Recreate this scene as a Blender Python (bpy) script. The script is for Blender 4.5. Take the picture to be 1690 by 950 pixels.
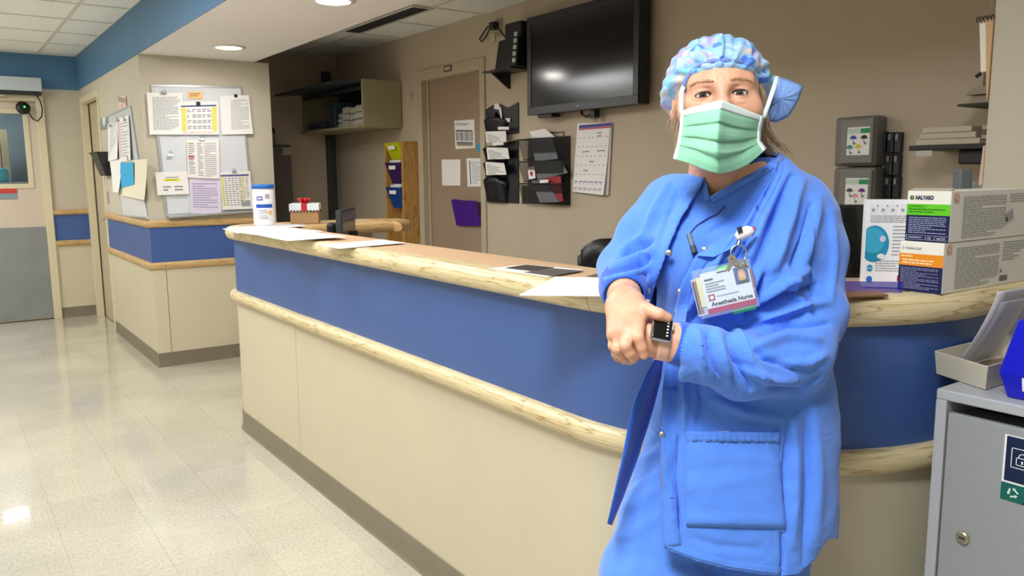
import bpy, bmesh, math, random
import numpy as np
from mathutils import Vector, Matrix
random.seed(7); rng = np.random.default_rng(7)
for o in list(bpy.data.objects): bpy.data.objects.remove(o, do_unlink=True)
scn = bpy.context.scene
COL = scn.collection

# ------------------------------------------------------------------ camera
FPX = 1320.0                                   # focal length in pixels of the 1690x950 frame
YAW, PITCH, ROLL = [math.radians(v) for v in (35.6, 8.1, -0.475)]
CAMZ = 1.4
def cam_axes():
    f = np.array([math.sin(YAW)*math.cos(PITCH), math.cos(YAW)*math.cos(PITCH), -math.sin(PITCH)])
    r = np.array([math.cos(YAW), -math.sin(YAW), 0.0]); u = np.cross(r, f)
    return math.cos(ROLL)*r+math.sin(ROLL)*u, -math.sin(ROLL)*r+math.cos(ROLL)*u, f
CR, CU, CF = cam_axes()
CP = np.array([0, 0, CAMZ])
cam = bpy.data.cameras.new('camera'); cam.sensor_width = 36; cam.lens = 36*FPX/1690; cam.clip_start = 0.05
camo = bpy.data.objects.new('camera', cam); COL.objects.link(camo)
mw = Matrix.Identity(4)
for i in range(3):
    mw[i][0], mw[i][1], mw[i][2], mw[i][3] = CR[i], CU[i], -CF[i], CP[i]
camo.matrix_world = mw
scn.camera = camo
scn.view_settings.view_transform = 'Standard'; scn.view_settings.look = 'None'
scn.view_settings.gamma = 1; scn.view_settings.use_curve_mapping = False
scn.view_settings.exposure = 0.0
# ------------------------------------------------------------------ world
w = bpy.data.worlds.new('world'); scn.world = w; w.use_nodes = True
w.node_tree.nodes['Background'].inputs[0].default_value = (1, .95, .88, 1)
w.node_tree.nodes['Background'].inputs[1].default_value = 0.05

# ------------------------------------------------------------------ pixels and points
def ray(px, py): return CR*(px-845)/FPX - CU*(py-475)/FPX + CF
def P(px, py, d): return CP + d*ray(px, py)                      # point at depth d along the view axis
def onz(px, py, z): d = ray(px, py); return CP + d*(z-CAMZ)/d[2]
def onx(px, py, X): d = ray(px, py); return CP + d*X/d[0]
def ony(px, py, Y): d = ray(px, py); return CP + d*Y/d[1]
def pix(p):
    d = np.asarray(p, float)-CP; c = d@CF
    return np.stack([845+FPX*(d@CR)/c, 475-FPX*(d@CU)/c], -1)

# ------------------------------------------------------------------ colours and materials
def lin(c):
    if isinstance(c, str): c = tuple(int(c[i:i+2], 16) for i in (0, 2, 4))
    c = [v/255 for v in c]
    return tuple((v/12.92 if v <= .04045 else ((v+.055)/1.055)**2.4) for v in c)
MATS = {}
def mat(name, col, rough=.6, metal=0, noise=0, nscale=30, bump=0, bscale=200, coat=0, spec=.5, alpha=1, trans=0, emit=0, sheen=0, stretch=None, sss=0):
    if name in MATS: return MATS[name]
    m = bpy.data.materials.new(name); m.use_nodes = True; nt = m.node_tree; b = nt.nodes['Principled BSDF']
    c = lin(col)
    b.inputs['Base Color'].default_value = (*c, 1); b.inputs['Roughness'].default_value = rough
    b.inputs['Metallic'].default_value = metal; b.inputs['Specular IOR Level'].default_value = spec
    b.inputs['Coat Weight'].default_value = coat; b.inputs['Alpha'].default_value = alpha
    b.inputs['Transmission Weight'].default_value = trans
    if sheen: b.inputs['Sheen Weight'].default_value = sheen
    if sss:
        b.inputs['Subsurface Weight'].default_value = sss; b.inputs['Subsurface Radius'].default_value = (.012, .005, .003); b.inputs['Subsurface Scale'].default_value = 1
    if emit:
        b.inputs['Emission Color'].default_value = (*c, 1); b.inputs['Emission Strength'].default_value = emit
    def co():
        t = nt.nodes.new('ShaderNodeTexCoord'); mp = nt.nodes.new('ShaderNodeMapping')
        nt.links.new(t.outputs['Object'], mp.inputs[0])
        if stretch: mp.inputs['Scale'].default_value = stretch
        return mp.outputs[0]
    if noise:
        n = nt.nodes.new('ShaderNodeTexNoise'); n.inputs['Scale'].default_value = nscale; n.inputs['Detail'].default_value = 6
        nt.links.new(co(), n.inputs['Vector'])
        r = nt.nodes.new('ShaderNodeMapRange'); r.inputs[1].default_value = .3; r.inputs[2].default_value = .7
        r.inputs[3].default_value = 1-noise; r.inputs[4].default_value = 1+noise
        nt.links.new(n.outputs[0], r.inputs[0])
        mx = nt.nodes.new('ShaderNodeMix'); mx.data_type = 'RGBA'; mx.blend_type = 'MULTIPLY'; mx.inputs[0].default_value = 1
        mx.inputs[6].default_value = (*c, 1); nt.links.new(r.outputs[0], mx.inputs[7]); nt.links.new(mx.outputs[2], b.inputs['Base Color'])
    if bump:
        n = nt.nodes.new('ShaderNodeTexNoise'); n.inputs['Scale'].default_value = bscale; n.inputs['Detail'].default_value = 3
        nt.links.new(co(), n.inputs['Vector'])
        bp = nt.nodes.new('ShaderNodeBump'); bp.inputs['Strength'].default_value = bump; bp.inputs['Distance'].default_value = .002
        nt.links.new(n.outputs[0], bp.inputs['Height']); nt.links.new(bp.outputs[0], b.inputs['Normal'])
    MATS[name] = m; return m
def print_mat():
    if 'print' in MATS: return MATS['print']
    m = bpy.data.materials.new('print'); m.use_nodes = True; nt = m.node_tree; b = nt.nodes['Principled BSDF']
    a = nt.nodes.new('ShaderNodeAttribute'); a.attribute_name = 'Col'
    nt.links.new(a.outputs['Color'], b.inputs['Base Color']); b.inputs['Roughness'].default_value = .55; b.inputs['Specular IOR Level'].default_value = .3
    MATS['print'] = m; return m
def ramp(nt, fac, stops):
    r = nt.nodes.new('ShaderNodeValToRGB'); e = r.color_ramp.elements
    while len(e) < len(stops): e.new(.5)
    for el, (p, c) in zip(e, stops): el.position = p; el.color = (*lin(c), 1)
    nt.links.new(fac, r.inputs[0]); return r.outputs[0]
def oak(name, cols, rough=.38):
    """grain that runs along the u of the UV map (metres)"""
    if name in MATS: return MATS[name]
    m = bpy.data.materials.new(name); m.use_nodes = True; nt = m.node_tree; b = nt.nodes['Principled BSDF']
    uv = nt.nodes.new('ShaderNodeTexCoord'); mp = nt.nodes.new('ShaderNodeMapping'); mp.inputs['Scale'].default_value = (1.3, 14, 1)
    nt.links.new(uv.outputs['UV'], mp.inputs[0])
    n1 = nt.nodes.new('ShaderNodeTexNoise'); n1.inputs['Scale'].default_value = 2.6; n1.inputs['Detail'].default_value = 2; n1.inputs['Roughness'].default_value = .45
    nt.links.new(mp.outputs[0], n1.inputs['Vector'])
    mul = nt.nodes.new('ShaderNodeMath'); mul.operation = 'MULTIPLY'; mul.inputs[1].default_value = 9; nt.links.new(n1.outputs[0], mul.inputs[0])
    fr = nt.nodes.new('ShaderNodeMath'); fr.operation = 'PINGPONG'; fr.inputs[1].default_value = 1; nt.links.new(mul.outputs[0], fr.inputs[0])
    c1 = ramp(nt, fr.outputs[0], [(0, cols[2]), (.10, cols[1]), (.35, cols[0]), (1, cols[0])])
    mp2 = nt.nodes.new('ShaderNodeMapping'); mp2.inputs['Scale'].default_value = (8, 420, 1); nt.links.new(uv.outputs['UV'], mp2.inputs[0])
    n2 = nt.nodes.new('ShaderNodeTexNoise'); n2.inputs['Scale'].default_value = 1; n2.inputs['Detail'].default_value = 4; nt.links.new(mp2.outputs[0], n2.inputs['Vector'])
    c2 = ramp(nt, n2.outputs[0], [(.3, (205, 190, 160)), (.5, (255, 255, 255)), (1, (255, 255, 255))])
    mx = nt.nodes.new('ShaderNodeMix'); mx.data_type = 'RGBA'; mx.blend_type = 'MULTIPLY'; mx.inputs[0].default_value = .8
    nt.links.new(c1, mx.inputs[6]); nt.links.new(c2, mx.inputs[7]); nt.links.new(mx.outputs[2], b.inputs['Base Color'])
    b.inputs['Roughness'].default_value = rough; b.inputs['Coat Weight'].default_value = .15; b.inputs['Coat Roughness'].default_value = .25
    MATS[name] = m; return m

# ------------------------------------------------------------------ mesh building
def wl(o):
    v = Vector((0, 0, 0))
    while o is not None: v += o.location; o = o.parent
    return v
class MB:
    def __init__(s): s.v = []; s.f = []; s.c = []; s.uv = None
    def add(s, vs, fs, col=None):
        n = len(s.v); s.v += [tuple(map(float, p)) for p in vs]; s.f += [tuple(i+n for i in f) for f in fs]; s.c += [col]*len(fs); return s
    def box(s, x0, x1, y0, y1, z0, z1, col=None):
        return s.hexa([(x0, y0, z0), (x1, y0, z0), (x1, y1, z0), (x0, y1, z0)], [(x0, y0, z1), (x1, y0, z1), (x1, y1, z1), (x0, y1, z1)], col)
    def hexa(s, a, b, col=None):
        n = len(a)
        return s.add(list(a)+list(b), [tuple(range(n))[::-1], tuple(range(n, 2*n))]+[(i, (i+1) % n, n+(i+1) % n, n+i) for i in range(n)], col)
    def obox(s, c, ax, hs, col=None):
        c = np.array(c, float); ax = [np.array(a, float)/np.linalg.norm(a) for a in ax]
        q = [c+sx*ax[0]*hs[0]+sy*ax[1]*hs[1]-ax[2]*hs[2] for sx, sy in ((-1, -1), (1, -1), (1, 1), (-1, 1))]
        return s.hexa(q, [p+2*ax[2]*hs[2] for p in q], col)
    def prism(s, poly, off, col=None):
        off = np.array(off, float); a = [np.array(p, float) for p in poly]
        return s.hexa(a, [p+off for p in a], col)
    def poly(s, pts, col=None): return s.add(pts, [tuple(range(len(pts)))], col)
    def tube(s, path, r, n=10, cap=True, col=None, closed=False):
        path = [np.array(p, float) for p in path]; m = len(path)
        rs = r if hasattr(r, '__len__') else [r]*m
        vs = []; prev = None
        for i in range(m):
            if closed: t = path[(i+1) % m]-path[i-1]
            else: t = path[min(i+1, m-1)]-path[max(i-1, 0)]
            t = t/(np.linalg.norm(t)+1e-12)
            if prev is None:
                a = np.array([0, 0, 1.0]) if abs(t[2]) < .9 else np.array([1.0, 0, 0])
                prev = np.cross(t, a)
            prev = prev-t*(prev@t); prev /= np.linalg.norm(prev); bn = np.cross(t, prev)
            for k in range(n):
                an = 2*math.pi*k/n; vs.append(path[i]+rs[i]*(math.cos(an)*prev+math.sin(an)*bn))
        fs = [(i*n+k, i*n+(k+1) % n, (i+1)*n+(k+1) % n, (i+1)*n+k) for i in range(m-1) for k in range(n)]
        if closed: fs += [((m-1)*n+k, (m-1)*n+(k+1) % n, (k+1) % n, k) for k in range(n)]
        elif cap: fs += [tuple(range(n))[::-1], tuple(range((m-1)*n, m*n))]
        return s.add(vs, fs, col)
    def lathe(s, prof, c, axis=(0, 0, 1), n=32, col=None, cap=True):
        ax = np.array(axis, float); ax /= np.linalg.norm(ax); a = np.array([1.0, 0, 0]) if abs(ax[0]) < .9 else np.array([0, 1.0, 0])
        e1 = np.cross(ax, a); e1 /= np.linalg.norm(e1); e2 = np.cross(ax, e1); c = np.array(c, float); vs = []
        for r, h in prof:
            for k in range(n):
                t = 2*math.pi*k/n; vs.append(c+ax*h+r*(math.cos(t)*e1+math.sin(t)*e2))
        m = len(prof)
        fs = [(i*n+k, i*n+(k+1) % n, (i+1)*n+(k+1) % n, (i+1)*n+k) for i in range(m-1) for k in range(n)]
        if cap: fs += [tuple(range(n))[::-1], tuple(range((m-1)*n, m*n))]
        return s.add(vs, fs, col)
    def grid(s, pts, col=None, closed_u=False):
        """pts[i][j]"""
        m, n = len(pts), len(pts[0]); vs = [p for r in pts for p in r]
        fs = [(i*n+j, i*n+(j+1) % n, (i+1)*n+(j+1) % n, (i+1)*n+j) for i in range(m-1) for j in range(n if closed_u else n-1)]
        return s.add(vs, fs, col)
    def fbox(s, F, u0, u1, v0, v1, w0, w1, col=None):
        return s.hexa([F.p(u0, v0, w0), F.p(u1, v0, w0), F.p(u1, v1, w0), F.p(u0, v1, w0)], [F.p(u0, v0, w1), F.p(u1, v0, w1), F.p(u1, v1, w1), F.p(u0, v1, w1)], col)
    def fquad(s, F, u0, u1, v0, v1, w, col=None):
        return s.poly([F.p(u0, v0, w), F.p(u1, v0, w), F.p(u1, v1, w), F.p(u0, v1, w)], col)
    def fdisc(s, F, u, v, r, w, col=None, n=20, ry=None, a0=0, a1=None):
        a1 = 2*math.pi if a1 is None else a1; full = abs(a1-a0) > 6.28
        pts = [F.p(u+r*math.cos(a0+(a1-a0)*k/n), v+(ry or r)*math.sin(a0+(a1-a0)*k/n), w) for k in range(n if full else n+1)]
        return s.poly(pts, col)
    def text(s, F, txt, u, v, w, size, col, align='LEFT', width=None, bold=0, shear=0):
        c = bpy.data.curves.new('t', 'FONT'); c.body = txt; c.size = size; c.align_x = align; c.resolution_u = 2; c.offset = bold; c.shear = shear
        o = bpy.data.objects.new('t', c); COL.objects.link(o)
        me = o.to_mesh(); vs = [tuple(q.co) for q in me.vertices]; fs = [tuple(q.vertices) for q in me.polygons]
        k = 1
        if width and vs: k = width/(max(q[0] for q in vs)-min(q[0] for q in vs))
        s.add([F.p(u+q[0]*k, v+q[1], w) for q in vs], fs, col)
        o.to_mesh_clear(); bpy.data.objects.remove(o); bpy.data.curves.remove(c); return s
    def lines(s, F, u0, u1, v0, v1, n, col, w=.0012, th=.45, fill=.8, words=True, seed=None):
        """n ragged rows of print between v1 (top) and v0"""
        R = random.Random(seed if seed is not None else len(s.f)); dv = (v1-v0)/n; W = u1-u0
        for i in range(n):
            vc = v1-(i+.5)*dv; e = u0+W*(1 if R.random() < .6 else R.uniform(fill*.5, 1)); u = u0
            if not words: s.fquad(F, u0, e, vc-dv*th/2, vc+dv*th/2, w, col); continue
            while u < e-W*.02:
                l = min(e-u, W*R.uniform(.05, .16)); s.fquad(F, u, u+l, vc-dv*th/2, vc+dv*th/2, w, col); u += l+W*.018
        return s
    def build(s, name, m, parent=None, smooth=False, bevel=0, seg=2, label=None, cat=None, group=None, kind=None, solid=0, subsurf=0, weld=False):
        me = bpy.data.meshes.new(name); o = bpy.data.objects.new(name, me)
        vs = np.array(s.v, float) if len(s.v) else np.zeros((0, 3))
        if parent is not None: off = np.array(wl(parent))
        else:
            off = np.array([(vs[:, 0].min()+vs[:, 0].max())/2, (vs[:, 1].min()+vs[:, 1].max())/2, vs[:, 2].min()]); o.location = off
        me.from_pydata((vs-off).tolist(), [], s.f)
        if any(c is not None for c in s.c):
            at = me.color_attributes.new('Col', 'FLOAT_COLOR', 'CORNER'); arr = []
            for f, c in zip(s.f, s.c):
                q = (*lin(c), 1) if c is not None else (1, 1, 1, 1); arr += list(q)*len(f)
            at.data.foreach_set('color', arr)
        if s.uv is not None:
            l = me.uv_layers.new(name='UVMap'); a = np.array(s.uv, float)
            li = np.zeros(len(me.loops), int); me.loops.foreach_get('vertex_index', li); l.data.foreach_set('uv', a[li].ravel())
        if weld:
            bm = bmesh.new(); bm.from_mesh(me); bmesh.ops.remove_doubles(bm, verts=bm.verts, dist=1e-5); bmesh.ops.recalc_face_normals(bm, faces=bm.faces); bm.to_mesh(me); bm.free()
        if smooth: me.polygons.foreach_set('use_smooth', [True]*len(me.polygons))
        me.materials.append(m); COL.objects.link(o); o.parent = parent
        if solid: q = o.modifiers.new('solid', 'SOLIDIFY'); q.thickness = solid; q.offset = 0
        if bevel: q = o.modifiers.new('bevel', 'BEVEL'); q.width = bevel; q.segments = seg; q.limit_method = 'ANGLE'; q.angle_limit = math.radians(40); q.harden_normals = False
        if subsurf: q = o.modifiers.new('sub', 'SUBSURF'); q.levels = subsurf; q.render_levels = subsurf
        tag(o, label, cat, group, kind); return o
def tag(o, label=None, cat=None, group=None, kind=None):
    if label: o['label'] = label
    if cat: o['category'] = cat
    if group: o['group'] = group
    if kind: o['kind'] = kind
    return o
def thing(name, loc, label=None, cat=None, group=None, kind=None):
    o = bpy.data.objects.new(name, None); COL.objects.link(o); o.location = Vector([float(v) for v in loc]); o.empty_display_size = .05
    return tag(o, label, cat, group, kind)
class Fr:
    """a flat frame: u to the right as one faces it, v up, w out of it"""
    def __init__(s, o, u, v, w): s.o, s.u, s.v, s.w = [np.array(q, float) for q in (o, u, v, w)]
    def p(s, u, v, w=0): return s.o+s.u*u+s.v*v+s.w*w
    def uv(s, px, py, w=0):
        d = ray(px, py); o = s.o+s.w*w; t = ((o-CP)@s.w)/(d@s.w); q = CP+d*t-o
        return float(q@s.u), float(q@s.v)
    def rot(s, u, v, ang, w=0):
        c, sn = math.cos(ang), math.sin(ang); return Fr(s.p(u, v, w), s.u*c+s.v*sn, -s.u*sn+s.v*c, s.w)
def FX(X): return Fr((X, 0, 0), (0, -1, 0), (0, 0, 1), (-1, 0, 0))      # wall facing -X
def FY(Y): return Fr((0, Y, 0), (1, 0, 0), (0, 0, 1), (0, -1, 0))       # wall facing -Y
# ================================================================== materials of the place
WALL = mat('wall_paint', (198, 190, 172), .7, noise=.03, nscale=4, bump=.05, bscale=300)
WALLB = mat('wall_paint_station', (192, 178, 156), .7, noise=.03, nscale=4, bump=.05, bscale=300)
CREAM = mat('cream_laminate', (212, 202, 174), .45, noise=.02, nscale=8)
PANEL = mat('cream_panel', (211, 201, 174), .42, noise=.025, nscale=3)
TRIMP = mat('cream_frame_paint', (218, 208, 176), .4)
BLUEW = mat('blue_band_paint', (78, 122, 160), .55, noise=.03, nscale=3)
BLUEP = mat('blue_laminate', (66, 96, 158), .4, noise=.03, nscale=2)
BASE = mat('vinyl_base', (126, 117, 98), .4, noise=.06, nscale=9)
OAK = oak('oak_trim', ((226, 209, 165), (210, 189, 140), (170, 146, 100)))
OAKD = oak('oak_rail', ((208, 174, 120), (196, 160, 104), (168, 130, 80)))
WHITE = mat('white_paint', (236, 232, 226), .6)
SOFF = mat('soffit_white', (244, 240, 238), .7)
CTILE = mat('ceiling_tile', (246, 248, 246), .85, noise=.05, nscale=40, bump=.2, bscale=150)
TBAR = mat('ceiling_grid', (214, 212, 204), .5)
DARK = mat('dark_metal', (40, 42, 48), .45)
BLACK = mat('black_plastic', (22, 23, 26), .4)
STEEL = mat('brushed_steel', (178, 182, 186), .35, metal=.85)
PAPER = mat('paper_white', (240, 238, 236), .65)
GREYM = mat('grey_metal', (140, 142, 142), .45)

def floor_mat():
    m = bpy.data.materials.new('floor_tile_vinyl'); m.use_nodes = True; nt = m.node_tree; b = nt.nodes['Principled BSDF']
    g = nt.nodes.new('ShaderNodeNewGeometry'); oi = nt.nodes.new('ShaderNodeObjectInfo')
    mp = nt.nodes.new('ShaderNodeMapping'); mp.inputs['Scale'].default_value = (1, .55, 1); nt.links.new(g.outputs['Position'], mp.inputs[0])
    n = nt.nodes.new('ShaderNodeTexNoise'); n.inputs['Scale'].default_value = 95; n.inputs['Detail'].default_value = 5; n.inputs['Roughness'].default_value = .6; nt.links.new(mp.outputs[0], n.inputs['Vector'])
    c1 = ramp(nt, n.outputs[0], [(.28, (184, 176, 156)), (.40, (205, 199, 184)), (.56, (213, 208, 194)), (.74, (224, 220, 210))])
    n2 = nt.nodes.new('ShaderNodeTexNoise'); n2.inputs['Scale'].default_value = 1.7; n2.inputs['Detail'].default_value = 3; nt.links.new(g.outputs['Position'], n2.inputs['Vector'])
    c2 = ramp(nt, n2.outputs[0], [(.3, (232, 230, 226)), (.7, (255, 252, 246))])
    c3 = ramp(nt, oi.outputs['Random'], [(0, (247, 247, 246)), (1, (255, 255, 255))])
    def mul(a, c):
        x = nt.nodes.new('ShaderNodeMix'); x.data_type = 'RGBA'; x.blend_type = 'MULTIPLY'; x.inputs[0].default_value = 1
        nt.links.new(a, x.inputs[6]); nt.links.new(c, x.inputs[7]); return x.outputs[2]
    nt.links.new(mul(mul(c1, c2), c3), b.inputs['Base Color'])
    b.inputs['Roughness'].default_value = .2; b.inputs['Coat Weight'].default_value = .6; b.inputs['Coat Roughness'].default_value = .05
    n3 = nt.nodes.new('ShaderNodeTexNoise'); n3.inputs['Scale'].default_value = 14; n3.inputs['Detail'].default_value = 2; nt.links.new(g.outputs['Position'], n3.inputs['Vector'])
    bp = nt.nodes.new('ShaderNodeBump'); bp.inputs['Strength'].default_value = .06; bp.inputs['Distance'].default_value = .004
    nt.links.new(n3.outputs[0], bp.inputs['Height']); nt.links.new(bp.outputs[0], b.inputs['Normal']); nt.links.new(bp.outputs[0], b.inputs['Coat Normal'])
    return m
FLOORM = floor_mat()
XB, XS, YF, XC = 3.2, 1.25, 9.1, 1.295       # back wall, side wall and soffit face, far wall, counter face
ZC, ZS, ZI = 2.58, 2.26, 2.5                 # corridor ceiling, soffit underside, station ceiling
XL, YB = -1.25, -2.6
COLX, COLY = 2.5, 1.118                      # column face and its far corner

# ------------------------------------------------------------------ floor
fl = MB().box(XL-.1, XB+.1, YB-.1, YF+2.0, -.08, -.004).build('floor', mat('floor_joint', (196, 188, 168), .5), kind='structure')
T = .3048
tm = None; rest = MB()
for i in range(-5, 12):
    for j in range(-9, 37):
        x0, y0 = -.02+i*T, -.1+j*T
        if x0+T > XB or y0 > YF+1.6: continue
        near = (-.1 < x0+T and x0 < 1.3 and 1.7 < y0 < 9.3) or (1.2 < x0 < 2.2 and 4.2 < y0 < 6.4)
        near = near and (x0+T) > .03*y0
        if not near:
            rest.box(x0+.0003, x0+T-.0003, y0+.0003, y0+T-.0003, -.004, 0); continue
        if tm is None:
            o = MB().box(x0+.0003, x0+T-.0003, y0+.0003, y0+T-.0003, -.004, 0).build('floor_tile', FLOORM, fl); tm = o; bx, by = x0, y0
        else:
            o = tm.copy(); COL.objects.link(o); o.parent = fl; o.location = tm.location+Vector((x0-bx, y0-by, 0))
rest.build('floor_tile_field', FLOORM, fl, kind='stuff')

# ------------------------------------------------------------------ ceilings and soffit
def ceiling(xs, ys, z, skip=(), zup=.08):
    c = MB().box(xs[0], xs[-1], ys[0], ys[-1], z+.02, z+zup).build('ceiling', SOFF, kind='structure')
    cells = {}
    for i in range(len(xs)-1):
        for j in range(len(ys)-1):
            if (i, j) in skip: continue
            dx, dy = xs[i+1]-xs[i], ys[j+1]-ys[j]; key = (round(dx, 3), round(dy, 3))
            if key not in cells:
                o = MB().box(xs[i]+.008, xs[i+1]-.008, ys[j]+.008, ys[j+1]-.008, z+.002, z+.02).build('ceiling_tile', CTILE, c, bevel=.003, seg=1); cells[key] = (o, xs[i], ys[j])
            else:
                o0, a, b = cells[key]; o = o0.copy(); COL.objects.link(o); o.parent = c; o.location = o0.location+Vector((xs[i]-a, ys[j]-b, 0))
    for x in xs: MB().box(x-.012, x+.012, ys[0], ys[-1], z-.004, z+.004).build('grid_bar', TBAR, c)
    for y in ys: MB().box(xs[0], xs[-1], y-.012, y+.012, z-.003, z+.003).build('grid_bar', TBAR, c)
    return c
cys = [YB+k*.655 for k in range(18)]; cys = [8.98-.655*k for k in range(18)][::-1]; cys = [YB-.02]+[y for y in cys if y > YB+.1]+[YF]
ceiling([XL, -.387, .268, .923, XS], cys, ZC)
sys_ = [5.371+.58*k for k in range(-8, 4)]
ceiling([2.065, 2.21, 2.79, XB], [YB]+[y for y in sys_ if y > YB+.1]+[7.3], ZI)
MB().box(XS, 2.065, YB, YF+.02, ZS, ZC+.08).build('soffit', SOFF, kind='structure')
MB().box(XS-.006, XS, YB, YF, ZS-.004, ZC).build('trim_1', BLUEW, kind='structure')           # blue face of the soffit
MB().box(XL, XS-.006, YF-.006, YF, ZS-.006, ZC).build('trim_2', BLUEW, kind='structure')      # blue band over the far door

cv_ = thing('ceiling_vent', (2.73, 5.34, ZI-.02), 'long dark air vent in the station ceiling next to the soffit', 'vent')
MB().box(2.655, 2.80, 4.80, 5.90, ZI-.006, ZI-.0045).build('backing', mat('vent_dark', (40, 38, 38), .7), cv_)
vf = MB()
for q in ((2.645, 2.66, 4.79, 5.91), (2.795, 2.81, 4.79, 5.91), (2.66, 2.795, 4.79, 4.805), (2.66, 2.795, 5.895, 5.91)): vf.box(*q, ZI-.012, ZI-.0045)
vf.build('frame', TBAR, cv_)
for k in range(5): MB().box(2.675+.025*k, 2.679+.025*k, 4.806, 5.894, ZI-.012, ZI-.006).build('slat', mat('vent_slat', (66, 62, 60), .6), cv_)
# ------------------------------------------------------------------ walls
MB().box(XL-.1, XL, YB, YF, 0, ZC+.08).build('wall_left', WALL, kind='structure')
MB().box(XL-.1, XB+.1, YB-.1, YB, 0, ZC+.08).build('wall_behind', WALL, kind='structure')
FF = FY(YF)
DL, DR = -.05, .866                                            # far door leaf, frame to .935
wf = MB(); wf.box(.935, XS, YF, YF+.12, 0, ZC+.08); wf.box(XL, DL-.07, YF, YF+.12, 0, ZC+.08); wf.box(DL-.07, .935, YF, YF+.12, 2.2, ZC+.08)
wf.build('wall_far', WALL, kind='structure')
# block with the notice boards: corridor side and end face
SY0, SY1 = 6.24, 7.97
wb = MB(); wb.box(XS, 2.06, SY0, SY0+.12, 0, ZS); wb.box(XS, XS+.12, SY0+.12, SY1, 0, ZS); wb.box(XS, 2.18, 9.02, YF+.1, 0, ZS); wb.box(XS, XS+.12, SY1, 9.02, 2.17, ZS)
wb.box(2.06, 2.18, SY0, 7.3, 0, ZS)
wside = wb.build('wall_side', WALL, kind='structure')
MB().box(2.0, XB+.1, 7.3, 7.42, 0, ZC).build('wall_alcove', WALLB, kind='structure')
DY0, DY1 = 4.815, 5.67                                          # station door opening
wbk = MB(); wbk.box(XB, XB+.12, YB, DY0, 0, ZC); wbk.box(XB, XB+.12, DY1, 7.42, 0, ZC); wbk.box(XB, XB+.12, DY0, DY1, 2.14, ZC)
wbk.build('wall_back', WALLB, kind='structure')
MB().box(COLX, XB, -.6, COLY, 0, ZC).build('wall_column', WALL, kind='structure', bevel=.004)

# ------------------------------------------------------------------ protection rails of the side block and far wall
def sweep(name, m, path, prof, parent=None, closed_prof=True, kind=None, cap=True, uvs=1.0, **kw):
    """profile (out, z) swept along a path of (x, y) on the left-hand outside"""
    path = [np.array(p, float) for p in path]; n = len(path); vs = []; uv = []; L = 0
    for i in range(n):
        t = path[min(i+1, n-1)]-path[max(i-1, 0)]; t /= np.linalg.norm(t)
        if 0 < i < n-1:
            t1 = (path[i]-path[i-1])/np.linalg.norm(path[i]-path[i-1]); k = 1/max(.3, t@t1)
        else: k = 1
        nrm = np.array([t[1], -t[0]])*k
        if i: L += np.linalg.norm(path[i]-path[i-1])
        acc = 0
        for j, (o, z) in enumerate(prof):
            if j: acc += math.hypot(o-prof[j-1][0], z-prof[j-1][1])
            q = path[i]+nrm*o; vs.append((q[0], q[1], z)); uv.append((L, acc))
    k = len(prof); fs = [(i*k+j, i*k+(j+1) % k, (i+1)*k+(j+1) % k, (i+1)*k+j) for i in range(n-1) for j in range(k if closed_prof else k-1)]
    if cap: fs += [tuple(range(k))[::-1], tuple(range((n-1)*k, n*k))]
    b = MB(); b.add(vs, fs); b.uv = uv
    o = b.build(name, m, parent, smooth=True, kind=kind, **kw)
    md = o.modifiers.new('edge', 'EDGE_SPLIT'); md.split_angle = math.radians(50)
    return o
def bull(z0, z1, out, back=0.0, n=8):
    zc, h = (z0+z1)/2, (z1-z0)/2
    return [(back, z0)]+[(out-h*.8+h*.8*math.cos(a), zc+h*math.sin(a)) for a in np.linspace(-math.pi/2, math.pi/2, n)]+[(back, z1)]
# paths run so that the outside is on the right-hand side (nrm = (ty,-tx))
pA = [(XS, SY1), (XS, SY0)]; pB = [(XS, SY0), (2.06, SY0)]
def outp(p): return [(x, y) for x, y in p][::1]
side_path = [(XS, SY1), (XS, SY0), (2.06, SY0)]
def rail_set(path, far=False):
    path = path[::-1] if False else path
    sgn = 1
    for z0, z1 in ((1.035, 1.088), (.728, .782)):
        sweep('trim_rail', OAKD, path, [(sgn*o, z) for o, z in bull(z0, z1, .034)], kind='structure')
    sweep('trim_blue_band', BLUEP, path, [(sgn*o, z) for o, z in [(0, .78), (.006, .78), (.006, 1.037), (0, 1.037)]], kind='structure')
    sweep('trim_panel', PANEL, path, [(sgn*o, z) for o, z in [(0, .10), (.004, .10), (.004, .73), (0, .73)]], kind='structure')
    sweep('baseboard', BASE, path, [(sgn*o, z) for o, z in [(0, 0), (.012, 0), (.006, .012), (.006, .106), (0, .108)]], kind='structure')
rail_set(side_path)
rail_set([(.937, YF), (XS, YF)])
MB().box(XS+.085, XS+.0875, SY0-.0052, SY0-.0035, .108, .73).build('trim_panel_joint', mat('joint_line', (96, 86, 70), .8), kind='structure')
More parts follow.
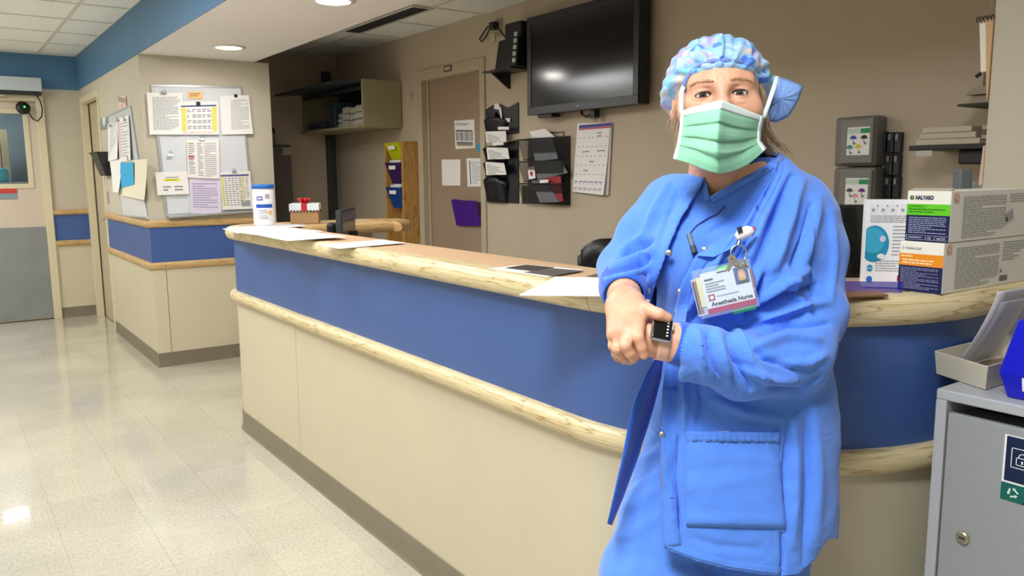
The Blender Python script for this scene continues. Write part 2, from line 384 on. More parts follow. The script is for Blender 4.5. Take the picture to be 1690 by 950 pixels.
# ================================================================== lamps of the place
EMIT = mat('lamp_diffuser', (255, 250, 240), .5, emit=6.0)
def area(name, loc, sx, sy, power, col, parent):
    l = bpy.data.lights.new(name, 'AREA'); l.shape = 'RECTANGLE'; l.size = sx; l.size_y = sy; l.energy = power; l.color = col
    o = bpy.data.objects.new(name, l); COL.objects.link(o); o.parent = parent; o.location = Vector(loc)-wl(parent); return o
def troffer(x, y, z, sx, sy, power, lab, col=(.91, .955, 1)):
    t = thing('ceiling_light', (x, y, z-.03), lab, 'light', 'fluorescent ceiling panels')
    f = MB(); a, b = sx/2+.02, sy/2+.02
    for q in ((x-a, x+a, y-b, y-b+.03), (x-a, x+a, y+b-.03, y+b), (x-a, x-a+.03, y-b, y+b), (x+a-.03, x+a, y-b, y+b)): f.box(*q, z-.02, z+.01)
    f.build('frame', WHITE, t)
    MB().box(x-a+.03, x+a-.03, y-b+.03, y+b-.03, z-.012, z+.004).build('diffuser', EMIT, t)
    area('lamp', (x, y, z-.035), sx, sy, power, col, t)
LK = 1.0
for k, (xx, yy, pw) in enumerate(((-.71, 7.6, 44), (-.06, 4.3, 36), (.595, 2.6, 16), (-.06, .35, 60))):  # first panel is an added, unseen fill that brightens the far corridor
    troffer(xx, yy, ZC, .58, 1.2 if yy > 1 else .58, pw*LK, 'recessed fluorescent ceiling panel, %s above the corridor floor' % ('farthest, added as unseen fill,', 'second farthest', 'second nearest', 'nearest')[k])
def downlight(x, y, power, lab, z=ZS):
    t = thing('downlight', (x, y, z-.01), lab, 'light', 'round downlights in the soffit')
    MB().lathe([(.085, .004), (.108, .004), (.110, -.006), (.085, -.010)], (x, y, z), n=32, cap=False).build('trim_ring', WHITE, t, smooth=True)
    MB().lathe([(.0, .0), (.085, .0), (.085, -.004), (0, -.004)], (x, y, z-.001), n=32, cap=False).build('lens', mat('downlight_lens', (255, 244, 224), .4, emit=9), t)
    l = bpy.data.lights.new('lamp', 'AREA'); l.shape = 'DISK'; l.size = .16; l.energy = power; l.color = (1, .95, .90)
    o = bpy.data.objects.new('lamp', l); COL.objects.link(o); o.parent = t; o.location = Vector((x, y, z-.014))-wl(t)
dl = onz(375, 77, ZS)
for k, yy in enumerate((5.60, 3.86)):
    downlight(1.69, yy, 7.0*LK, 'round recessed downlight in the white soffit, %s' % ('closest to the notice board', 'cut by the top of the frame')[k])

# ================================================================== the counter
ZT = 1.128
CR0 = .65; CCX, CCY = XC+CR0, 1.52
def cpath(off=0, y_end=4.62, x_end=2.2, inner=False):
    """outer face of the counter: wing end -> far corner -> front -> near curve -> column"""
    pts = []; r = .26
    cx, cy = XC+r, y_end-r
    pts += [(x, y_end) for x in np.linspace(x_end, cx, 5)]
    pts += [(cx-r*math.sin(a), cy+r*math.cos(a)) for a in np.linspace(0, math.pi/2, 10)[1:]]
    ys = list(np.linspace(cy, CCY, 14))[1:]
    pts += [(XC, y) for y in ys]
    pts += [(CCX-CR0*math.cos(a), CCY-CR0*math.sin(a)) for a in np.linspace(0, math.pi/2, 22)[1:]]
    pts += [(x, CCY-CR0) for x in np.linspace(CCX, COLX-.001, 4)[1:]]
    return pts
CP_ = cpath()
ctr = thing('nurse_station_counter', (1.9, 3.0, 0), 'long curved reception counter with blue band, cream panels and oak edging', 'counter')
def clen(pts): return np.concatenate([[0], np.cumsum([math.dist(a, b) for a, b in zip(pts, pts[1:])])])
def cut(pts, y_far, y_near=None, s0=None, s1=None):
    L = clen(pts); a = s0 if s0 is not None else 0; b = s1 if s1 is not None else L[-1]
    f = lambda s: tuple(np.array([np.interp(s, L, [p[0] for p in pts]), np.interp(s, L, [p[1] for p in pts])]))
    return [f(a)]+[p for p, l in zip(pts, L) if a+1e-4 < l < b-1e-4]+[f(b)]
LT = clen(CP_); S_front = LT[13]          # arc length where the straight front begins
def s_at_y(y): return S_front+(CP_[13][1]-y)
j_top = [s_at_y(3.72), s_at_y(1.45)]; j_low = [s_at_y(1.72)]; j_pan = [s_at_y(3.53)]
def split(js): 
    e = [0]+js+[LT[-1]]; return [(a+(.0008 if i else 0), b-(.0008 if i < len(e)-2 else 0)) for i, (a, b) in enumerate(zip(e, e[1:]))]
for a, b in split(j_top): sweep('edge_trim', OAK, cut(CP_, 0, s0=a, s1=b), bull(1.066, ZT+.002, .042, -.035, 12), ctr)
for a, b in split(j_low): sweep('lower_trim', OAK, cut(CP_, 0, s0=a, s1=b), bull(.728, .784, .034, -.01, 12), ctr)
sweep('blue_band', BLUEP, CP_, [(-.02, .77), (0, .77), (0, 1.075), (-.02, 1.075)], ctr)
for a, b in split(j_pan): sweep('panel', PANEL, cut(CP_, 0, s0=a+(.0030 if a else 0), s1=b), [(-.02, .09), (0, .09), (0, .735), (-.02, .735)], ctr)
sweep('panel_backing', mat('joint_line', (96, 86, 70)), CP_, [(-.03, .02), (-.006, .02), (-.006, 1.1), (-.03, 1.1)], ctr)
sweep('vinyl_base', BASE, CP_, [(-.02, 0), (.016, 0), (.012, .004), (.006, .016), (.005, .105), (-.02, .107)], ctr)
# laminate top with the wing at the far end
LAM = mat('peach_laminate', (222, 184, 146), .38, noise=.03, nscale=6)
def offs(p, d):
    out = []; n = len(p)
    for i in range(n):
        t = np.array(p[min(i+1, n-1)])-np.array(p[max(i-1, 0)]); t /= np.linalg.norm(t); out.append((p[i][0]+t[1]*d, p[i][1]-t[0]*d))
    return out
oo = offs(CP_, -.02); k0 = 13
inn = [(1.54, 4.275), (1.54, CCY+.05)]+[(CCX-(CR0-.245)*math.cos(a), CCY-(CR0-.245)*math.sin(a)) for a in np.linspace(.1, math.pi/2, 14)]+[(COLX-.001, CCY-CR0+.245)]
ol = [p for p in oo]
poly = ol+inn[::-1]+[(2.2, 4.275)]
top = MB(); top.prism([(x, y, ZT-.03) for x, y in poly], (0, 0, .03)); top.build('top', LAM, ctr)
wing = [(1.545, 4.29), (1.8, 4.29), (2.19, 4.29)]+[(2.19+.165*math.sin(a), 4.455-.165*math.cos(a)) for a in np.linspace(0, math.pi, 12)]
sweep('edge_trim', OAKD, wing, bull(1.066, ZT+.002, .034, -.02, 10), ctr)
MB().box(1.62, 2.1, 4.36, 4.56, .0, 1.08).build('wing_support', CREAM, ctr)
# low work surface inside the station
MB().box(XC+.02, 1.98, 1.9, 4.25, .72, .76).build('desk_surface', LAM, ctr, bevel=.004)
for yy in (1.95, 3.0, 4.2): MB().box(XC+.02, 1.92, yy-.012, yy+.012, 0, .72).build('desk_support', CREAM, ctr)
# ================================================================== helpers for flat things
PR = print_mat()
INK = (120, 122, 130); INKD = (70, 72, 82)
def quadfr(F, q, w):
    """frame whose origin is the lower-left corner of a pixel quad (TL,TR,BR,BL) on frame F"""
    pts = [np.array(F.p(*F.uv(x, y, w), w)) for x, y in q]
    u = pts[2]-pts[3]; W = np.linalg.norm(u); v = pts[0]-pts[3]; Hh = np.linalg.norm(v)
    return Fr(pts[3], u/W, v/Hh, F.w), W, Hh, pts
def sheet(F, q, w, name, label, cat, prt=None, th=.0012, m=None, group=None, curl=0.0, parent=None):
    """a sheet of paper on frame F from its pixel corners; prt(mb, fr, W, H) adds the print"""
    f, W, Hh, pts = quadfr(F, q, w)
    n = 6; g0 = []
    for i in range(n+1):
        row = []
        for j in range(n+1):
            a, b = j/n, i/n
            p = (pts[3]*(1-a)+pts[2]*a)*(1-b)+(pts[0]*(1-a)+pts[1]*a)*b
            row.append(p+F.w*(curl*((1-b)**2)*(.4+.6*a)))
        g0.append(row)
    mb = MB(); mb.grid(g0)
    nn = len(mb.v); g1 = [[p+F.w*th for p in r] for r in g0]; mb.grid(g1)
    k = n+1; ring = [j for j in range(k)]+[i*k+n for i in range(1, k)]+[n*k+j for j in range(n-1, -1, -1)]+[i*k for i in range(n-1, 0, -1)]
    mb.f += [(a, b, nn+b, nn+a) for a, b in zip(ring, ring[1:]+ring[:1])]; mb.c += [None]*len(ring)
    o = mb.build(name, m or PAPER, parent, label=label, cat=cat, group=group)
    if prt:
        pm = MB(); prt(pm, f, W, Hh)
        # follow the curl
        vs = []
        for p in pm.v:
            p = np.array(p); dd = p-f.o; a = (dd@f.u)/W; b = min(1, max(0, (dd@f.v)/Hh))
            base = (pts[3]*(1-a)+pts[2]*a)*(1-b)+(pts[0]*(1-a)+pts[1]*a)*b
            vs.append(tuple(base+F.w*(curl*((1-b)**2)*(.4+.6*a)+th+.0006)))
        pm.v = vs; pm.build('print', PR, o, kind='stuff' if len(pm.f) > 10 else None)
    return o
def P_text(rows, col=INK, m=(.12, .1, .1, .1), head=None):
    def f(mb, fr, W, Hh):
        mb.lines(fr, W*m[0], W*(1-m[2]), Hh*m[3], Hh*(1-m[1]), rows, col, w=0, seed=rows)
        if head: mb.fquad(fr, W*.2, W*.75, Hh*.91, Hh*.95, 0, head)
    return f
def clip(F, px, py, w, label, s=.020):
    """magnetic bulldog clip"""
    u, v = F.uv(px, py, w); t = thing('magnetic_clip', F.p(u, v-s, w), label, 'clip', 'magnetic clips on the notice boards')
    mb = MB(); mb.hexa([F.p(u-s, v-s*.7, w), F.p(u+s, v-s*.7, w), F.p(u+s*.8, v, w), F.p(u-s*.8, v, w)], [F.p(u-s, v-s*.7, w+.012), F.p(u+s, v-s*.7, w+.012), F.p(u+s*.8, v, w+.006), F.p(u-s*.8, v, w+.006)])
    mb.build('jaw', STEEL, t, bevel=.001, seg=1)
    MB().tube([F.p(u-s*.45, v, w+.006), F.p(u-s*.4, v+s*.7, w+.010), F.p(u, v+s, w+.012), F.p(u+s*.4, v+s*.7, w+.010), F.p(u+s*.45, v, w+.006)], .0022, 6).build('lever', STEEL, t, smooth=True)
    return t

# ================================================================== big notice board on the end of the side block
FN = FY(SY0)
bq = [(248, 139), (398, 147), (418, 347), (273, 357)]
f, W, Hh, pts = quadfr(FN, bq, 0)
wb_ = thing('whiteboard', np.array(pts[3])+(pts[2]-pts[3])/2, 'magnetic whiteboard covered with notices on the wall above the oak rail', 'whiteboard')
ALU = mat('aluminium_frame', (196, 200, 202), .35, metal=.5); BOARD = mat('whiteboard_enamel', (222, 226, 232), .18)
def board(fr, W, Hh, root, w1=.016, b=.018):
    MB().fbox(fr, 0, W, 0, Hh, .002, w1-.004).build('writing_surface', BOARD, root)
    for (u0, u1, v0, v1) in ((0, W, 0, b), (0, W, Hh-b, Hh), (0, b, b, Hh-b), (W-b, W, b, Hh-b)):
        MB().fbox(fr, u0, u1, v0, v1, .001, w1).build('frame_rail', ALU, root, bevel=.002)
board(f, W, Hh, wb_)
MB().fbox(f, W*.02, W*.98, -.012, .004, .0, .05).build('pen_tray', ALU, wb_, bevel=.002)
for k in (0, W*.55):
    MB().fbox(f, k, k+.012, Hh*.72, Hh*.74, .012, .017).build('frame_joint', ALU, wb_) if False else None
def P_sched(mb, fr, W, Hh):
    mb.fquad(fr, W*.06, W*.94, Hh*.84, Hh*.88, 0, (40, 60, 130))
    mb.fquad(fr, W*.06, W*.18, Hh*.10, Hh*.82, 0, (226, 222, 120)); mb.fquad(fr, W*.82, W*.95, Hh*.10, Hh*.82, 0, (226, 222, 120))
    for i in range(4):
        for j in range(7): mb.lines(fr, W*(.08+.125*j), W*(.18+.125*j), Hh*(.16+.17*i), Hh*(.27+.17*i), 2, (120, 120, 150), w=.0004, words=False, seed=i*7+j)
    mb.lines(fr, W*.08, W*.94, Hh*.02, Hh*.09, 1, (230, 190, 190), w=0)
def P_tbl(mb, fr, W, Hh):
    for i, c in ((.93, (224, 214, 90)), (.82, (224, 214, 90)), (.58, (200, 60, 60)), (.52, (220, 120, 120)), (.40, (110, 150, 120))): mb.fquad(fr, W*.05, W*.22, Hh*(i-.03), Hh*i, 0, c)
    mb.lines(fr, W*.05, W*.25, Hh*.1, Hh*.93, 16, (150, 150, 160), w=.0004, seed=2); mb.lines(fr, W*.33, W*.50, Hh*.05, Hh*.93, 18, (150, 150, 160), w=0, seed=3); mb.lines(fr, W*.55, W*.92, Hh*.05, Hh*.93, 18, (170, 168, 175), w=0, seed=4)
def P_yel(mb, fr, W, Hh):
    mb.fquad(fr, W*.24, W*.76, Hh*.60, Hh*.70, 0, (236, 224, 60)); mb.lines(fr, W*.3, W*.7, Hh*.72, Hh*.80, 1, INK, w=0); mb.lines(fr, W*.25, W*.75, Hh*.61, Hh*.69, 1, (130, 120, 40), w=.0004)
    mb.lines(fr, W*.2, W*.45, Hh*.15, Hh*.42, 2, INK, w=0); mb.lines(fr, W*.55, W*.82, Hh*.15, Hh*.42, 2, INK, w=0)
def P_cal(mb, fr, W, Hh):
    mb.fquad(fr, W*.03, W*.95, Hh*.88, Hh*.93, 0, (96, 100, 150)); mb.fquad(fr, W*.03, W*.11, Hh*.1, Hh*.86, 0, (214, 210, 130)); mb.fquad(fr, W*.68, W*.76, Hh*.2, Hh*.86, 0, (222, 218, 150))
    for j in range(7):
        mb.lines(fr, W*(.14+.115*j), W*(.225+.115*j), Hh*(.1 if j < 5 else .3), Hh*.86, 13, (140, 140, 150), w=.0003, seed=j)
    mb.fquad(fr, W*.62, W*.92, Hh*.08, Hh*.24, 0, (160, 160, 165))
LILAC = mat('lilac_paper', (224, 214, 236), .65)
sheet(FN, [(242, 153), (302, 153), (299, 222), (247, 222)], .020, 'notice_sheet', 'typed white notice at top left of the whiteboard, held by a clip', 'paper', P_text(24, (140, 146, 156)), curl=.012)
sheet(FN, [(363, 158), (411, 157), (417, 221), (366, 222)], .019, 'notice_sheet', 'white typed sheet hanging off the upper right of the whiteboard', 'paper', P_text(20, (170, 172, 180), (.3, .12, .1, .1)), curl=.012)
sheet(FN, [(293, 168), (360, 167), (361, 222), (297, 222)], .024, 'schedule_sheet', 'colour-coded schedule sheet with yellow columns at the top of the whiteboard', 'paper', P_sched, curl=.006)
sheet(FN, [(308, 231), (361, 229), (362, 295), (310, 293)], .024, 'notice_sheet', 'white list with red and yellow marks in the middle of the whiteboard', 'paper', P_tbl, curl=.008)
sheet(FN, [(256, 284), (309, 282), (312, 320), (260, 322)], .024, 'notice_sheet', 'small white notice with a yellow highlighted line, lower left of the whiteboard', 'paper', P_yel, curl=.008)
sheet(FN, [(312, 294), (363, 294), (365, 352), (314, 352)], .019, 'notice_sheet', 'pale lilac typed sheet at the bottom middle of the whiteboard', 'paper', P_text(11, (170, 160, 196), (.1, .12, .1, .15)), m=LILAC)
sheet(FN, [(362, 284), (412, 282), (417, 344), (367, 346)], .020, 'calendar_sheet', 'thick stack of calendar grid sheets at lower right of the whiteboard', 'calendar', P_cal, th=.012, curl=.01)
sheet(FN, [(310, 151), (335, 151), (335, 163), (311, 163)], .0165, 'name_label', 'small orange label at the top of the whiteboard', 'label', lambda mb, fr, W, Hh: mb.lines(fr, W*.08, W*.9, Hh*.25, Hh*.8, 2, (170, 100, 50), w=0), m=mat('orange_label', (240, 200, 140), .6))
for a, b, l in ((270, 152, 'steel clip on the typed notice at top left of the whiteboard'), (333, 228, 'steel clip holding the list in the middle of the whiteboard'), (281, 254, 'empty steel clip on the bare left of the whiteboard'), (386, 282, 'steel clip holding the calendar sheets on the whiteboard')): clip(FN, a, b, .026, l)
u, v = FN.uv(327, 171, .026); MB().fbox(FN, u-.014, u+.014, v-.014, v+.014, .0255, .033).build('magnet', BLACK, label='square black magnet on the schedule sheet', cat='magnet', bevel=.002)
u, v = FN.uv(389, 158, .024); MB().lathe([(.012, 0), (.013, .004), (.010, .010)], FN.p(u, v, .0215), (0, -1, 0), 18).build('magnet', BLACK, smooth=False, label='round dark magnet on the upper right sheet of the whiteboard', cat='magnet')

# ================================================================== smaller board on the corridor side
FS = FX(XS)
f, W, Hh, pts = quadfr(FS, [(180, 191), (216, 181), (246, 361), (205, 357)], 0)
sb = thing('whiteboard', np.array(pts[3]), 'narrow whiteboard on the corridor side wall, full of papers', 'whiteboard')
board(f, W, Hh, sb, .014, .016)
sheet(FS, [(178, 204), (193, 200), (198, 262), (180, 266)], .018, 'notice_sheet', 'white sheet at the left of the corridor whiteboard', 'paper', P_text(12, (190, 196, 206)), curl=.02)
sheet(FS, [(193, 196), (212, 190), (218, 264), (199, 268)], .020, 'notice_sheet', 'white sheet with a pink line on the corridor whiteboard', 'paper', lambda mb, fr, W, Hh: (mb.fquad(fr, W*.1, W*.17, Hh*.1, Hh*.95, 0, (236, 160, 160)), mb.lines(fr, W*.25, W*.9, Hh*.1, Hh*.9, 12, (190, 190, 200), w=0)), curl=.01)
sheet(FS, [(181, 264), (200, 262), (202, 318), (189, 316)], .024, 'notice_sheet', 'white sheet hanging low at the left edge of the corridor whiteboard', 'paper', None, curl=.03)
sheet(FS, [(203, 265), (243, 262), (242, 330), (200, 322)], .020, 'notice_sheet', 'blank cream sheet at the bottom of the corridor whiteboard', 'paper', None, m=mat('cream_paper', (236, 228, 206), .7), curl=.015)
sheet(FS, [(199, 269), (220, 267), (221, 304), (198, 310)], .030, 'notice_sheet', 'bright blue sheet on the corridor whiteboard', 'paper', None, m=mat('sky_blue_paper', (40, 172, 226), .6))
for a, b, l in ((182, 206, 'dark clip at the left sheet of the corridor whiteboard'), (195, 197, 'dark clip at the top of the corridor whiteboard'), (206, 196, 'second dark clip at the top of the corridor whiteboard'), (212, 260, 'dark clip near the blue sheet on the corridor whiteboard')): clip(FS, a, b, .026, l, .022)
sheet(FS, [(196, 159), (208, 157), (209, 178), (198, 181)], .004, 'wall_sign', 'small pink and brown picture sign above the corridor whiteboard', 'sign', lambda mb, fr, W, Hh: (mb.fquad(fr, 0, W, Hh*.6, Hh, 0, (170, 150, 140)), mb.fquad(fr, W*.3, W*.7, Hh*.1, Hh*.5, 0, (220, 170, 170))), m=mat('pink_sign', (232, 206, 198), .6), th=.004)
sheet(FS, [(166, 196), (178, 193), (179, 211), (167, 214)], .004, 'wall_sign', 'small grey green plate beside the corridor door frame', 'sign', lambda mb, fr, W, Hh: mb.fdisc(fr, W*.55, Hh*.7, W*.18, 0, (230, 235, 232)), m=mat('grey_green_plate', (140, 156, 146), .4), th=.006)
u0, v1 = FS.uv(157, 255, .02); u1, v0 = FS.uv(182, 290, .02)
fh = thing('file_holder', FS.p((u0+u1)/2, v0, 0), 'black plastic file holder on the wall below the grey plate', 'file holder')
u0 = max(u0, -7.93)
MB().hexa([FS.p(u0+.05, v0, .002), FS.p(u1-.03, v0, .002), FS.p(u1-.03, v0, .05), FS.p(u0+.05, v0, .05)], [FS.p(u0, v1, .002), FS.p(u1, v1, .002), FS.p(u1, v1, .11), FS.p(u0, v1, .11)]).build('body', BLACK, fh, bevel=.006)
MB().fbox(FS, u0-.01, u1+.01, v1-.004, v1+.008, .0, .118).build('rim', BLACK, fh, bevel=.003)
u, v = FS.uv(179, 325, .0); MB().fbox(FS, u-.012, u+.012, v-.06, v+.05, 0, .006).build('wall_switch_plate', GREYM, label='narrow grey plate low on the corridor side wall', cat='plate')

# ================================================================== door in the side wall and far door
dd = MB(); fr_ = .055
dd.box(XS-.012, XS+.05, SY1+.0, SY1+fr_, 0, 2.17); dd.box(XS-.012, XS+.05, 9.02-fr_-.04, 9.02, 0, 2.17); dd.box(XS-.012, XS+.05, SY1+fr_, 9.02-fr_-.04, 2.11, 2.17)
d1 = thing('door_1', (XS, 8.5, 0), kind='structure')
dd.build('door_frame', TRIMP, d1, bevel=.004)
MB().box(XS+.06, XS+.10, SY1+fr_, 8.92, .01, 2.11).build('door_leaf', mat('door_beige', (196, 182, 156), .5), d1)
hd = MB(); hd.lathe([(.028, 0), (.028, .01)], (XS+.06, 8.06, 1.02), (-1, 0, 0), 18); hd.tube([(XS+.055, 8.06, 1.02), (XS+.0, 8.06, 1.02), (XS-.005, 8.17, 1.02)], .009, 8)
hd.build('door_handle', STEEL, d1, smooth=True)
d2 = thing('door_2', (.4, YF, 0), kind='structure')
fm = MB(); fm.box(.868, .937, YF-.03, YF+.10, 0, 2.2); fm.box(DL-.07, DL, YF-.03, YF+.10, 0, 2.2); fm.box(DL, .868, YF-.03, YF+.10, 2.13, 2.2); fm.build('door_frame', TRIMP, d2, bevel=.004)
(wu0, wv0), (wu1, wv1) = FF.uv(-30, 304, -.03), FF.uv(37, 188, -.03)
wu0 = .28; LEAF = mat('door_pinkish_beige', (208, 194, 176), .5)
lf = MB(); lf.box(DL, wu0-.04, YF+.03, YF+.07, .01, 2.13); lf.box(wu1+.04, .868, YF+.03, YF+.07, .01, 2.13); lf.box(wu0-.04, wu1+.04, YF+.03, YF+.07, .01, wv0-.04); lf.box(wu0-.04, wu1+.04, YF+.03, YF+.07, wv1+.04, 2.13)
lf.build('door_leaf', LEAF, d2)
wfm = MB()
for a in ((wu0-.045, wu0, wv0-.045, wv1+.045), (wu1, wu1+.045, wv0-.045, wv1+.045), (wu0, wu1, wv0-.045, wv0), (wu0, wu1, wv1, wv1+.045)): wfm.box(a[0], a[1], YF+.02, YF+.08, a[2], a[3])
wfm.build('window_frame', TRIMP, d2, bevel=.004)
GLASS = mat('door_glass', (235, 245, 245), .02, trans=1.0, spec=.5)
MB().box(wu0, wu1, YF+.047, YF+.053, wv0, wv1).build('window_pane', GLASS, d2)
MB().box(DL+.01, .862, YF+.022, YF+.03, .02, .925).build('kick_plate', mat('kick_plate_grey', (142, 146, 146), .38, metal=.25, noise=.06, nscale=5), d2)
# room seen through the pane
MB().box(-.6, 1.6, YF+1.85, YF+1.95, 0, 2.4).build('wall_beyond', mat('beyond_wall', (150, 170, 180), .7), kind='structure')
troffer(.3, YF+1.0, 2.38, .5, .5, 9, 'unseen ceiling panel added to light the room beyond the far door')  # added lamp, out of view, brightens what shows through the pane
MB().box(-.6, 1.6, YF+.12, YF+1.95, 2.4, 2.45).build('ceiling', SOFF, kind='structure')
lk = thing('storage_locker', (.62, YF+1.3, 0), 'beige ribbed cabinet seen through the far door window', 'cabinet')
for k in range(4): MB().box(.40+k*.075, .468+k*.075, YF+1.2, YF+1.5, 0, 1.92-.05*(3-k)).build('panel', mat('beige_panel', (196, 178, 150), .6), lk)
gb = MB(); gb.lathe([(.0, 0), (.05, 0), (.052, .1), (.04, .14), (0, .142)], (.58, YF+.55, 1.36), n=16, cap=False)
st = MB(); st.box(.40, .90, YF+.40, YF+.72, 1.30, 1.36); st.box(.42, .88, YF+.42, YF+.70, 0, 1.30); st.build('storage_cart', mat('cart_pale', (206, 196, 180), .5), label='pale cart just behind the far door window', cat='cart')
gb.build('soap_bottle', mat('cyan_plastic', (60, 190, 220), .3), smooth=True, label='bright cyan bottle behind the far door window', cat='bottle')
(u0, v1), (u1, v0) = FF.uv(-40, 311, -.02), FF.uv(29, 328, -.02)
sg = MB().fbox(FF, .30, u1, v0, v1, -.029, -.024).build('sign_plate', mat('sign_grey', (130, 150, 158), .5), d2)
MB().fbox(FF, .30, u1, v1-.05, v1, -.0235, -.021).build('red_stripe', mat('sign_red', (196, 60, 52), .5), d2)
# automatic door operator and its sensor
(u0, v1), (u1, v0) = FF.uv(-40, 123, .1), FF.uv(70, 151, .12)
op = thing('door_operator', (.3, YF, v0), 'silver automatic door operator box above the far door', 'door opener')
MB().box(-.1, u1, YF-.125, YF-.0065, v0, v1).build('housing', mat('silver_housing', (198, 208, 214), .35, metal=.3), op, bevel=.006)
MB().box(-.1, u1-.01, YF-.11, YF-.012, v0-.035, v0).build('underside', DARK, op)
MB().box(.15, .62, YF-.09, YF-.06, v0-.06, v0-.036).build('arm', STEEL, op, bevel=.004)
c0 = np.array(ony(60, 157, YF-.06)); sp = [ony(x, y, YF-.07) for x, y in ((60, 157), (67, 168), (70, 180), (69, 192), (62, 200), (54, 196), (49, 188), (46, 183))]
MB().tube(sp, .006, 8).build('cable', BLACK, op, smooth=True)
sc = ony(38, 178, YF-.07); s2 = MB(); a = np.array([.055, 0, -.03])
for k in range(1): s2.lathe([(.0, -.03), (.045, -.028), (.062, -.008), (.062, .012), (.04, .026), (0, .03)], sc, (.25, -.9, .25), 24, cap=False)
s2.build('sensor', BLACK, op, smooth=True)
MB().lathe([(0, 0), (.008, 0), (.008, .004), (0, .004)], np.array(sc)+np.array([.01, -.032, .008]), (.25, -.9, .25), 12, cap=False).build('green_led', mat('green_led', (60, 255, 90), .4, emit=4), op)

# ================================================================== the back wall
FB = FX(XB)
# door
d3 = thing('door_3', (XB, (DY0+DY1)/2, 0), kind='structure')
FRM = mat('door_frame_grey_beige', (186, 172, 148), .5)
fm = MB(); o_ = .05
fm.box(XB-.015, XB+.10, DY0-o_, DY0+.012, 0, 2.21); fm.box(XB-.015, XB+.10, DY1-.012, DY1+o_, 0, 2.21); fm.box(XB-.015, XB+.10, DY0+.012, DY1-.012, 2.128, 2.21)
fm.box(XB+.035, XB+.05, DY1-.03, DY1-.012, 0, 2.128); fm.box(XB+.035, XB+.05, DY0+.012, DY0+.022, 0, 2.128)
fm.build('door_frame', FRM, d3, bevel=.004)
MB().box(XB+.05, XB+.09, DY0+.012, DY1-.012, .01, 2.128).build('door_leaf', mat('door_taupe', (158, 138, 116), .5, noise=.02), d3)
u, v = FB.uv(738, 113, .02); MB().fbox(FB, u-.055, u+.055, v-.022, v+.022, .015, .019).build('number_plate', mat('plate_dark', (70, 66, 60), .4), d3)
MB().fbox(FB, u-.042, u+.042, v-.013, v+.013, .019, .021).build('number_plate_card', mat('plate_pale', (190, 178, 150), .5), d3)
FD = FX(XB+.05)
sheet(FD, [(750, 199), (783, 197), (784, 244), (752, 246)], .002, 'notice_sheet', 'printed chart taped to the taupe door above the blue dot', 'paper', lambda mb, fr, W, Hh: (mb.lines(fr, W*.1, W*.9, Hh*.83, Hh*.93, 2, INKD, w=0), mb.fquad(fr, W*.08, W*.92, Hh*.62, Hh*.68, 0, (90, 90, 100)), mb.fquad(fr, W*.08, W*.92, Hh*.3, Hh*.6, 0, (180, 180, 184)), [mb.fquad(fr, W*q, W*(q+.03), Hh*.3, Hh*.62, .0004, (110, 110, 120)) for q in (.08, .35, .62, .89)], mb.fquad(fr, W*.08, W*.92, Hh*.14, Hh*.27, 0, (130, 130, 134)), mb.fquad(fr, W*.08, W*.92, Hh*.10, Hh*.13, 0, (214, 190, 60))))
sheet(FD, [(729, 263), (760, 263), (760, 306), (730, 306)], .002, 'notice_sheet', 'plain white sheet at the left of the taupe door', 'paper', None)
sheet(FD, [(770, 261), (798.5, 261), (798.5, 307), (772, 308)], .002, 'notice_sheet', 'framed white list at the right edge of the taupe door', 'paper', lambda mb, fr, W, Hh: (mb.fquad(fr, W*.18, W*.24, Hh*.08, Hh*.92, 0, (110, 120, 130)), mb.lines(fr, W*.32, W*.9, Hh*.1, Hh*.9, 16, (170, 174, 180), w=0)))
u, v = FD.uv(790.5, 243.5, 0); MB().lathe([(.0, 0), (.030, 0), (.030, .003), (0, .003)], FD.p(u, v, .0005), (-1, 0, 0), 24, cap=False).build('sticker', mat('blue_sticker', (52, 150, 190), .5), label='round blue sticker on the taupe door', cat='sticker')
pf = thing('file_holder', FD.p(*FD.uv(770, 372), 0), 'purple plastic file holder on the taupe door', 'file holder')
PUR = mat('purple_plastic', (74, 34, 140), .25)
q = [FD.uv(x, y, w) + (w,) for x, y, w in ((745, 330, .07), (784, 331, .085), (796, 373, .03), (754, 372, .02))]
MB().prism([FD.p(*p) for p in q][::-1], (-.004, 0, 0)).build('front', PUR, pf, bevel=.001)
q2 = [FD.uv(x, y, .003) + (.003,) for x, y in ((748, 328), (794, 334), (799, 372), (756, 371))]
MB().prism([FD.p(*p) for p in q2][::-1], (-.003, 0, 0)).build('back', PUR, pf)
MB().hexa([FD.p(*q[3]), FD.p(*q[2]), FD.p(*q2[2]), FD.p(*q2[3])], [np.array(FD.p(*p))+(0, 0, .006) for p in (q[3], q[2], q2[2], q2[3])]).build('bottom', PUR, pf)
MB().prism([FD.p(*q[1]), FD.p(*q[2]), FD.p(*q2[2]), FD.p(*q2[1])], (0, .002, 0)).build('side', mat('purple_clear', (96, 70, 130), .3), pf)
# hook on the wall left of the door
u, v = FB.uv(681, 160, 0); MB().tube([FB.p(u, v+.03, .0), FB.p(u, v+.03, .02), FB.p(u, v-.015, .022), FB.p(u, v-.03, .035), FB.p(u, v-.015, .05)], .006, 8).build('coat_hook', mat('hook_white', (210, 200, 180), .4), smooth=True, label='small pale hook on the wall left of the taupe door', cat='hook')

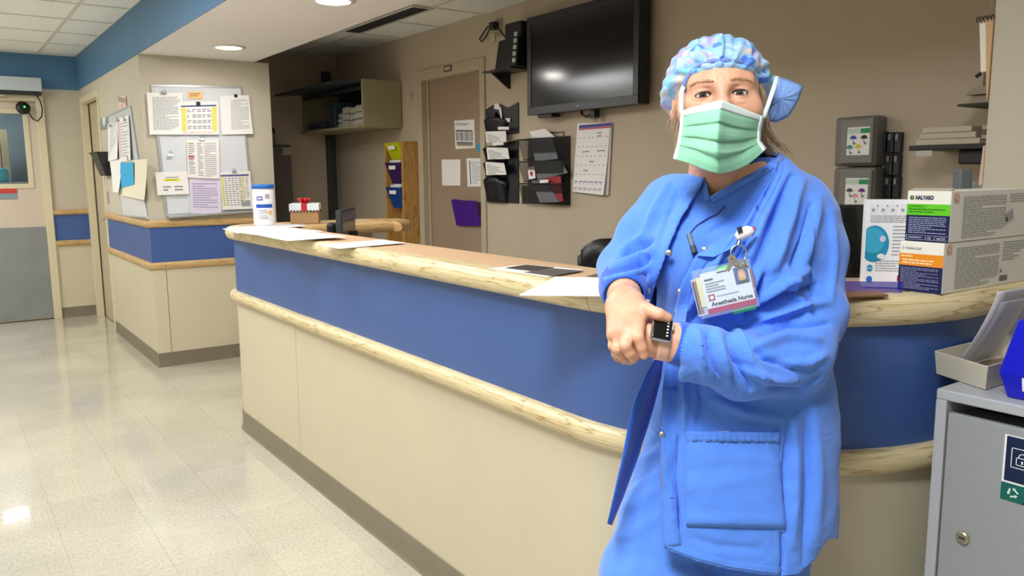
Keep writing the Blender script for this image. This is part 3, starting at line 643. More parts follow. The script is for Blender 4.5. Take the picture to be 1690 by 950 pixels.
# television
(u0, v0), (u1, _) = FB.uv(870.5, 190.5, .12), FB.uv(1053, 173, .12); v1 = FB.uv(869, 30.5, .12)[1]
tv = thing('television', FB.p((u0+u1)/2, v0, 0), 'large black flat television mounted high on the back wall', 'television')
TVB = mat('tv_black', (24, 25, 29), .35)
MB().fbox(FB, u0+.0, u1, v0, v1, .035, .115).build('case', TVB, tv, bevel=.006)
bz = MB(); b = .04
for a in ((u0, u1, v0, v0+b+.008), (u0, u1, v1-b, v1), (u0, u0+b, v0+b+.008, v1-b), (u1-b, u1, v0+b+.008, v1-b)): bz.fbox(FB, *a, .115, .122)
bz.build('bezel', mat('bezel_black', (34, 36, 42), .3), tv, bevel=.002)
MB().fbox(FB, u0+b, u1-b, v0+b+.008, v1-b, .114, .118).build('screen', mat('tv_screen', (8, 9, 12), .13, spec=.5), tv)
MB().fbox(FB, (u0+u1)/2-.018, (u0+u1)/2+.018, v0+.02, v0+.028, .1222, .1232).build('badge', mat('badge_grey', (120, 122, 128), .4), tv)
MB().fbox(FB, (u0+u1)/2-.2, (u0+u1)/2+.2, v0+.1, v1-.1, .0, .035).build('wall_mount', DARK, tv)
um, vm = FB.uv(905, 190, .06); MB().fbox(FB, um-.06, um+.08, v0-.02, v0+.005, .03, .10).build('bracket', BLACK, tv, bevel=.004)
uc, vc = FB.uv(970, 186, .05); MB().tube([FB.p(uc-.06, v0+.01, .05), FB.p(uc-.05, v0-.02, .05), FB.p(uc-.01, v0-.035, .05), FB.p(uc+.05, v0-.02, .05), FB.p(uc+.07, v0, .05)], .008, 8).build('cable', BLACK, tv, smooth=True)
MB().fbox(FB, uc+.05, uc+.085, v0-.045, v0+.01, .03, .075).build('plug', BLACK, tv, bevel=.004)
# media box on a bracket shelf left of it, with its cable and socket
(us0, vs0), (us1, vs1) = FB.uv(820, 121, .08), FB.uv(866, 118, .08)
sh = thing('bracket_shelf', FB.p((us0+us1)/2, vs0-.05, 0), 'small black bracket shelf left of the television', 'shelf')
MB().fbox(FB, us0, us1, vs0-.006, vs0+.002, .0, .20).build('shelf_plate', BLACK, sh, bevel=.002)
MB().hexa([FB.p(us0+.03, vs0-.10, 0), FB.p(us0+.045, vs0-.10, 0), FB.p(us0+.045, vs0-.10, .01), FB.p(us0+.03, vs0-.10, .01)], [FB.p(us0+.03, vs0-.006, 0), FB.p(us0+.045, vs0-.006, 0), FB.p(us0+.045, vs0-.006, .15), FB.p(us0+.03, vs0-.006, .15)]).build('bracket', BLACK, sh)
mbx = thing('media_box', FB.p(us0+.15, vs0+.002, .1), 'black media box standing on the bracket shelf by the television', 'electronics')
(ua, va), (ub, vb) = FB.uv(832, 118, .10), FB.uv(867, 68, .10)
vb_ = FB.uv(835, 68, .10)[1]
MB().hexa([FB.p(ua-.01, vs0+.003, .03), FB.p(ub-.008, vs0+.003, .03), FB.p(ub-.008, vs0+.003, .17), FB.p(ua-.01, vs0+.003, .17)], [FB.p(ua+.01, vb_, .05), FB.p(ub-.008, vb_, .05), FB.p(ub-.008, vb_, .15), FB.p(ua+.01, vb_, .15)]).build('case', BLACK, mbx, bevel=.008)
MB().fbox(FB, ua+.05, ub-.008, vb_, vb_+.10, .05, .13).build('upper_case', BLACK, mbx, bevel=.01)
pl = MB()
for k in range(5): pl.fbox(FB, ub-.045, ub-.015, vs0+.03+k*.04, vs0+.055+k*.04, .165-.004*k, .171-.004*k)
pl.build('lights', mat('pale_lights', (190, 196, 200), .4), mbx)
u, v = FB.uv(825, 45, 0)
wo = thing('wall_socket', FB.p(u, v-.06, 0), 'wall socket with a plugged-in black cable loop near the ceiling', 'socket')
MB().fbox(FB, u-.035, u+.035, v-.06, v+.06, 0, .008).build('plate', mat('socket_plate', (160, 150, 132), .4), wo, bevel=.002)
MB().fbox(FB, u-.055, u+.0, v-.015, v+.035, .008, .055).build('plug', BLACK, wo, bevel=.006)
u2, v2 = FB.uv(800, 46, .03)
lp = [FB.p(u-.05, v+.015, .035), FB.p(u-.09, v+.012, .04), FB.p(u-.14, v-.02, .04), FB.p(u-.19, v-.055, .04), FB.p(u-.165, v-.075, .04), FB.p(u-.11, v-.05, .04), FB.p(u-.06, v+.0, .04), FB.p(u-.01, v+.02, .045), FB.p(u+.04, v-.01, .045), FB.p(u+.10, v-.06, .05), FB.p(u+.15, v-.09, .06)]
MB().tube(lp, .006, 8).build('cable', BLACK, wo, smooth=True)
MB().fbox(FB, u-.10, u-.05, v-.09, v-.03, 0, .01).build('blank_plate', mat('socket_plate2', (206, 194, 170), .4), wo)

# black hanging wall pockets
def pocket(F, root, ua, ub, vb, vt, w0, dep, arch=.25, m=None, taper=.12):
    """a pocket with an arched lip, leaning out at the top"""
    n = 10; W = ub-ua; H = vt-vb; fr = []; 
    for k in range(n+1):
        a = k/n; u = ua+W*a; top_ = vb+H*(1-arch+arch*math.sin(math.pi*a)**.8)
        fr.append((a, u, top_))
    mb = MB(); g = []
    for i in range(6):
        t = i/5; row = []
        for a, u, tp in fr:
            uu = (ua+ub)/2+(u-(ua+ub)/2)*(1-taper*(1-t)); z = vb+(tp-vb)*t; wv = w0+dep*(.25+.75*t)*(1-(2*a-1)**6)
            row.append(F.p(uu, z, wv))
        g.append(row)
    mb.grid(g); return mb.build('pocket', m or BLACKP, root, smooth=True, solid=.003)
BLACKP = mat('pocket_black', (18, 22, 30), .35)
def rect(F, x0, y0, x1, y1, w=0):
    a, b = F.uv(x0, (y0+y1)/2, w), F.uv(x1, (y0+y1)/2, w); t, bt = F.uv((x0+x1)/2, y0, w), F.uv((x0+x1)/2, y1, w)
    return a[0], b[0], bt[1], t[1]
a = rect(FB, 803, 171, 857, 222); b2 = rect(FB, 803, 232, 857, 334)
wp = thing('wall_pocket_rack', FB.p((b2[0]+b2[1])/2, b2[2], 0), 'black plastic wall pockets holding cards beside the taupe door', 'wall pockets')
n = 12; arch = [FB.p(a[0]+(a[1]-a[0])*k/n, a[3]-.0-.03*(1-math.sin(math.pi*min(1, k/n*1.5))), .004) if k/n < .67 else FB.p(a[0]+(a[1]-a[0])*k/n, a[3]-.035+.03*(k/n-.67)/.33, .004) for k in range(n+1)]
MB().prism([FB.p(a[0]+.03, a[2], .004), FB.p(a[1], a[2], .004)]+arch[::-1], (-.006, 0, 0)).build('back_plate', BLACKP, wp)
MB().prism([FB.p(b2[0]+.035, b2[2], .004), FB.p(b2[1], b2[2], .004), FB.p(b2[1], b2[3], .004), FB.p(b2[0], b2[3]-.05, .004)], (-.006, 0, 0)).build('back_plate', BLACKP, wp)
ww = (a[1]-a[0])
pocket(FB, wp, a[0], a[0]+ww*.72, a[2]+.0, a[2]+.12, .012, .04)
hh = b2[3]-b2[2]
for t0, t1 in ((.62, .92), (.38, .68), (.0, .42)): pocket(FB, wp, b2[0]+.0, b2[0]+ww*.74, b2[2]+hh*t0, b2[2]+hh*t1, .012, .05)
def wcard(x0, y0, x1, y1, w, lab, sk=0, rows=5, col=(150, 154, 160), m=None, name='card'):
    return sheet(FB, [(x0, y0), (x1, y0-1+sk), (x1+sk+1, y1), (x0+2, y1+1)], w, name, lab, 'card', P_text(rows, col) if rows else None, m=m)
wcard(801, 217, 835, 234, .062, 'white cards sticking out of the top black wall pocket')
wcard(803, 243, 838, 262, .066, 'white card in the second black wall pocket', 2)
wcard(801, 267, 832, 288, .066, 'white card in the third black wall pocket', 3)
sheet(FB, [(815, 177), (827, 176), (830, 203), (818, 204)], .016, 'photo_strip', 'narrow photo strip on the top of the black wall pockets', 'photo', lambda mb, fr, W, Hh: (mb.fquad(fr, W*.1, W*.9, Hh*.05, Hh*.95, 0, (60, 60, 84)), mb.fdisc(fr, W*.5, Hh*.55, W*.3, .0004, (170, 120, 110), ry=Hh*.2)))
for x, y, l in ((811, 203, 'left'), (838, 198, 'right'), (820, 174, 'top')):
    sheet(FB, [(x-4, y-3), (x+4, y-3), (x+4, y+3), (x-4, y+3)], .018, 'name_tag', 'small white tag at the %s of the upper black wall pocket' % l, 'tag', None)
sheet(FB, [(822, 209), (840, 209), (840, 214), (822, 214)], .058, 'name_tag', 'white strip tag above the cards of the upper wall pocket', 'tag', None)
sheet(FB, [(813, 235), (831, 234), (831, 239), (813, 240)], .067, 'name_tag', 'white strip tag on the second wall pocket', 'tag', None)

# black wire mesh organiser with folders
def mesh_mat():
    m = bpy.data.materials.new('wire_mesh'); m.use_nodes = True; nt = m.node_tree; b = nt.nodes['Principled BSDF']
    b.inputs['Base Color'].default_value = (.012, .013, .016, 1); b.inputs['Roughness'].default_value = .5; b.inputs['Alpha'].default_value = .38
    return m
MESH = mesh_mat()
a = rect(FB, 872, 226, 942, 336)
mo = thing('mesh_file_organiser', FB.p((a[0]+a[1])/2, a[2], 0), 'black wire mesh file organiser with three tiers below the television', 'file organiser')
MB().fbox(FB, a[0], a[1], a[2], a[3], .002, .005).build('mesh_back', MESH, mo)
H3 = (a[3]-a[2])/3
for k in range(3):
    v0 = a[2]+H3*k; v1 = v0+H3*.92; w0, w1 = .04, .085
    MB().prism([FB.p(a[0], v0, w0), FB.p(a[1], v0, w0), FB.p(a[1], v1, w1), FB.p(a[0], v1, w1)], (-.002, 0, 0)).build('mesh_front', MESH, mo)
    MB().prism([FB.p(a[1], v0, .004), FB.p(a[1], v0, w0), FB.p(a[1], v1, w1), FB.p(a[1], v1, .004)], (0, .002, 0)).build('mesh_side', MESH, mo)
    MB().tube([FB.p(a[0], v1, .006), FB.p(a[0], v1, w1), FB.p(a[1], v1, w1), FB.p(a[1], v1, .006)], .004, 6).build('rim_wire', BLACK, mo)
    MB().tube([FB.p(a[0], v0, .004), FB.p(a[0], v0, w0), FB.p(a[1], v0, w0), FB.p(a[1], v0, .004)], .003, 6).build('bottom_wire', BLACK, mo)
MB().tube([FB.p(a[0]+.30*(a[1]-a[0])+.1, a[3], .004), FB.p(a[0]+.55*(a[1]-a[0]), a[3]+.025, .004), FB.p(a[0]+.85*(a[1]-a[0]), a[3]+.025, .004), FB.p(a[0]+.85*(a[1]-a[0]), a[3], .004)], .003, 6).build('hanger_wire', BLACK, mo)
GREYF = mat('grey_folder', (104, 108, 114), .5); REDF = mat('red_folder', (150, 24, 44), .45)
def folder(q, w, lab, m, prt=None): return sheet(FB, q, w, 'file_folder', lab, 'folder', prt, m=m, th=.005)
folder([(877, 228), (912, 226), (922, 262), (884, 266)], .050, 'grey folder in the top tier of the mesh organiser', GREYF)
sheet(FB, [(874, 217), (900, 212), (916, 226), (880, 232)], .044, 'notice_sheet', 'white papers behind the grey folder in the mesh organiser', 'paper', P_text(5, (190, 192, 196)))
folder([(880, 268), (925, 264), (938, 285), (888, 297)], .054, 'grey folder in the middle tier of the mesh organiser', GREYF)
folder([(874, 268), (886, 270), (932, 332), (912, 334)], .050, 'red folder slanting across the mesh organiser', REDF)
folder([(905, 292), (926, 290), (930, 332), (910, 334)], .060, 'red folder in the bottom tier of the mesh organiser', REDF)
folder([(878, 298), (900, 297), (924, 333), (892, 334)], .063, 'grey folder in the bottom tier of the mesh organiser', GREYF)
sheet(FB, [(871, 276), (882, 274), (884, 294), (873, 296)], .066, 'name_tag', 'white and red card at the left of the mesh organiser', 'tag', lambda mb, fr, W, Hh: mb.fdisc(fr, W*.5, Hh*.45, W*.22, 0, (190, 40, 50)))
sheet(FB, [(891, 297), (905, 296), (905, 301), (891, 302)], .088, 'name_tag', 'white tag on the front of the mesh organiser bottom tier', 'tag', None)
u, v = FB.uv(867, 321, 0); so = thing('wall_socket', FB.p(u, v-.06, 0), 'dark metal wall socket between the pockets and the mesh organiser', 'socket')
MB().fbox(FB, u-.035, u+.035, v-.06, v+.06, 0, .006).build('plate', mat('bronze_plate', (84, 72, 58), .4, metal=.4), so, bevel=.002)
for s in (-.026, .026): MB().fbox(FB, u-.016, u+.016, v+s-.018, v+s+.018, .006, .009).build('outlet', BLACK, so, bevel=.004)

# wall calendar
def P_wallcal(mb, fr, W, Hh):
    mb.fquad(fr, W*.02, W*.98, Hh*.93, Hh*.975, 0, (86, 78, 150)); mb.fquad(fr, W*.02, W*.98, Hh*.905, Hh*.928, 0, (196, 90, 110)); mb.lines(fr, W*.36, W*.66, Hh*.94, Hh*.968, 1, (230, 228, 240), w=.0004, words=False)
    for i in range(6):
        for j in range(7):
            mb.fquad(fr, W*(.05+.135*j), W*(.10+.135*j), Hh*(.125+.132*i), Hh*(.134+.132*i), 0, (140, 140, 170))
    for a, b in ((.6, .86), (.62, .82), (.2, .60), (.28, .605), (.65, .61), (.75, .61), (.45, .46), (.3, .33)): mb.lines(fr, W*a, W*(a+.13), Hh*b-.012, Hh*b, 1, (90, 90, 110), w=0)
    for j in range(6): mb.lines(fr, W*(.04+.155*j), W*(.16+.155*j), Hh*.03, Hh*.07, 2, (120, 120, 170), w=0, seed=j); mb.lines(fr, W*(.04+.155*j), W*(.16+.155*j), Hh*.14, Hh*.17, 1, (90, 80, 160), w=0, seed=j)
sheet(FB, [(953, 205), (1011, 202), (1007, 322), (949, 318)], .012, 'wall_calendar', 'wall calendar page back sheets hanging at the back', 'calendar', None, th=.004) if False else None
wc = thing('wall_calendar', FB.p(*FB.uv(978, 318), 0), 'paper wall calendar with a purple header hung below the television', 'calendar')
sheet(FB, [(954, 203), (1011, 203), (1005, 322), (949, 317)], .006, 'back_pages', None, None, None, th=.006, parent=wc, m=mat('page_grey', (216, 210, 204), .7))
sheet(FB, [(953, 204), (1008, 202), (999, 322), (946, 316)], .014, 'front_page', None, None, P_wallcal, parent=wc, curl=.015)
u, v = FB.uv(981, 199, .01); MB().tube([FB.p(u, v+.015, .002), FB.p(u, v+.012, .012), FB.p(u, v-.01, .012)], .003, 6).build('hook', STEEL, wc)

# soap dispensers, clip rack
for k, (x0, y0, x1, y1, lb) in enumerate(((1376, 192, 1444, 274, 'upper grey wall dispenser with an umbrella card on the dark wall'), (1373, 276, 1441, 356, 'lower grey wall dispenser under the first one on the dark wall'))):
    a = rect(FB, x0, y0, x1, y1, .09); t = thing('wall_dispenser', FB.p((a[0]+a[1])/2, a[2], 0), lb, 'dispenser', 'grey dispensers on the back wall')
    DG = mat('dispenser_grey', (112, 108, 104), .35)
    MB().fbox(FB, a[0], a[1], a[2], a[3], .002, .085).build('body', DG, t, bevel=.012, seg=3)
    MB().fbox(FB, a[0]+.035, a[1]-.006, a[2]+.01, a[3]-.01, .085, .097).build('cover', mat('dispenser_cover', (124, 120, 114), .3), t, bevel=.008, seg=3)
    hx = (a[0]+a[1])/2; hw = (a[1]-a[0]); hv = a[3]-a[2]
    c = MB().fbox(FB, a[0]+hw*.36, a[1]-hw*.1, a[2]+hv*.22, a[3]-hv*.22, .097, .0985).build('card', PAPER, t)
    p = MB(); F2 = Fr(FB.p(a[0]+hw*.36, a[2]+hv*.22, .0992), FB.u, FB.v, FB.w); cw, ch = hw*.54, hv*.56
    p.fquad(F2, 0, cw, ch*.78, ch*.95, 0, (196, 214, 200)); p.fquad(F2, cw*.6, cw, ch*.78, ch*.95, .0004, (50, 150, 90))
    for uu, vv, cc in (((.28, .58, (60, 90, 170)), (.76, .58, (40, 40, 44)), (.14, .24, (60, 150, 120)), (.52, .26, (214, 206, 60))) if k == 0 else ((.2, .5, (80, 80, 84)), (.74, .5, (110, 50, 140)), (.45, .3, (230, 160, 160)))):
        p.fdisc(F2, cw*uu, ch*vv, cw*.15, .0002, cc, 10, ry=ch*.13, a0=0, a1=math.pi); p.fquad(F2, cw*(uu-.015), cw*(uu+.015), ch*(vv-.13), ch*vv, .0002, cc); p.fquad(F2, cw*uu, cw*(uu+.1), ch*(vv-.2), ch*(vv-.12), .0002, (90, 130, 110))
    p.build('print', PR, c, kind='stuff')
kr = thing('clip_rack', FB.p(*FB.uv(1466, 328), 0), 'black wall rack with clipped slots beside the grey dispensers', 'rack')
for (x0, y0, x1, y1) in ((1446, 217, 1461, 252), (1463, 218, 1474, 252), (1475, 218, 1486, 252), (1459, 254, 1472, 290), (1473, 254, 1484, 290), (1458, 291, 1470, 328), (1472, 291, 1483, 328)):
    a = rect(FB, x0, y0, x1, y1, .03); sl = MB().fbox(FB, a[0], a[1], a[2], a[3], .002, .03).build('slot', BLACKP, kr, bevel=.004)
    uu, vv = (a[0]+a[1])/2, a[3]-.02; MB().fbox(FB, uu-.006, uu+.006, vv-.012, vv+.012, .03, .036).build('clip', mat('clip_grey', (120, 120, 124), .4, metal=.5), sl)
# ================================================================== alcove: overhead unit, grey cabinet, wooden rack
ca = thing('overhead_cabinet', (XB-.18, 6.6, 1.77), 'open overhead cabinet with its flap door raised in the dark alcove', 'cabinet')
CB = mat('cabinet_khaki', (150, 142, 110), .5); CD = mat('cabinet_dark', (44, 52, 62), .45)
X0, Y0, Y1, Z0, Z1 = 2.84, 6.0, 7.28, 1.78, 2.165
MB().box(X0, XB-.002, Y0, Y0+.02, Z0, Z1).build('side_panel', CB, ca, bevel=.02, seg=3)
MB().box(X0, XB-.002, Y1-.02, Y1, Z0, Z1).build('side_panel', CB, ca)
MB().box(X0+.02, XB-.002, Y0+.02, Y1-.02, Z1-.03, Z1-.005).build('top_panel', CD, ca)
MB().box(X0-.04, XB-.002, Y0+.02, Y1-.02, Z0, Z0+.022).build('bottom_shelf', CB, ca, bevel=.004)
MB().box(XB-.012, XB-.002, Y0+.02, Y1-.02, Z0+.022, Z1-.03).build('back_panel', CD, ca)
MB().prism([(X0+.05, Y0+.022, Z1-.028), (X0+.05, Y1-.022, Z1-.028), (X0-.26, Y1-.022, Z1-.055), (X0-.26, Y0+.022, Z1-.055)], (0, 0, .018)).build('flap_door', CD, ca)
MB().box(X0+.0, X0+.02, Y0+.022, Y1-.022, Z1-.085, Z1-.055).build('front_rail', CD, ca)
for k, (y, h, xo) in enumerate(((6.08, .17, 0), (6.21, .16, .01), (6.34, .17, .0), (6.47, .13, .02))):
    c = MB()
    for i in range(3): c.box(2.86+xo+.003*i, 3.12, y, y+.118, Z0+.0225+i*h/3, Z0+.0225+(i+1)*h/3-.004)
    c.build('linen_pack', mat('linen_grey', (176, 172, 160), .8), bevel=.012, label='white folded pack in the overhead cabinet, %s from its side panel' % ('first', 'second', 'third', 'fourth')[k], cat='pack', group='folded packs in the overhead cabinet')
MB().box(2.88, 3.12, 6.64, 6.74, Z0+.0225, Z0+.25).build('binder', mat('binder_dark', (50, 60, 72), .5), bevel=.006, label='dark upright binder in the overhead cabinet', cat='binder')
tb = MB(); tb.box(2.84, 3.1, 6.80, 7.15, Z0+.0225, Z0+.05); tb.box(2.83, 2.845, 6.80, 7.15, Z0+.05, Z0+.09); tb.box(2.84, 3.1, 6.80, 6.81, Z0+.05, Z0+.09); tb.build('wire_tray', CD, bevel=.004, label='shallow dark tray at the far end of the overhead cabinet', cat='tray')
up = thing('shelf_upright', (3.12, 7.27, 0), 'tall dark metal upright in the alcove corner', 'upright')
MB().box(3.06, 3.13, 7.24, 7.298, .0, 1.77).build('lower_channel', mat('upright_grey', (62, 66, 66), .45, metal=.3), up, bevel=.004)
MB().box(3.14, 3.165, 7.25, 7.298, .0, 1.77).build('side_channel', mat('upright_pale', (112, 110, 100), .5), up)
MB().box(3.04, 3.11, 7.23, 7.298, 2.175, 2.36).build('upper_channel', mat('upright_blue', (44, 56, 66), .45), up, bevel=.004)
gx0, gx1, gy0 = 2.19, 2.66, 6.85
zt = ony(450, 238, gy0)[2]
gx1 = ony(484, 300, gy0)[0]
gc = thing('storage_cabinet', ((gx0+gx1)/2, gy0, 0), 'tall dark grey metal cabinet behind the notice board wall', 'cabinet')
GC = mat('cabinet_grey', (84, 80, 74), .5)
MB().box(gx0, gx1, gy0+.02, 7.28, 0, zt).build('body', GC, gc, bevel=.004)
MB().box(gx0+.01, gx1-.01, gy0, gy0+.018, .06, zt-.02).build('door', GC, gc, bevel=.003)
u, v = ony(474, 249, gy0)[0], ony(474, 249, gy0)[2]; MB().box(u-.04, u+.04, gy0-.002, gy0-.0003, v-.035, v+.03).build('label', mat('label_grey', (150, 144, 134), .6), gc)
lo, hi = ony(430, 238, gy0+.15), ony(457, 238, gy0+.15)
dm = thing('rounded_device', (2.35, gy0+.2, zt), 'rounded white device with a dark lid on the grey cabinet', 'device')
cxx = hi[0]-.09; MB().lathe([(.0, 0), (.085, 0), (.095, .05), (.09, .10)], (cxx, gy0+.2, zt+.001), n=24).build('base', mat('device_white', (150, 148, 142), .4), dm, smooth=False)
MB().lathe([(.094, .10), (.09, .135), (.06, .16), (0, .168)], (cxx, gy0+.2, zt+.001), n=24).build('lid', CD, dm, smooth=True)
# wooden literature rack by the door
RW = oak('rack_oak', ((196, 150, 84), (178, 130, 68), (140, 98, 48)), .45)
rk = thing('literature_rack', (3.13, 5.91, 0), 'tall narrow wooden literature rack left of the taupe door', 'rack')
ry0, ry1, rx0 = 5.755, 6.07, 3.055; zr = ony(680, 233, ry0)[2]
def wbox(name, x0, x1, y0, y1, z0, z1):
    b = MB().box(x0, x1, y0, y1, z0, z1); b.uv = [(p[2], p[0]+p[1]) for p in b.v]; return b.build(name, RW, rk, bevel=.003)
wbox('side_panel', rx0, XB-.002, ry0, ry0+.022, .0, zr); wbox('side_panel', rx0, XB-.002, ry1-.022, ry1, .0, zr); wbox('back_panel', XB-.014, XB-.002, ry0+.022, ry1-.022, .0, zr)
wbox('foot_rail', rx0, XB-.014, ry0+.022, ry1-.022, .05, .08)
FRK = FX(rx0)
for k, (y0, y1, col, nm) in enumerate(((235, 263, (190, 196, 20), 'yellow-green'), (268, 303, (58, 34, 92), 'purple'), (309, 344, (16, 66, 140), 'blue'))):
    z1_, z0_ = ony(656, y0, ry0+.1)[2], ony(656, y1, ry0+.1)[2]
    t = thing('rack_pocket', (rx0, 5.91, z0_), '%s plastic document pocket in the wooden rack' % nm, 'file pocket', 'coloured pockets in the wooden rack')
    m = mat('pocket_'+nm.replace('-', '_'), col, .35); ya, yb = ry0+.03, ry1-.03
    MB().hexa([(XB-.016, ya+.02, z0_), (XB-.016, yb-.05, z0_), (rx0+.03, yb-.05, z0_), (rx0+.03, ya+.02, z0_)], [(XB-.016, ya, z1_), (XB-.016, yb, z1_), (rx0-.015, yb, z1_), (rx0-.015, ya, z1_)]).build('tray', m, t, bevel=.003)
    MB().box(rx0-.019, rx0-.0165, ya+.06, yb-.08, z1_-.055, z1_-.025).build('label', PAPER, t)
    if k: 
        for j in range(3): MB().box(rx0+.01+j*.03, rx0+.014+j*.03, ya+.03+.02*j, yb-.05, z1_, z1_+.02+.008*j).build('leaflet', PAPER, t)

# ================================================================== on the counter
ZK = ZT+.0025
cn = onz(445, 374, ZT); ct = np.array([1.47, 4.40, ZK])
wi = thing('wipes_canister', ct, 'white disinfectant wipes canister with a blue lid on the counter papers', 'canister')
ct = ct+np.array([0, 0, .003])
CW = mat('canister_white', (240, 238, 240), .35)
MB().lathe([(.054, 0), (.057, .004), (.057, .195), (.054, .2)], ct, n=40).build('body', CW, wi, smooth=True)
MB().lathe([(.056, .199), (.0605, .2), (.0605, .215), (.058, .222), (.0, .223)], ct, n=40).build('lid', mat('canister_blue', (28, 104, 190), .35), wi, smooth=True)
lb = MB(); n = 24; dirc = math.atan2(-ct[1], -ct[0])
def cyl(a0, a1, z0, z1, r, col):
    k = max(2, int(abs(a1-a0)/.1))
    for i in range(k):
        b0, b1 = dirc+a0+(a1-a0)*i/k, dirc+a0+(a1-a0)*(i+1)/k
        lb.poly([(ct[0]+r*math.cos(b), ct[1]+r*math.sin(b), ct[2]+z) for b, z in ((b0, z0), (b1, z0), (b1, z1), (b0, z1))], col)
cyl(-.75, .9, .095, .115, .0576, (36, 84, 176)); 
for i, z in enumerate((.08, .072, .064, .05, .042, .034)): cyl(-.5+.1*(i % 2), .3+.05*(i % 3), z, z+.004, .0576, (160, 160, 175))
cyl(.45, .85, .055, .08, .0577, (236, 190, 130)); cyl(.15, .6, .145, .17, .0577, (170, 166, 176)); cyl(-.65, -.05, .135, .158, .0577, (92, 96, 170)); cyl(-.55, -.15, .143, .150, .0579, (232, 232, 240))
lb.build('label', PR, wi)
# gift box
gcn = np.array([1.735, 4.47, ZK]); ga = math.radians(64); ax = [(math.cos(ga), math.sin(ga), 0), (-math.sin(ga), math.cos(ga), 0), (0, 0, 1)]
gf = thing('gift_box', gcn, 'small brown gift box with a striped lid and red ribbon bow', 'box')
MB().obox(gcn+(0, 0, .04), ax, (.078, .078, .04)).build('body', mat('kraft_card', (176, 140, 96), .7), gf, bevel=.002)
ld = MB(); ld.obox(gcn+(0, 0, .0905), ax, (.083, .083, .0215)); ld.build('lid', mat('lid_white', (222, 230, 232), .5), gf, bevel=.002)
st_ = MB(); A0, A1 = np.array(ax[0]), np.array(ax[1])
for k in range(-4, 5):
    for s, a, b in ((1, A0, A1), (-1, A0, A1), (1, A1, A0), (-1, A1, A0)):
        c = gcn+(0, 0, .0715)+a*.0835*s+b*(k*.018); st_.obox(c, (b, a, (0, 0, 1)), (.0055, .0012, .004))
st_.build('lid_dots', BLACK, gf, kind='stuff')
RD = mat('red_ribbon', (186, 22, 42), .4)
MB().obox(gcn+(0, 0, .0925)+A1*.0, (A0, A1, (0, 0, 1)), (.0855, .016, .0215)).build('ribbon', RD, gf, bevel=.001)
bw = MB(); c = gcn+np.array([0, 0, .12])-A1*.0-A0*.03
for k in range(7):
    a = k*math.pi*2/7; d = np.array([math.cos(a), math.sin(a), .5]); bw.tube([c, c+d*.02+(0, 0, .008), c+d*.034+(0, 0, .002), c+d*.024-(0, 0, .008), c], [.004, .008, .009, .008, .004], 8)
bw.build('bow', RD, gf, smooth=True)
# papers on the counter: pixel corners on the top
FT = Fr((0, 0, ZT+.0025), (1, 0, 0), (0, 1, 0), (0, 0, 1))
def flat(q, z, name, label, prt=None, m=None, th=.0012, curl=0): return sheet(FT, q, z, name, label, 'paper', prt, m=m, th=th, curl=curl)
flat([(418, 371.5), (490, 369.5), (505, 373.0), (440, 377)], .0, 'paper_sheet', 'white sheet lying under the wipes canister', P_text(4, (190, 190, 200)))
flat([(367, 377.5), (432, 372.5), (470, 377.5), (392, 385)], .0014, 'paper_sheet', 'white sheet overhanging the far corner of the counter')
flat([(390, 383), (470, 375), (534, 382), (446, 391)], .0032, 'paper_sheet', 'white sheet in the middle of the far paper pile on the counter', curl=.002)
flat([(430, 389), (500, 380), (573, 391.5), (474, 398)], .0080, 'paper_sheet', 'white sheet lying on top of the far paper pile on the counter', curl=.002)
flat([(525, 404), (631, 395.5), (670, 402), (560, 411)], .0, 'paper_sheet', 'single white sheet lying beside the far paper pile on the counter', curl=.003)
def P_news(mb, fr, W, Hh):
    mb.fquad(fr, W*.30, W*.62, Hh*.05, Hh*.95, 0, (84, 76, 74)); mb.fquad(fr, W*.66, W*.97, Hh*.05, Hh*.96, 0, (110, 104, 104)); mb.lines(fr, W*.04, W*.27, Hh*.1, Hh*.9, 9, (200, 200, 204), w=0)
flat([(805, 443.5), (868, 436.5), (965, 445.5), (905, 457)], .0, 'photo_sheet', 'sheet with dark photos lying near the large white sheet', None)
ph = flat([(834, 442.2), (868, 437), (915, 441.5), (878, 447.3)], .0014, 'photo_print', 'darker left photo on the sheet lying on the counter', m=mat('photo_dark', (78, 70, 68), .35))
ph = flat([(866, 449.5), (912, 443), (962, 447), (910, 455.5)], .0014, 'photo_print', 'lighter right photo on the sheet lying on the counter', m=mat('photo_grey', (104, 98, 98), .35))
flat([(968, 456), (998, 449), (1045, 453), (1020, 460)], .0, 'photo_print', 'dark photo partly hidden by the blue sleeve', m=mat('photo_grey', (104, 98, 98), .35))
flat([(857, 487.5), (916, 457.5), (1035, 461), (1010, 489)], .0030, 'paper_sheet', 'large white sheet overhanging the counter edge beside the sleeve', th=.0015)
flat([(862, 484.5), (922, 457.2), (1040, 459), (1014, 486.5)], .0048, 'paper_sheet', 'upper white sheet of the pair beside the sleeve', th=.0012)
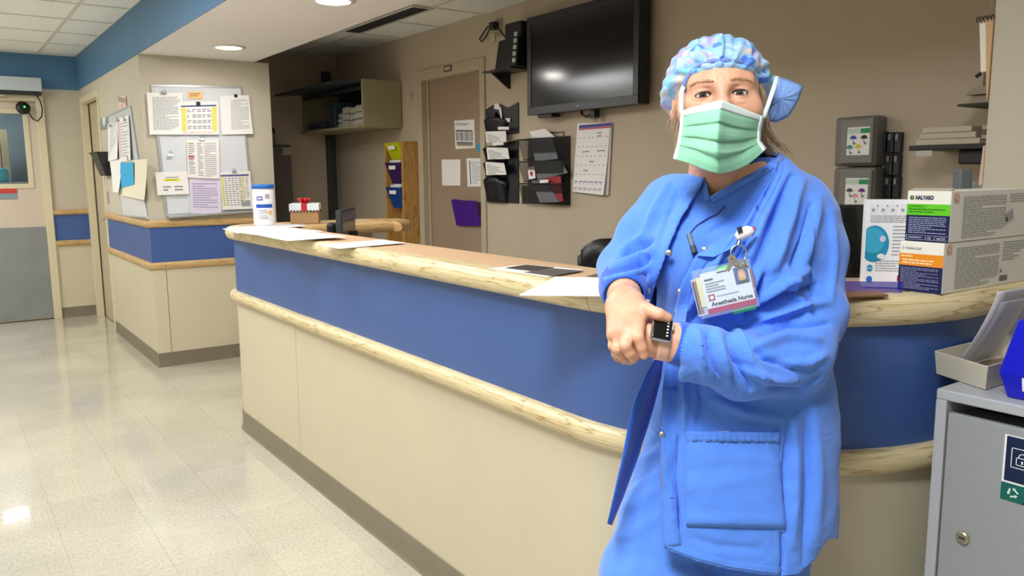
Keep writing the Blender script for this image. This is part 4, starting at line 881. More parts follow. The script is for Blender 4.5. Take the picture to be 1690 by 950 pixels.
# monitor inside the far corner
mn = thing('monitor', P(574, 404, 4.2)*np.array([1, 1, 0])+np.array([0, 0, .76]), 'thin grey monitor standing inside the far counter corner', 'monitor')
q = [P(563, 347, 4.02), P(586, 341.5, 4.34), P(588, 412, 4.34), P(565, 414, 4.02)]
nrm = np.cross(q[1]-q[0], q[3]-q[0]); nrm /= np.linalg.norm(nrm); nrm = nrm if nrm@CF > 0 else -nrm
MB().prism(q, nrm*.03).build('housing', DARK, mn, bevel=.003)
qs = [q[0]*.94+q[2]*.06, q[1]*.94+q[3]*.06, q[2]*.94+q[0]*.06, q[3]*.94+q[1]*.06]
MB().prism([p-nrm*.0015 for p in qs], nrm*.002).build('screen', mat('monitor_screen', (112, 106, 112), .25), mn)
t = [qs[0]*.78+qs[3]*.22, qs[1]*.78+qs[2]*.22, qs[1]*.72+qs[2]*.28, qs[0]*.72+qs[3]*.28]; MB().poly([p-nrm*.002 for p in t]).build('title_bar', mat('title_bar', (56, 58, 78), .4), mn)
mid = (q[2]+q[3])/2; MB().box(mid[0]-.02+.03, mid[0]+.02+.03, mid[1]-.02+.02, mid[1]+.02+.02, .765, mid[2]+.1).build('stand', BLACK, mn)
MB().lathe([(.06, 0), (.06, .01), (.03, .016)], (mid[0]+.03, mid[1]+.02, .7605), n=24).build('base', BLACK, mn)
sp_ = P(549, 380, 4.22); MB().box(sp_[0]-.026, sp_[0]+.022, sp_[1]-.035, sp_[1]+.03, .7605, P(551, 367, 4.22)[2]).build('desk_speaker', BLACK, bevel=.015, label='dark rounded speaker beside the monitor in the counter corner', cat='speaker')
# office chair
cc = P(1003, 430, 3.6)
ch = thing('office_chair', (cc[0], cc[1], 0), 'black office chair behind the counter, only its backrest top showing', 'chair')
th_ = math.radians(-52)                                     # the back faces the corridor
R_ = np.array([CR[0], CR[1], 0])/math.hypot(CR[0], CR[1]); Fw = np.array([CF[0], CF[1], 0])/math.hypot(CF[0], CF[1])
tz = P(1000, 393, 3.6)[2]; hw = .112
def back(name, w, z0, z1, off, th, m, arch=.04):
    g = []; 
    for i in range(9):
        z = z0+(z1-z0)*i/8; row = []
        for j in range(15):
            a = -1+2*j/14; zz = z-arch*(abs(a)**3)*(i/8); ww = w*(1-.10*(1-i/8))*(1.0); row.append(np.array([cc[0], cc[1], zz])+R_*a*ww+Fw*(off+.04*a*a))
        g.append(row)
    return MB().grid(g).build(name, m, ch, smooth=True, solid=th)
back('backrest', hw, .55, tz, 0, .03, BLACK, .055)
back('backrest_shell', hw*1.12, .58, tz-.055, .045, .02, DARK, .03)
tl = MB()
for i in range(6): 
    for j in range(5): p = np.array([cc[0], cc[1], tz-.075-.022*i])+R_*(-.05+.025*j)-Fw*.018; tl.obox(p, (R_, Fw, (0, 0, 1)), (.008, .0012, .003))
tl.build('mesh_holes', mat('chair_grey', (40, 42, 48), .5), ch, kind='stuff')
MB().lathe([(.0, 0), (.2, .0), (.23, .03), (.21, .07), (0, .08)], (cc[0]-Fw[0]*.0+Fw[0]*.25, cc[1]+Fw[1]*.25, .43), n=28, cap=False).build('seat', BLACK, ch, smooth=True)
MB().tube([(cc[0]+Fw[0]*.25, cc[1]+Fw[1]*.25, .08), (cc[0]+Fw[0]*.25, cc[1]+Fw[1]*.25, .44)], .025, 12).build('column', STEEL, ch)
MB().tube([(cc[0]+Fw[0]*.2, cc[1]+Fw[1]*.2, .45), np.array([cc[0], cc[1], .47])+Fw*.07, np.array([cc[0], cc[1], .62])+Fw*.04], .018, 8).build('back_bracket', DARK, ch)
for k in range(5):
    a = k*2*math.pi/5; b = np.array([cc[0], cc[1], 0])+Fw*.25; e = b+np.array([math.cos(a)*.26, math.sin(a)*.26, .07])
    l = MB().tube([b+(0, 0, .10), e], [.02, .014], 8).build('leg', BLACK, ch); MB().lathe([(.0, -.012), (.03, -.012), (.03, .012), (0, .012)], e-(0, 0, .04), (math.sin(a), -math.cos(a), 0), 14, cap=False).build('caster', BLACK, l)

# ================================================================== boxes at the near end of the counter
def carton(name, label, c, yaw, L, Wd, Hh, z0, end, side, m=None, open_top=False):
    """c = near lower corner (end meets side); the end goes along e2, the side along e1"""
    e1 = np.array([math.cos(yaw), math.sin(yaw), 0]); e2 = np.array([-math.sin(yaw), math.cos(yaw), 0]); c = np.array([c[0], c[1], z0])
    t = thing(name, c+e1*L/2+e2*Wd/2, label, 'box')
    m = m or mat('carton_white', (232, 228, 218), .5)
    MB().hexa([c, c+e1*L, c+e1*L+e2*Wd, c+e2*Wd], [q+np.array([0, 0, Hh]) for q in (c, c+e1*L, c+e1*L+e2*Wd, c+e2*Wd)]).build('carton', m, t, bevel=.0012)
    Fe = Fr(c+e2*Wd-e1*.0008, -e2, (0, 0, 1), -e1); Fs = Fr(c-e2*.0008, e1, (0, 0, 1), -e2)
    a = MB(); end(a, Fe, Wd, Hh); a.build('end_print', PR, t); b = MB(); side(b, Fs, L, Hh); b.build('side_print', PR, t)
    return t, Fe, Fs
NAVY = (22, 26, 74); TXT = (150, 150, 150)
def side_text(two):
    def f(mb, F, L, H):
        mb.lines(F, L*.13, L*.62, H*.06, H*.90, 20, TXT, w=0, th=.42, seed=4); mb.lines(F, L*.66, L*.95, H*(.5 if two else .72), H*.92, 8 if two else 4, TXT, w=0, th=.4, seed=8)
        mb.fdisc(F, L*.055, H*.86, .0085, 0, (214, 120, 70)); mb.fdisc(F, L*.055, H*.86, .0062, .0003, (236, 226, 214)); r = F.rot(L*.055, H*.86, .8); mb.fquad(r, -.007, .007, -.0012, .0012, .0005, (214, 120, 70))
        mb.fquad(F, L*.055-.0105, L*.055-.0095, H*.86-.0105, H*.86+.0105, .0002, (214, 150, 110)); mb.fquad(F, L*.055+.0095, L*.055+.0105, H*.86-.0105, H*.86+.0105, .0002, (214, 150, 110)); mb.fquad(F, L*.055-.0105, L*.055+.0105, H*.86+.0095, H*.86+.0105, .0002, (214, 150, 110)); mb.fquad(F, L*.055-.0105, L*.055+.0105, H*.86-.0105, H*.86-.0095, .0002, (214, 150, 110))
        if two:
            for k in range(16): mb.fquad(F, L*(.64+.006*k), L*(.64+.006*k+.0035*(1+k % 2)), H*.08, H*.2, 0, (120, 120, 126))
            mb.fquad(F, L*.64, L*.665, H*.26, H*.34, 0, (150, 150, 150))
        else:
            r = F.rot(L*.62, H*.24, .32); mb.fquad(r, 0, .045, 0, .03, 0, (206, 206, 204)); mb.lines(r, .004, .041, .004, .026, 4, (110, 110, 115), w=.0004); mb.fquad(r, .006, .014, .008, .018, .0006, (60, 60, 64))
    return f
def end_green(mb, F, W, H):
    mb.fquad(F, 0, W, 0, H*.52, 0, NAVY); mb.fquad(F, 0, W, H*.52, H*.74, 0, (96, 196, 30))
    mb.fdisc(F, W*.11, H*.865, W*.05, 0, (20, 70, 50)); mb.fdisc(F, W*.12, H*.865, W*.022, .0003, (140, 200, 60)); mb.text(F, 'HALYARD', W*.19, H*.83, 0, H*.11, (20, 30, 60), width=W*.42, bold=.0006)
    mb.text(F, 'FLUIDSHIELD* 1', W*.05, H*.675, .0004, H*.06, (16, 70, 30), width=W*.4); mb.lines(F, W*.05, W*.9, H*.56, H*.66, 2, (40, 120, 20), w=.0004, th=.5, seed=3)
    mb.lines(F, W*.07, W*.92, H*.15, H*.49, 9, (170, 176, 206), w=.0004, th=.35, seed=12)
    for a, b in ((.03, .44), (.47, .66), (.68, .97)):
        mb.fquad(F, W*a, W*b, H*.115, H*.12, .0004, (200, 204, 224)); mb.fquad(F, W*a, W*b, H*.03, H*.035, .0004, (200, 204, 224)); mb.fquad(F, W*a, W*(a+.008), H*.03, H*.12, .0004, (200, 204, 224))
    mb.text(F, 'CE', W*.52, H*.05, .0006, H*.06, (220, 224, 240)); mb.text(F, '46727', W*.73, H*.05, .0006, H*.055, (220, 224, 240), width=W*.2); mb.lines(F, W*.08, W*.40, H*.06, H*.09, 1, (220, 224, 240), w=.0006)
def end_orange(mb, F, W, H):
    mb.fquad(F, 0, W, 0, H*.52, 0, NAVY); mb.fquad(F, 0, W, H*.52, H*.76, 0, (226, 138, 30))
    mb.fdisc(F, W*.07, H*.87, W*.03, 0, (120, 126, 150)); mb.fdisc(F, W*.07, H*.87, W*.02, .0003, (236, 234, 230)); mb.text(F, 'Kimberly-Clark', W*.14, H*.845, 0, H*.08, (40, 44, 80), width=W*.36)
    mb.lines(F, W*.05, W*.55, H*.68, H*.74, 1, (250, 220, 170), w=.0004, th=.5); mb.lines(F, W*.08, W*.95, H*.55, H*.66, 2, (250, 220, 170), w=.0004, th=.5, seed=5)
    mb.lines(F, W*.05, W*.92, H*.05, H*.49, 14, (140, 146, 186), w=.0004, th=.36, seed=7)
YW = math.radians(-1.5)
cA = np.array([1.775, .862])
k1, Fe1, Fs1 = carton('mask_box', 'white mask box with an orange and navy end, lower of the two stacked', cA, YW, .40, .100, .112, ZK, end_orange, side_text(True))
k2, Fe2, Fs2 = carton('mask_box', 'white mask box with a green and navy end, stacked on top of the other', cA+np.array([.012, -.002]), YW, .40, .098, .112, ZK+.1130, end_green, side_text(False))
flp = MB(); fl_ = Fr(Fe2.p(0, .112, 0), Fe2.u, Fe2.v, Fe2.w); flp.hexa([fl_.p(.004, .0008, -.02), fl_.p(.094, .0008, -.02), fl_.p(.094, .0008, -.002), fl_.p(.004, .0008, -.002)], [fl_.p(.004, .006, -.02), fl_.p(.094, .006, -.02), fl_.p(.094, .0016, -.002), fl_.p(.004, .0016, -.002)])
flp.build('open_flap', mat('carton_grey', (186, 176, 160), .6), k2)
def end3(mb, F, W, H): mb.lines(F, W*.1, W*.9, H*.2, H*.8, 8, TXT, w=0)
def resp(mb, F, W, H):
    mb.fdisc(F, W*.21, H*.50, W*.34, 0, (30, 140, 176), 28, ry=H*.21); mb.fdisc(F, W*.18, H*.54, W*.27, .0003, (58, 166, 200), 24, ry=H*.15); mb.fdisc(F, W*.38, H*.36, W*.09, .0005, (224, 230, 234), 16, ry=H*.03)
    mb.fdisc(F, W*.40, H*.56, W*.07, .0006, (204, 200, 226), 16, ry=H*.036)
    for a, b in ((.20, .30), (.42, .56)): pass
    for k in range(4): mb.fquad(F, W*(.09+.22*k), W*(.26+.22*k), H*.845, H*.945, 0, (226, 228, 232)); mb.fdisc(F, W*(.15+.22*k), H*.885, W*.04, .0003, (150, 156, 166)); mb.fdisc(F, W*(.245+.22*k), H*.935, W*.016, .0005, (30, 36, 50))
    mb.lines(F, W*.1, W*.96, H*.74, H*.83, 4, TXT, w=0, seed=2); mb.lines(F, W*.62, W*.96, H*.36, H*.72, 9, TXT, w=0, th=.35, seed=9); mb.lines(F, W*.26, W*.96, H*.18, H*.32, 5, TXT, w=0, th=.35, seed=10)
    mb.fdisc(F, W*.14, H*.22, W*.07, .0, (40, 140, 190), ry=H*.04); mb.fdisc(F, W*.14, H*.09, W*.07, .0, (40, 110, 190), ry=H*.04); mb.lines(F, W*.08, W*.2, H*.21, H*.23, 1, (220, 236, 244), w=.0005)
    mb.text(F, '3M', W*.78, H*.085, .0004, H*.075, (206, 30, 60), bold=.002)
a0, a1 = onz(1425, 474.5, ZK), onz(1498, 476.5, ZK)
yw3 = math.atan2(a1[1]-a0[1], a1[0]-a0[0])
e1 = np.array([math.cos(yw3), math.sin(yw3), 0]); e2 = np.array([-e1[1], e1[0], 0])
a0 = a0+e2*.014; a1 = a1+e2*.014
d_ = (a0-CP)@CF; h3 = P(1431, 329, d_)[2]-ZK
W3 = np.linalg.norm(a1-a0)
t3 = thing('respirator_box', (a0+a1)/2+e2*.04, 'tall white respirator box with a blue mask picture beside the stacked boxes', 'box')
MB().hexa([a0, a0+e1*(W3-.002), a0+e1*(W3-.002)+e2*.05, a0+e2*.05], [q+np.array([0, 0, h3]) for q in (a0, a0+e1*(W3-.002), a0+e1*(W3-.002)+e2*.05, a0+e2*.05)]).build('carton', mat('carton_white2', (236, 236, 240), .45), t3, bevel=.001)
b = MB(); resp(b, Fr(a0-e2*.0008, e1, (0, 0, 1), -e2), W3*1.0, h3); b.v = [tuple(np.array(p)+e1*(min(W3-.003, max(.001, (np.array(p)-a0)@e1))-(np.array(p)-a0)@e1)) for p in b.v]; b.build('front_print', PR, t3)
# ------------------------------------------------------------------ behind the boxes
mm = thing('monitor', onz(1400, 470, ZK)*np.array([1, 1, 0])+np.array([.02, .22, .9]), 'large black monitor behind the tall white respirator box', 'monitor')
q = [P(1352, 337, 2.08), P(1436, 337, 2.18), P(1436, 458, 2.18), P(1352, 458, 2.08)]
nv = np.cross(q[1]-q[0], q[3]-q[0]); nv /= np.linalg.norm(nv); nv = nv if nv@CF > 0 else -nv
MB().prism(q, nv*.03).build('housing', BLACK, mm, bevel=.004)
MB().prism([q[0]*.95+q[2]*.05-nv*.001, q[1]*.95+q[3]*.05-nv*.001, q[2]*.95+q[0]*.05-nv*.001, q[3]*.95+q[1]*.05-nv*.001], nv*.002).build('screen', mat('tv_screen', (8, 9, 12), .13), mm)
mc = (q[2]+q[3])/2+nv*.02; MB().tube([mc+(0, 0, .05)+nv*.03, (mc+nv*.03)*np.array([1, 1, 0])+np.array([0, 0, .735])], .018, 10).build('stand', BLACK, mm)
MB().lathe([(.11, 0), (.11, .012), (.02, .02)], (mc+nv*.03)*np.array([1, 1, 0])+np.array([0, 0, .722]), n=28).build('base', BLACK, mm)
dk = (mc+nv*.03); MB().box(dk[0]-.2, dk[0]+.42, dk[1]-.14, dk[1]+.3, .69, .72).build('desk_surface', LAM, ctr)
MB().box(dk[0]+.3, dk[0]+.32, dk[1]-.1, dk[1]+.28, 0, .69).build('desk_support', CREAM, ctr)
# clear blue tray in front of the tall box, brown boards
bt = thing('blue_tray', onz(1440, 479, ZK), 'clear blue plastic tray lip at the foot of the tall white box', 'tray')
TB = mat('clear_blue', (26, 30, 170), .15, alpha=.55)
p0, p1 = onz(1370, 481, ZK), onz(1489, 482.5, ZK); dv_ = (p1-p0)/np.linalg.norm(p1-p0); nv2 = np.array([-dv_[1], dv_[0], 0])
MB().hexa([p0, p1, p1+nv2*.003, p0+nv2*.003], [x+np.array([0, 0, .024]) for x in (p0, p1, p1+nv2*.003, p0+nv2*.003)]).build('front_lip', TB, bt)
MB().hexa([p0, p0+nv2*.012, p0+nv2*.012+dv_*.003, p0+dv_*.003], [x+np.array([0, 0, .024]) for x in (p0, p0+nv2*.012, p0+nv2*.012+dv_*.003, p0+dv_*.003)]).build('end_lip', TB, bt)
flat([(1360, 484), (1452, 483), (1466, 489), (1385, 493)], .0035, 'clipboard', 'thin brown board lying on the counter beside the tall box', m=mat('brown_board', (134, 96, 62), .5), th=.004)
flat([(1365, 490), (1398, 491), (1404, 494), (1370, 497)], .0, 'clipboard', 'small tan board under the thin brown board', m=mat('tan_board', (186, 150, 100), .5), th=.003)
# ------------------------------------------------------------------ shelf with papers on the dark back wall
(su0, sv0), (su1, _) = FB.uv(1500, 236, .26), FB.uv(1650, 236, .26)
sf = thing('wall_shelf', FB.p((su0+su1)/2, sv0-.03, 0), 'dark wall shelf with paper stacks behind the column', 'shelf')
SHM = mat('shelf_dark', (34, 32, 34), .5)
MB().fbox(FB, su0, su1, sv0-.028, sv0-.01, .0, .26).build('board', SHM, sf, bevel=.003)
MB().fbox(FB, su0+.16, su1, sv0-.08, sv0-.028, .0, .22).build('bracket', SHM, sf, bevel=.006)
for k in range(3):
    a0_, b0_ = su0+.015+.006*k, su0+.24-.02*k
    MB().fbox(FB, a0_, b0_, sv0-.0098+k*.022, sv0+.011+k*.022, .03, .24-.01*k).build('paper_stack', mat('paper_cream', (196, 186, 166), .7), bevel=.003, label='%s stack of papers on the dark wall shelf' % ('bottom', 'middle', 'top')[k], cat='papers', group='paper stacks on the wall shelf')
MB().fbox(FB, su0+.03, su0+.09, sv0-.05, sv0-.029, .261, .264).build('shelf_tag', mat('tag_grey', (190, 186, 180), .6), sf)
for k in range(4): MB().fbox(FB, su1-.17+.1, su1-.07+.1, sv0-.0098+k*.016, sv0+.004+k*.016, .03, .24).build('book', mat('book_%d' % (k % 2), ((120, 90, 84), (180, 170, 156))[k % 2], .6), bevel=.001, label='thin book on the dark shelf by the column, %s in its pile' % ('lowest', 'second', 'third', 'topmost')[k], cat='book', group='books on the wall shelf')
(tu0, tv0), (tu1, tv1) = FB.uv(1580, 172, .20), FB.uv(1650, 172, .20)
ds = thing('paper_tray', FB.p((tu0+tu1)/2, tv0, .0), 'thin metal wall rack with papers high on the dark wall', 'rack')
MB().fbox(FB, tu0, tu0+.012, tv0, FB.uv(1585, 74, .06)[1], .0, .02).build('upright', mat('rack_grey', (110, 106, 100), .5, metal=.4), ds)
MB().fbox(FB, tu0, tu1, tv0-.008, tv0, .0, .20).build('tray', SHM, ds)
for k in range(2):
    MB().hexa([FB.p(tu0+.02, tv0+.0005+k*.03, .02), FB.p(tu1, tv0+.0005+k*.03, .02), FB.p(tu1, tv0+.0005+k*.03, .19), FB.p(tu0+.02, tv0+.0005+k*.03, .19)], [FB.p(tu0+.04, tv0+.028+k*.03, .02), FB.p(tu1, tv0+.028+k*.03, .02), FB.p(tu1, tv0+.028+k*.03, .17), FB.p(tu0+.04, tv0+.028+k*.03, .17)]).build('paper_stack', mat('paper_dim', (170, 158, 140), .7), label='%s slanted paper pile in the thin metal wall rack' % ('lower', 'upper')[k], cat='papers', group='papers in the metal wall rack')
# grey and green desk things between the shelf and the boxes
g = P(1588, 296, 2.085); gz = P(1588, 279, 2.085)[2]; gb0 = ZT+.001
gd = thing('upright_device', (g[0], g[1], gb0), 'grey upright desk device seen over the stacked boxes', 'device')
MB().obox((g[0], g[1], (gz+gb0)/2), (R_, Fw, (0, 0, 1)), (.016, .02, (gz-gb0)/2)).build('body', mat('device_grey', (96, 104, 108), .5), gd, bevel=.005)
MB().obox((g[0]+R_[0]*.026, g[1]+R_[1]*.026, (gz-.03+gb0)/2), (R_, Fw, (0, 0, 1)), (.010, .018, (gz-.03-gb0)/2)).build('handset', mat('device_grey2', (130, 136, 138), .5), gd, bevel=.006)
# ------------------------------------------------------------------ things hung on the far side of the column
def ondy(px, py, dy): return ony(px, py, COLY+dy)
hg = thing('hanging_clipboard', (COLX+.12, COLY+.02, ondy(1610, 125, .02)[2]), 'white ring-bound pad hanging by a cord on the column edge', 'notepad')
z1, z0 = ondy(1610, 30, .03)[2], ondy(1610, 118, .03)[2]
MB().hexa([(COLX+.005, COLY+.002, z0), (COLX+.2, COLY+.002, z0), (COLX+.2, COLY+.036, z0), (COLX+.005, COLY+.030, z0)], [(COLX+.005, COLY+.002, z1), (COLX+.2, COLY+.002, z1), (COLX+.2, COLY+.050, z1), (COLX+.005, COLY+.044, z1)]).build('white_pages', mat('pad_white', (238, 230, 214), .7), hg, bevel=.002)
z0b = ondy(1610, 165, .02)[2]
MB().hexa([(COLX-.004, COLY+.001, z0b), (COLX+.19, COLY+.001, z0b), (COLX+.19, COLY+.004, z0b), (COLX-.004, COLY+.004, z0b)], [(COLX-.004, COLY+.001, z1), (COLX+.19, COLY+.001, z1), (COLX+.19, COLY+.022, z1), (COLX-.004, COLY+.022, z1)]).build('tan_pages', mat('pad_tan', (206, 170, 124), .7), hg)
rg = MB()
for k in range(5): rg.lathe([(.007, -.001), (.009, -.001), (.009, .001), (.007, .001), (.007, -.001)], (COLX-.002+.0, COLY+.004+.010*k, z1+.002), (0, 1, 0), 12, cap=False)
rg.build('rings', BLACK, hg, kind='stuff')
MB().tube([(COLX+.003, COLY+.04, z0-.012), (COLX+.003, COLY+.028, z0-.004)], .006, 8).build('clip', BLACK, hg)
MB().tube([(COLX+.01, COLY+.02, z1), (COLX+.015, COLY+.008, z1+.10), (COLX+.02, COLY+.004, z1+.2)], .0018, 6).build('cord', mat('cord_grey', (150, 140, 124), .6), hg)
pk = MB(); zA, zB = ondy(1606, 240, .01)[2], ondy(1606, 306, .01)[2]; pk.hexa([(COLX+.002, COLY+.001, zB), (COLX+.15, COLY+.001, zB), (COLX+.15, COLY+.012, zB), (COLX+.002, COLY+.012, zB)], [(COLX+.002, COLY+.001, zA), (COLX+.15, COLY+.001, zA), (COLX+.15, COLY+.006, zA), (COLX+.002, COLY+.006, zA)]); pk.build('pink_notice', mat('pink_card', (214, 180, 156), .7), label='pinkish card fixed low on the far side of the column', cat='card')

# ================================================================== locked grey waste console at the right
BX0, BY1 = 1.655, .800; BY0, BX1 = .30, 2.05
zbt = P(1566, 640, (np.array([BX0, BY1, .95])-CP)@CF)[2]
bn = thing('waste_console', ((BX0+BX1)/2, (BY0+BY1)/2, 0), 'grey metal locked paper-disposal console in front of the counter end', 'console')
GM = mat('console_grey', (150, 152, 154), .45, noise=.02); GM2 = mat('console_edge', (172, 174, 178), .4)
e = .022
MB().box(BX0, BX1, BY0, BY1, zbt-.022, zbt).build('top_panel', GM2, bn, bevel=.003)
MB().box(BX0, BX1, BY1-e, BY1, 0, zbt-.022).build('side_panel', GM2, bn, bevel=.002); MB().box(BX0, BX1, BY0, BY0+e, 0, zbt-.022).build('side_panel', GM2, bn, bevel=.002)
MB().box(BX1-.02, BX1, BY0+e, BY1-e, 0, zbt-.022).build('back_panel', GM, bn)
zd = P(1580, 680, (np.array([BX0, BY1-e, .9])-CP)@CF)[2]
MB().prism([(BX0+.12, BY0+e, zd-.02), (BX0+.12, BY1-e, zd-.02), (BX0+.30, BY1-e, zbt-.03), (BX0+.30, BY0+e, zbt-.03)], (.004, 0, 0)).build('slot_chute', DARK, bn)
MB().box(BX0+.004, BX0+.02, BY0+e+.003, BY1-e-.003, .05, zd).build('door', GM, bn, bevel=.002)
MB().box(BX0+.01, BX1-.02, BY0+e, BY1-e, .0, .05).build('plinth', DARK, bn)
MB().box(BX0+.02, BX0+.12, BY0+e, BY1-e, zd-.02, zd-.012).build('slot_lip', GM, bn)
FBN = FX(BX0+.004)
u, v = FBN.uv(1590, 886, 0); lkk = MB().lathe([(.013, 0), (.013, .006), (.010, .008), (0, .008)], FBN.p(u, v, 0), (-1, 0, 0), 24, cap=False).build('lock', mat('lock_brass', (190, 180, 150), .3, metal=.8), bn, smooth=False)
MB().fbox(FBN, u-.006, u+.006, v-.0015, v+.0015, .0078, .0085).build('keyway', BLACK, lkk)
f, W, Hh, pts = quadfr(FBN, [(1661, 716), (1790, 750), (1778, 870), (1652, 820)], .001)
u0, v1 = FBN.uv(1661, 716, .001); ub, vb = FBN.uv(1653, 822, .001)
sw, sh_ = .20, v1-vb
Fsg = Fr(FBN.p(u0-.002, vb, .0012), FBN.u, FBN.v, FBN.w)
sgn = MB().fbox(Fsg, 0, sw, 0, sh_, -.001, .0).build('sign', PAPER, bn)
p = MB(); p.fquad(Fsg, .004, sw-.004, sh_*.30, sh_*.985, .0006, (20, 34, 66)); p.fquad(Fsg, .0, sw, .0, sh_*.27, .0006, (20, 96, 88)); p.poly([Fsg.p(.04, 0, .0008), Fsg.p(sw, 0, .0008), Fsg.p(sw, sh_*.27, .0008), Fsg.p(.055, sh_*.27, .0008)], (16, 40, 74))
WH = (226, 232, 236); bx, by, bs = .014, sh_*.52, .040
for a in ((bx, bx+bs, by, by+.0015), (bx, bx+bs, by+bs-.0015, by+bs), (bx, bx+.0015, by, by+bs), (bx+bs-.0015, bx+bs, by, by+bs)): p.fquad(Fsg, *a, .0008, WH)
cx_, cy_ = bx+bs/2, by+bs*.36
for a in ((cx_-.011, cx_+.011, cy_-.008, cy_-.0065), (cx_-.011, cx_+.011, cy_+.0065, cy_+.008), (cx_-.011, cx_-.0095, cy_-.008, cy_+.008), (cx_+.0095, cx_+.011, cy_-.008, cy_+.008), (cx_-.0015, cx_+.0015, cy_-.004, cy_+.002)): p.fquad(Fsg, *a, .001, WH)
arc_ = [(cx_+.0075*math.cos(t), cy_+.008+.009*math.sin(t)) for t in np.linspace(0, math.pi, 10)]; arc2 = [(cx_+.006*math.cos(t), cy_+.008+.0075*math.sin(t)) for t in np.linspace(0, math.pi, 10)]
for k in range(9): p.poly([Fsg.p(*arc_[k], .001), Fsg.p(*arc_[k+1], .001), Fsg.p(*arc2[k+1], .001), Fsg.p(*arc2[k], .001)], WH)
rc = (.022, sh_*.135)
for k in range(3):
    r = Fsg.rot(rc[0], rc[1], k*2*math.pi/3+.3); p.fquad(r, -.0065, .003, -.0085, -.0055, .001, (220, 240, 230)); p.poly([r.p(.002, -.0105, .001), r.p(.0075, -.007, .001), r.p(.002, -.0035, .001)], (220, 240, 230))
p.build('sign_print', PR, sgn)
for k in range(9): pass
# beige tray on it
ty = thing('desk_tray', (BX0+.12, BY1-.05, zbt), 'beige plastic letter tray on the grey console', 'tray')
TR = mat('tray_beige', (196, 188, 168), .45)
dT = (np.array([BX0, BY1, 1.0])-CP)@CF
zt0 = zbt+.001; zt1 = zt0+.052
def onzp(px, py, z): q = onz(px, py, z); return q
cBL = onz(1626, 642, zt0+.002); cL = onz(1545, 615, zt0+.002)
# outline of the tray on the console: near-left corner, left corner, and the run towards +X
eL = (cL-cBL)/np.linalg.norm(cL-cBL); eR = np.array([eL[1], -eL[0], 0]); eR = np.array([.9995, -.03, 0])
LW, LD = np.linalg.norm(cL-cBL), .30
def ring(off, z): return [cBL+eL*(-off)+eR*(-off)+(0, 0, z-cBL[2]), cBL+eL*(LW+off)+eR*(-off)+(0, 0, z-cBL[2]), cBL+eL*(LW+off)+eR*(LD+off)+(0, 0, z-cBL[2]), cBL+eL*(-off)+eR*(LD+off)+(0, 0, z-cBL[2])]
o0, o1, i0, i1 = ring(0, zt0), ring(.006, zt1), ring(-.004, zt0+.004), ring(.002, zt1)
b = MB(); vs = o0+o1+i1+i0; fs = [(3, 2, 1, 0)]
for r in range(3): fs += [(r*4+k, r*4+(k+1) % 4, (r+1)*4+(k+1) % 4, (r+1)*4+k) for k in range(4)]
fs += [(12, 13, 14, 15)]; b.add(vs, fs); b.build('body', TR, ty, bevel=.004, seg=3, weld=True)
# curled clear sheets standing in the tray
def curled(name, lab, m, off, hgt, lean, wdt, s0=.0):
    g = []
    for i in range(13):
        t = i/12; row = []
        for j in range(5):
            a = j/4; base = cBL+eL*(.03+off)+eR*(.06+s0+a*wdt); up_ = math.sin(t*1.35)/math.sin(1.35)*hgt; ll = (1-math.cos(t*1.35))/(1-math.cos(1.35))*lean
            row.append(base+np.array([0, 0, .006+up_])+eL*(.10*(1-t)**2*1.0)-eL*.0+eR*ll*.2)
        g.append(row)
    return MB().grid(g).build(name, m, smooth=True, solid=.0008, label=lab, cat='paper')
curled('paper_sheet', 'white curled sheet standing in the beige tray', mat('sheet_pale', (214, 210, 214), .5), -.0, .185, .05, .16)
curled('plastic_sleeve', 'clear plastic sleeve curled in the beige tray in front of the white sheet', mat('clear_sleeve', (226, 226, 232), .2, alpha=.35), -.012, .165, .04, .16)
MB().obox(cBL+eL*.05+eR*.06+(0, 0, .008), (eR, eL, (0, 0, 1)), (.03, .025, .003)).build('note_card', mat('brown_card', (128, 84, 66), .6), label='small brown card lying in the beige tray', cat='card')
# blue bin
qb = P(1690, 610, 1.36)
bb = thing('storage_bin', (1.70, .60, zbt), 'bright blue plastic bin with a white label on the grey console', 'bin')
BB = mat('bin_blue', (20, 24, 190), .3, sss=0)
dB = 1.42
def Q(px, py, d=dB): return P(px, py, d)
zb0, zb1 = zbt+.0012, Q(1672, 548, 1.44)[2]
pA_ = onz(1664, 632, zb0); pA_ = np.array([BX0+.035, pA_[1]+.0, zb0]); 
yb1 = ony(1662, 632, 0.5)[1]
# sides lean out; far-left corner set from the photograph
xq = BX0+.04; yq = (onx(1664, 630, xq))[1]
bot = [np.array([xq, yq, zb0]), np.array([xq, yq-.22, zb0]), np.array([xq+.2, yq-.22, zb0]), np.array([xq+.2, yq, zb0])]
mid = [np.array([xq-.012, yq+.014, zb0+.05]), np.array([xq-.012, yq-.235, zb0+.05]), np.array([xq+.21, yq-.235, zb0+.05]), np.array([xq+.21, yq+.014, zb0+.05])]
topq = [np.array([xq+.002, yq-.008, zb1]), np.array([xq+.002, yq-.215, zb1]), np.array([xq+.2, yq-.215, zb1]), np.array([xq+.2, yq-.008, zb1])]
b = MB(); sh2 = lambda r, k: [q*(1-k)+sum(r)/4*k for q in r]
vs = bot+mid+topq+sh2(topq, .05)+sh2(mid, .05)+[q+np.array([0, 0, .004]) for q in sh2(bot, .05)]; fs = [(0, 1, 2, 3)]
for r in range(5): fs += [(r*4+k, r*4+(k+1) % 4, (r+1)*4+(k+1) % 4, (r+1)*4+k) for k in range(4)]
fs += [(20, 21, 22, 23)]; b.add(vs, fs); b.build('body', BB, bb, bevel=.006, seg=3, weld=True)
nl = np.cross(mid[1]-mid[0], bot[0]-mid[0]); nl /= np.linalg.norm(nl); nl = nl if nl[0] < 0 else -nl
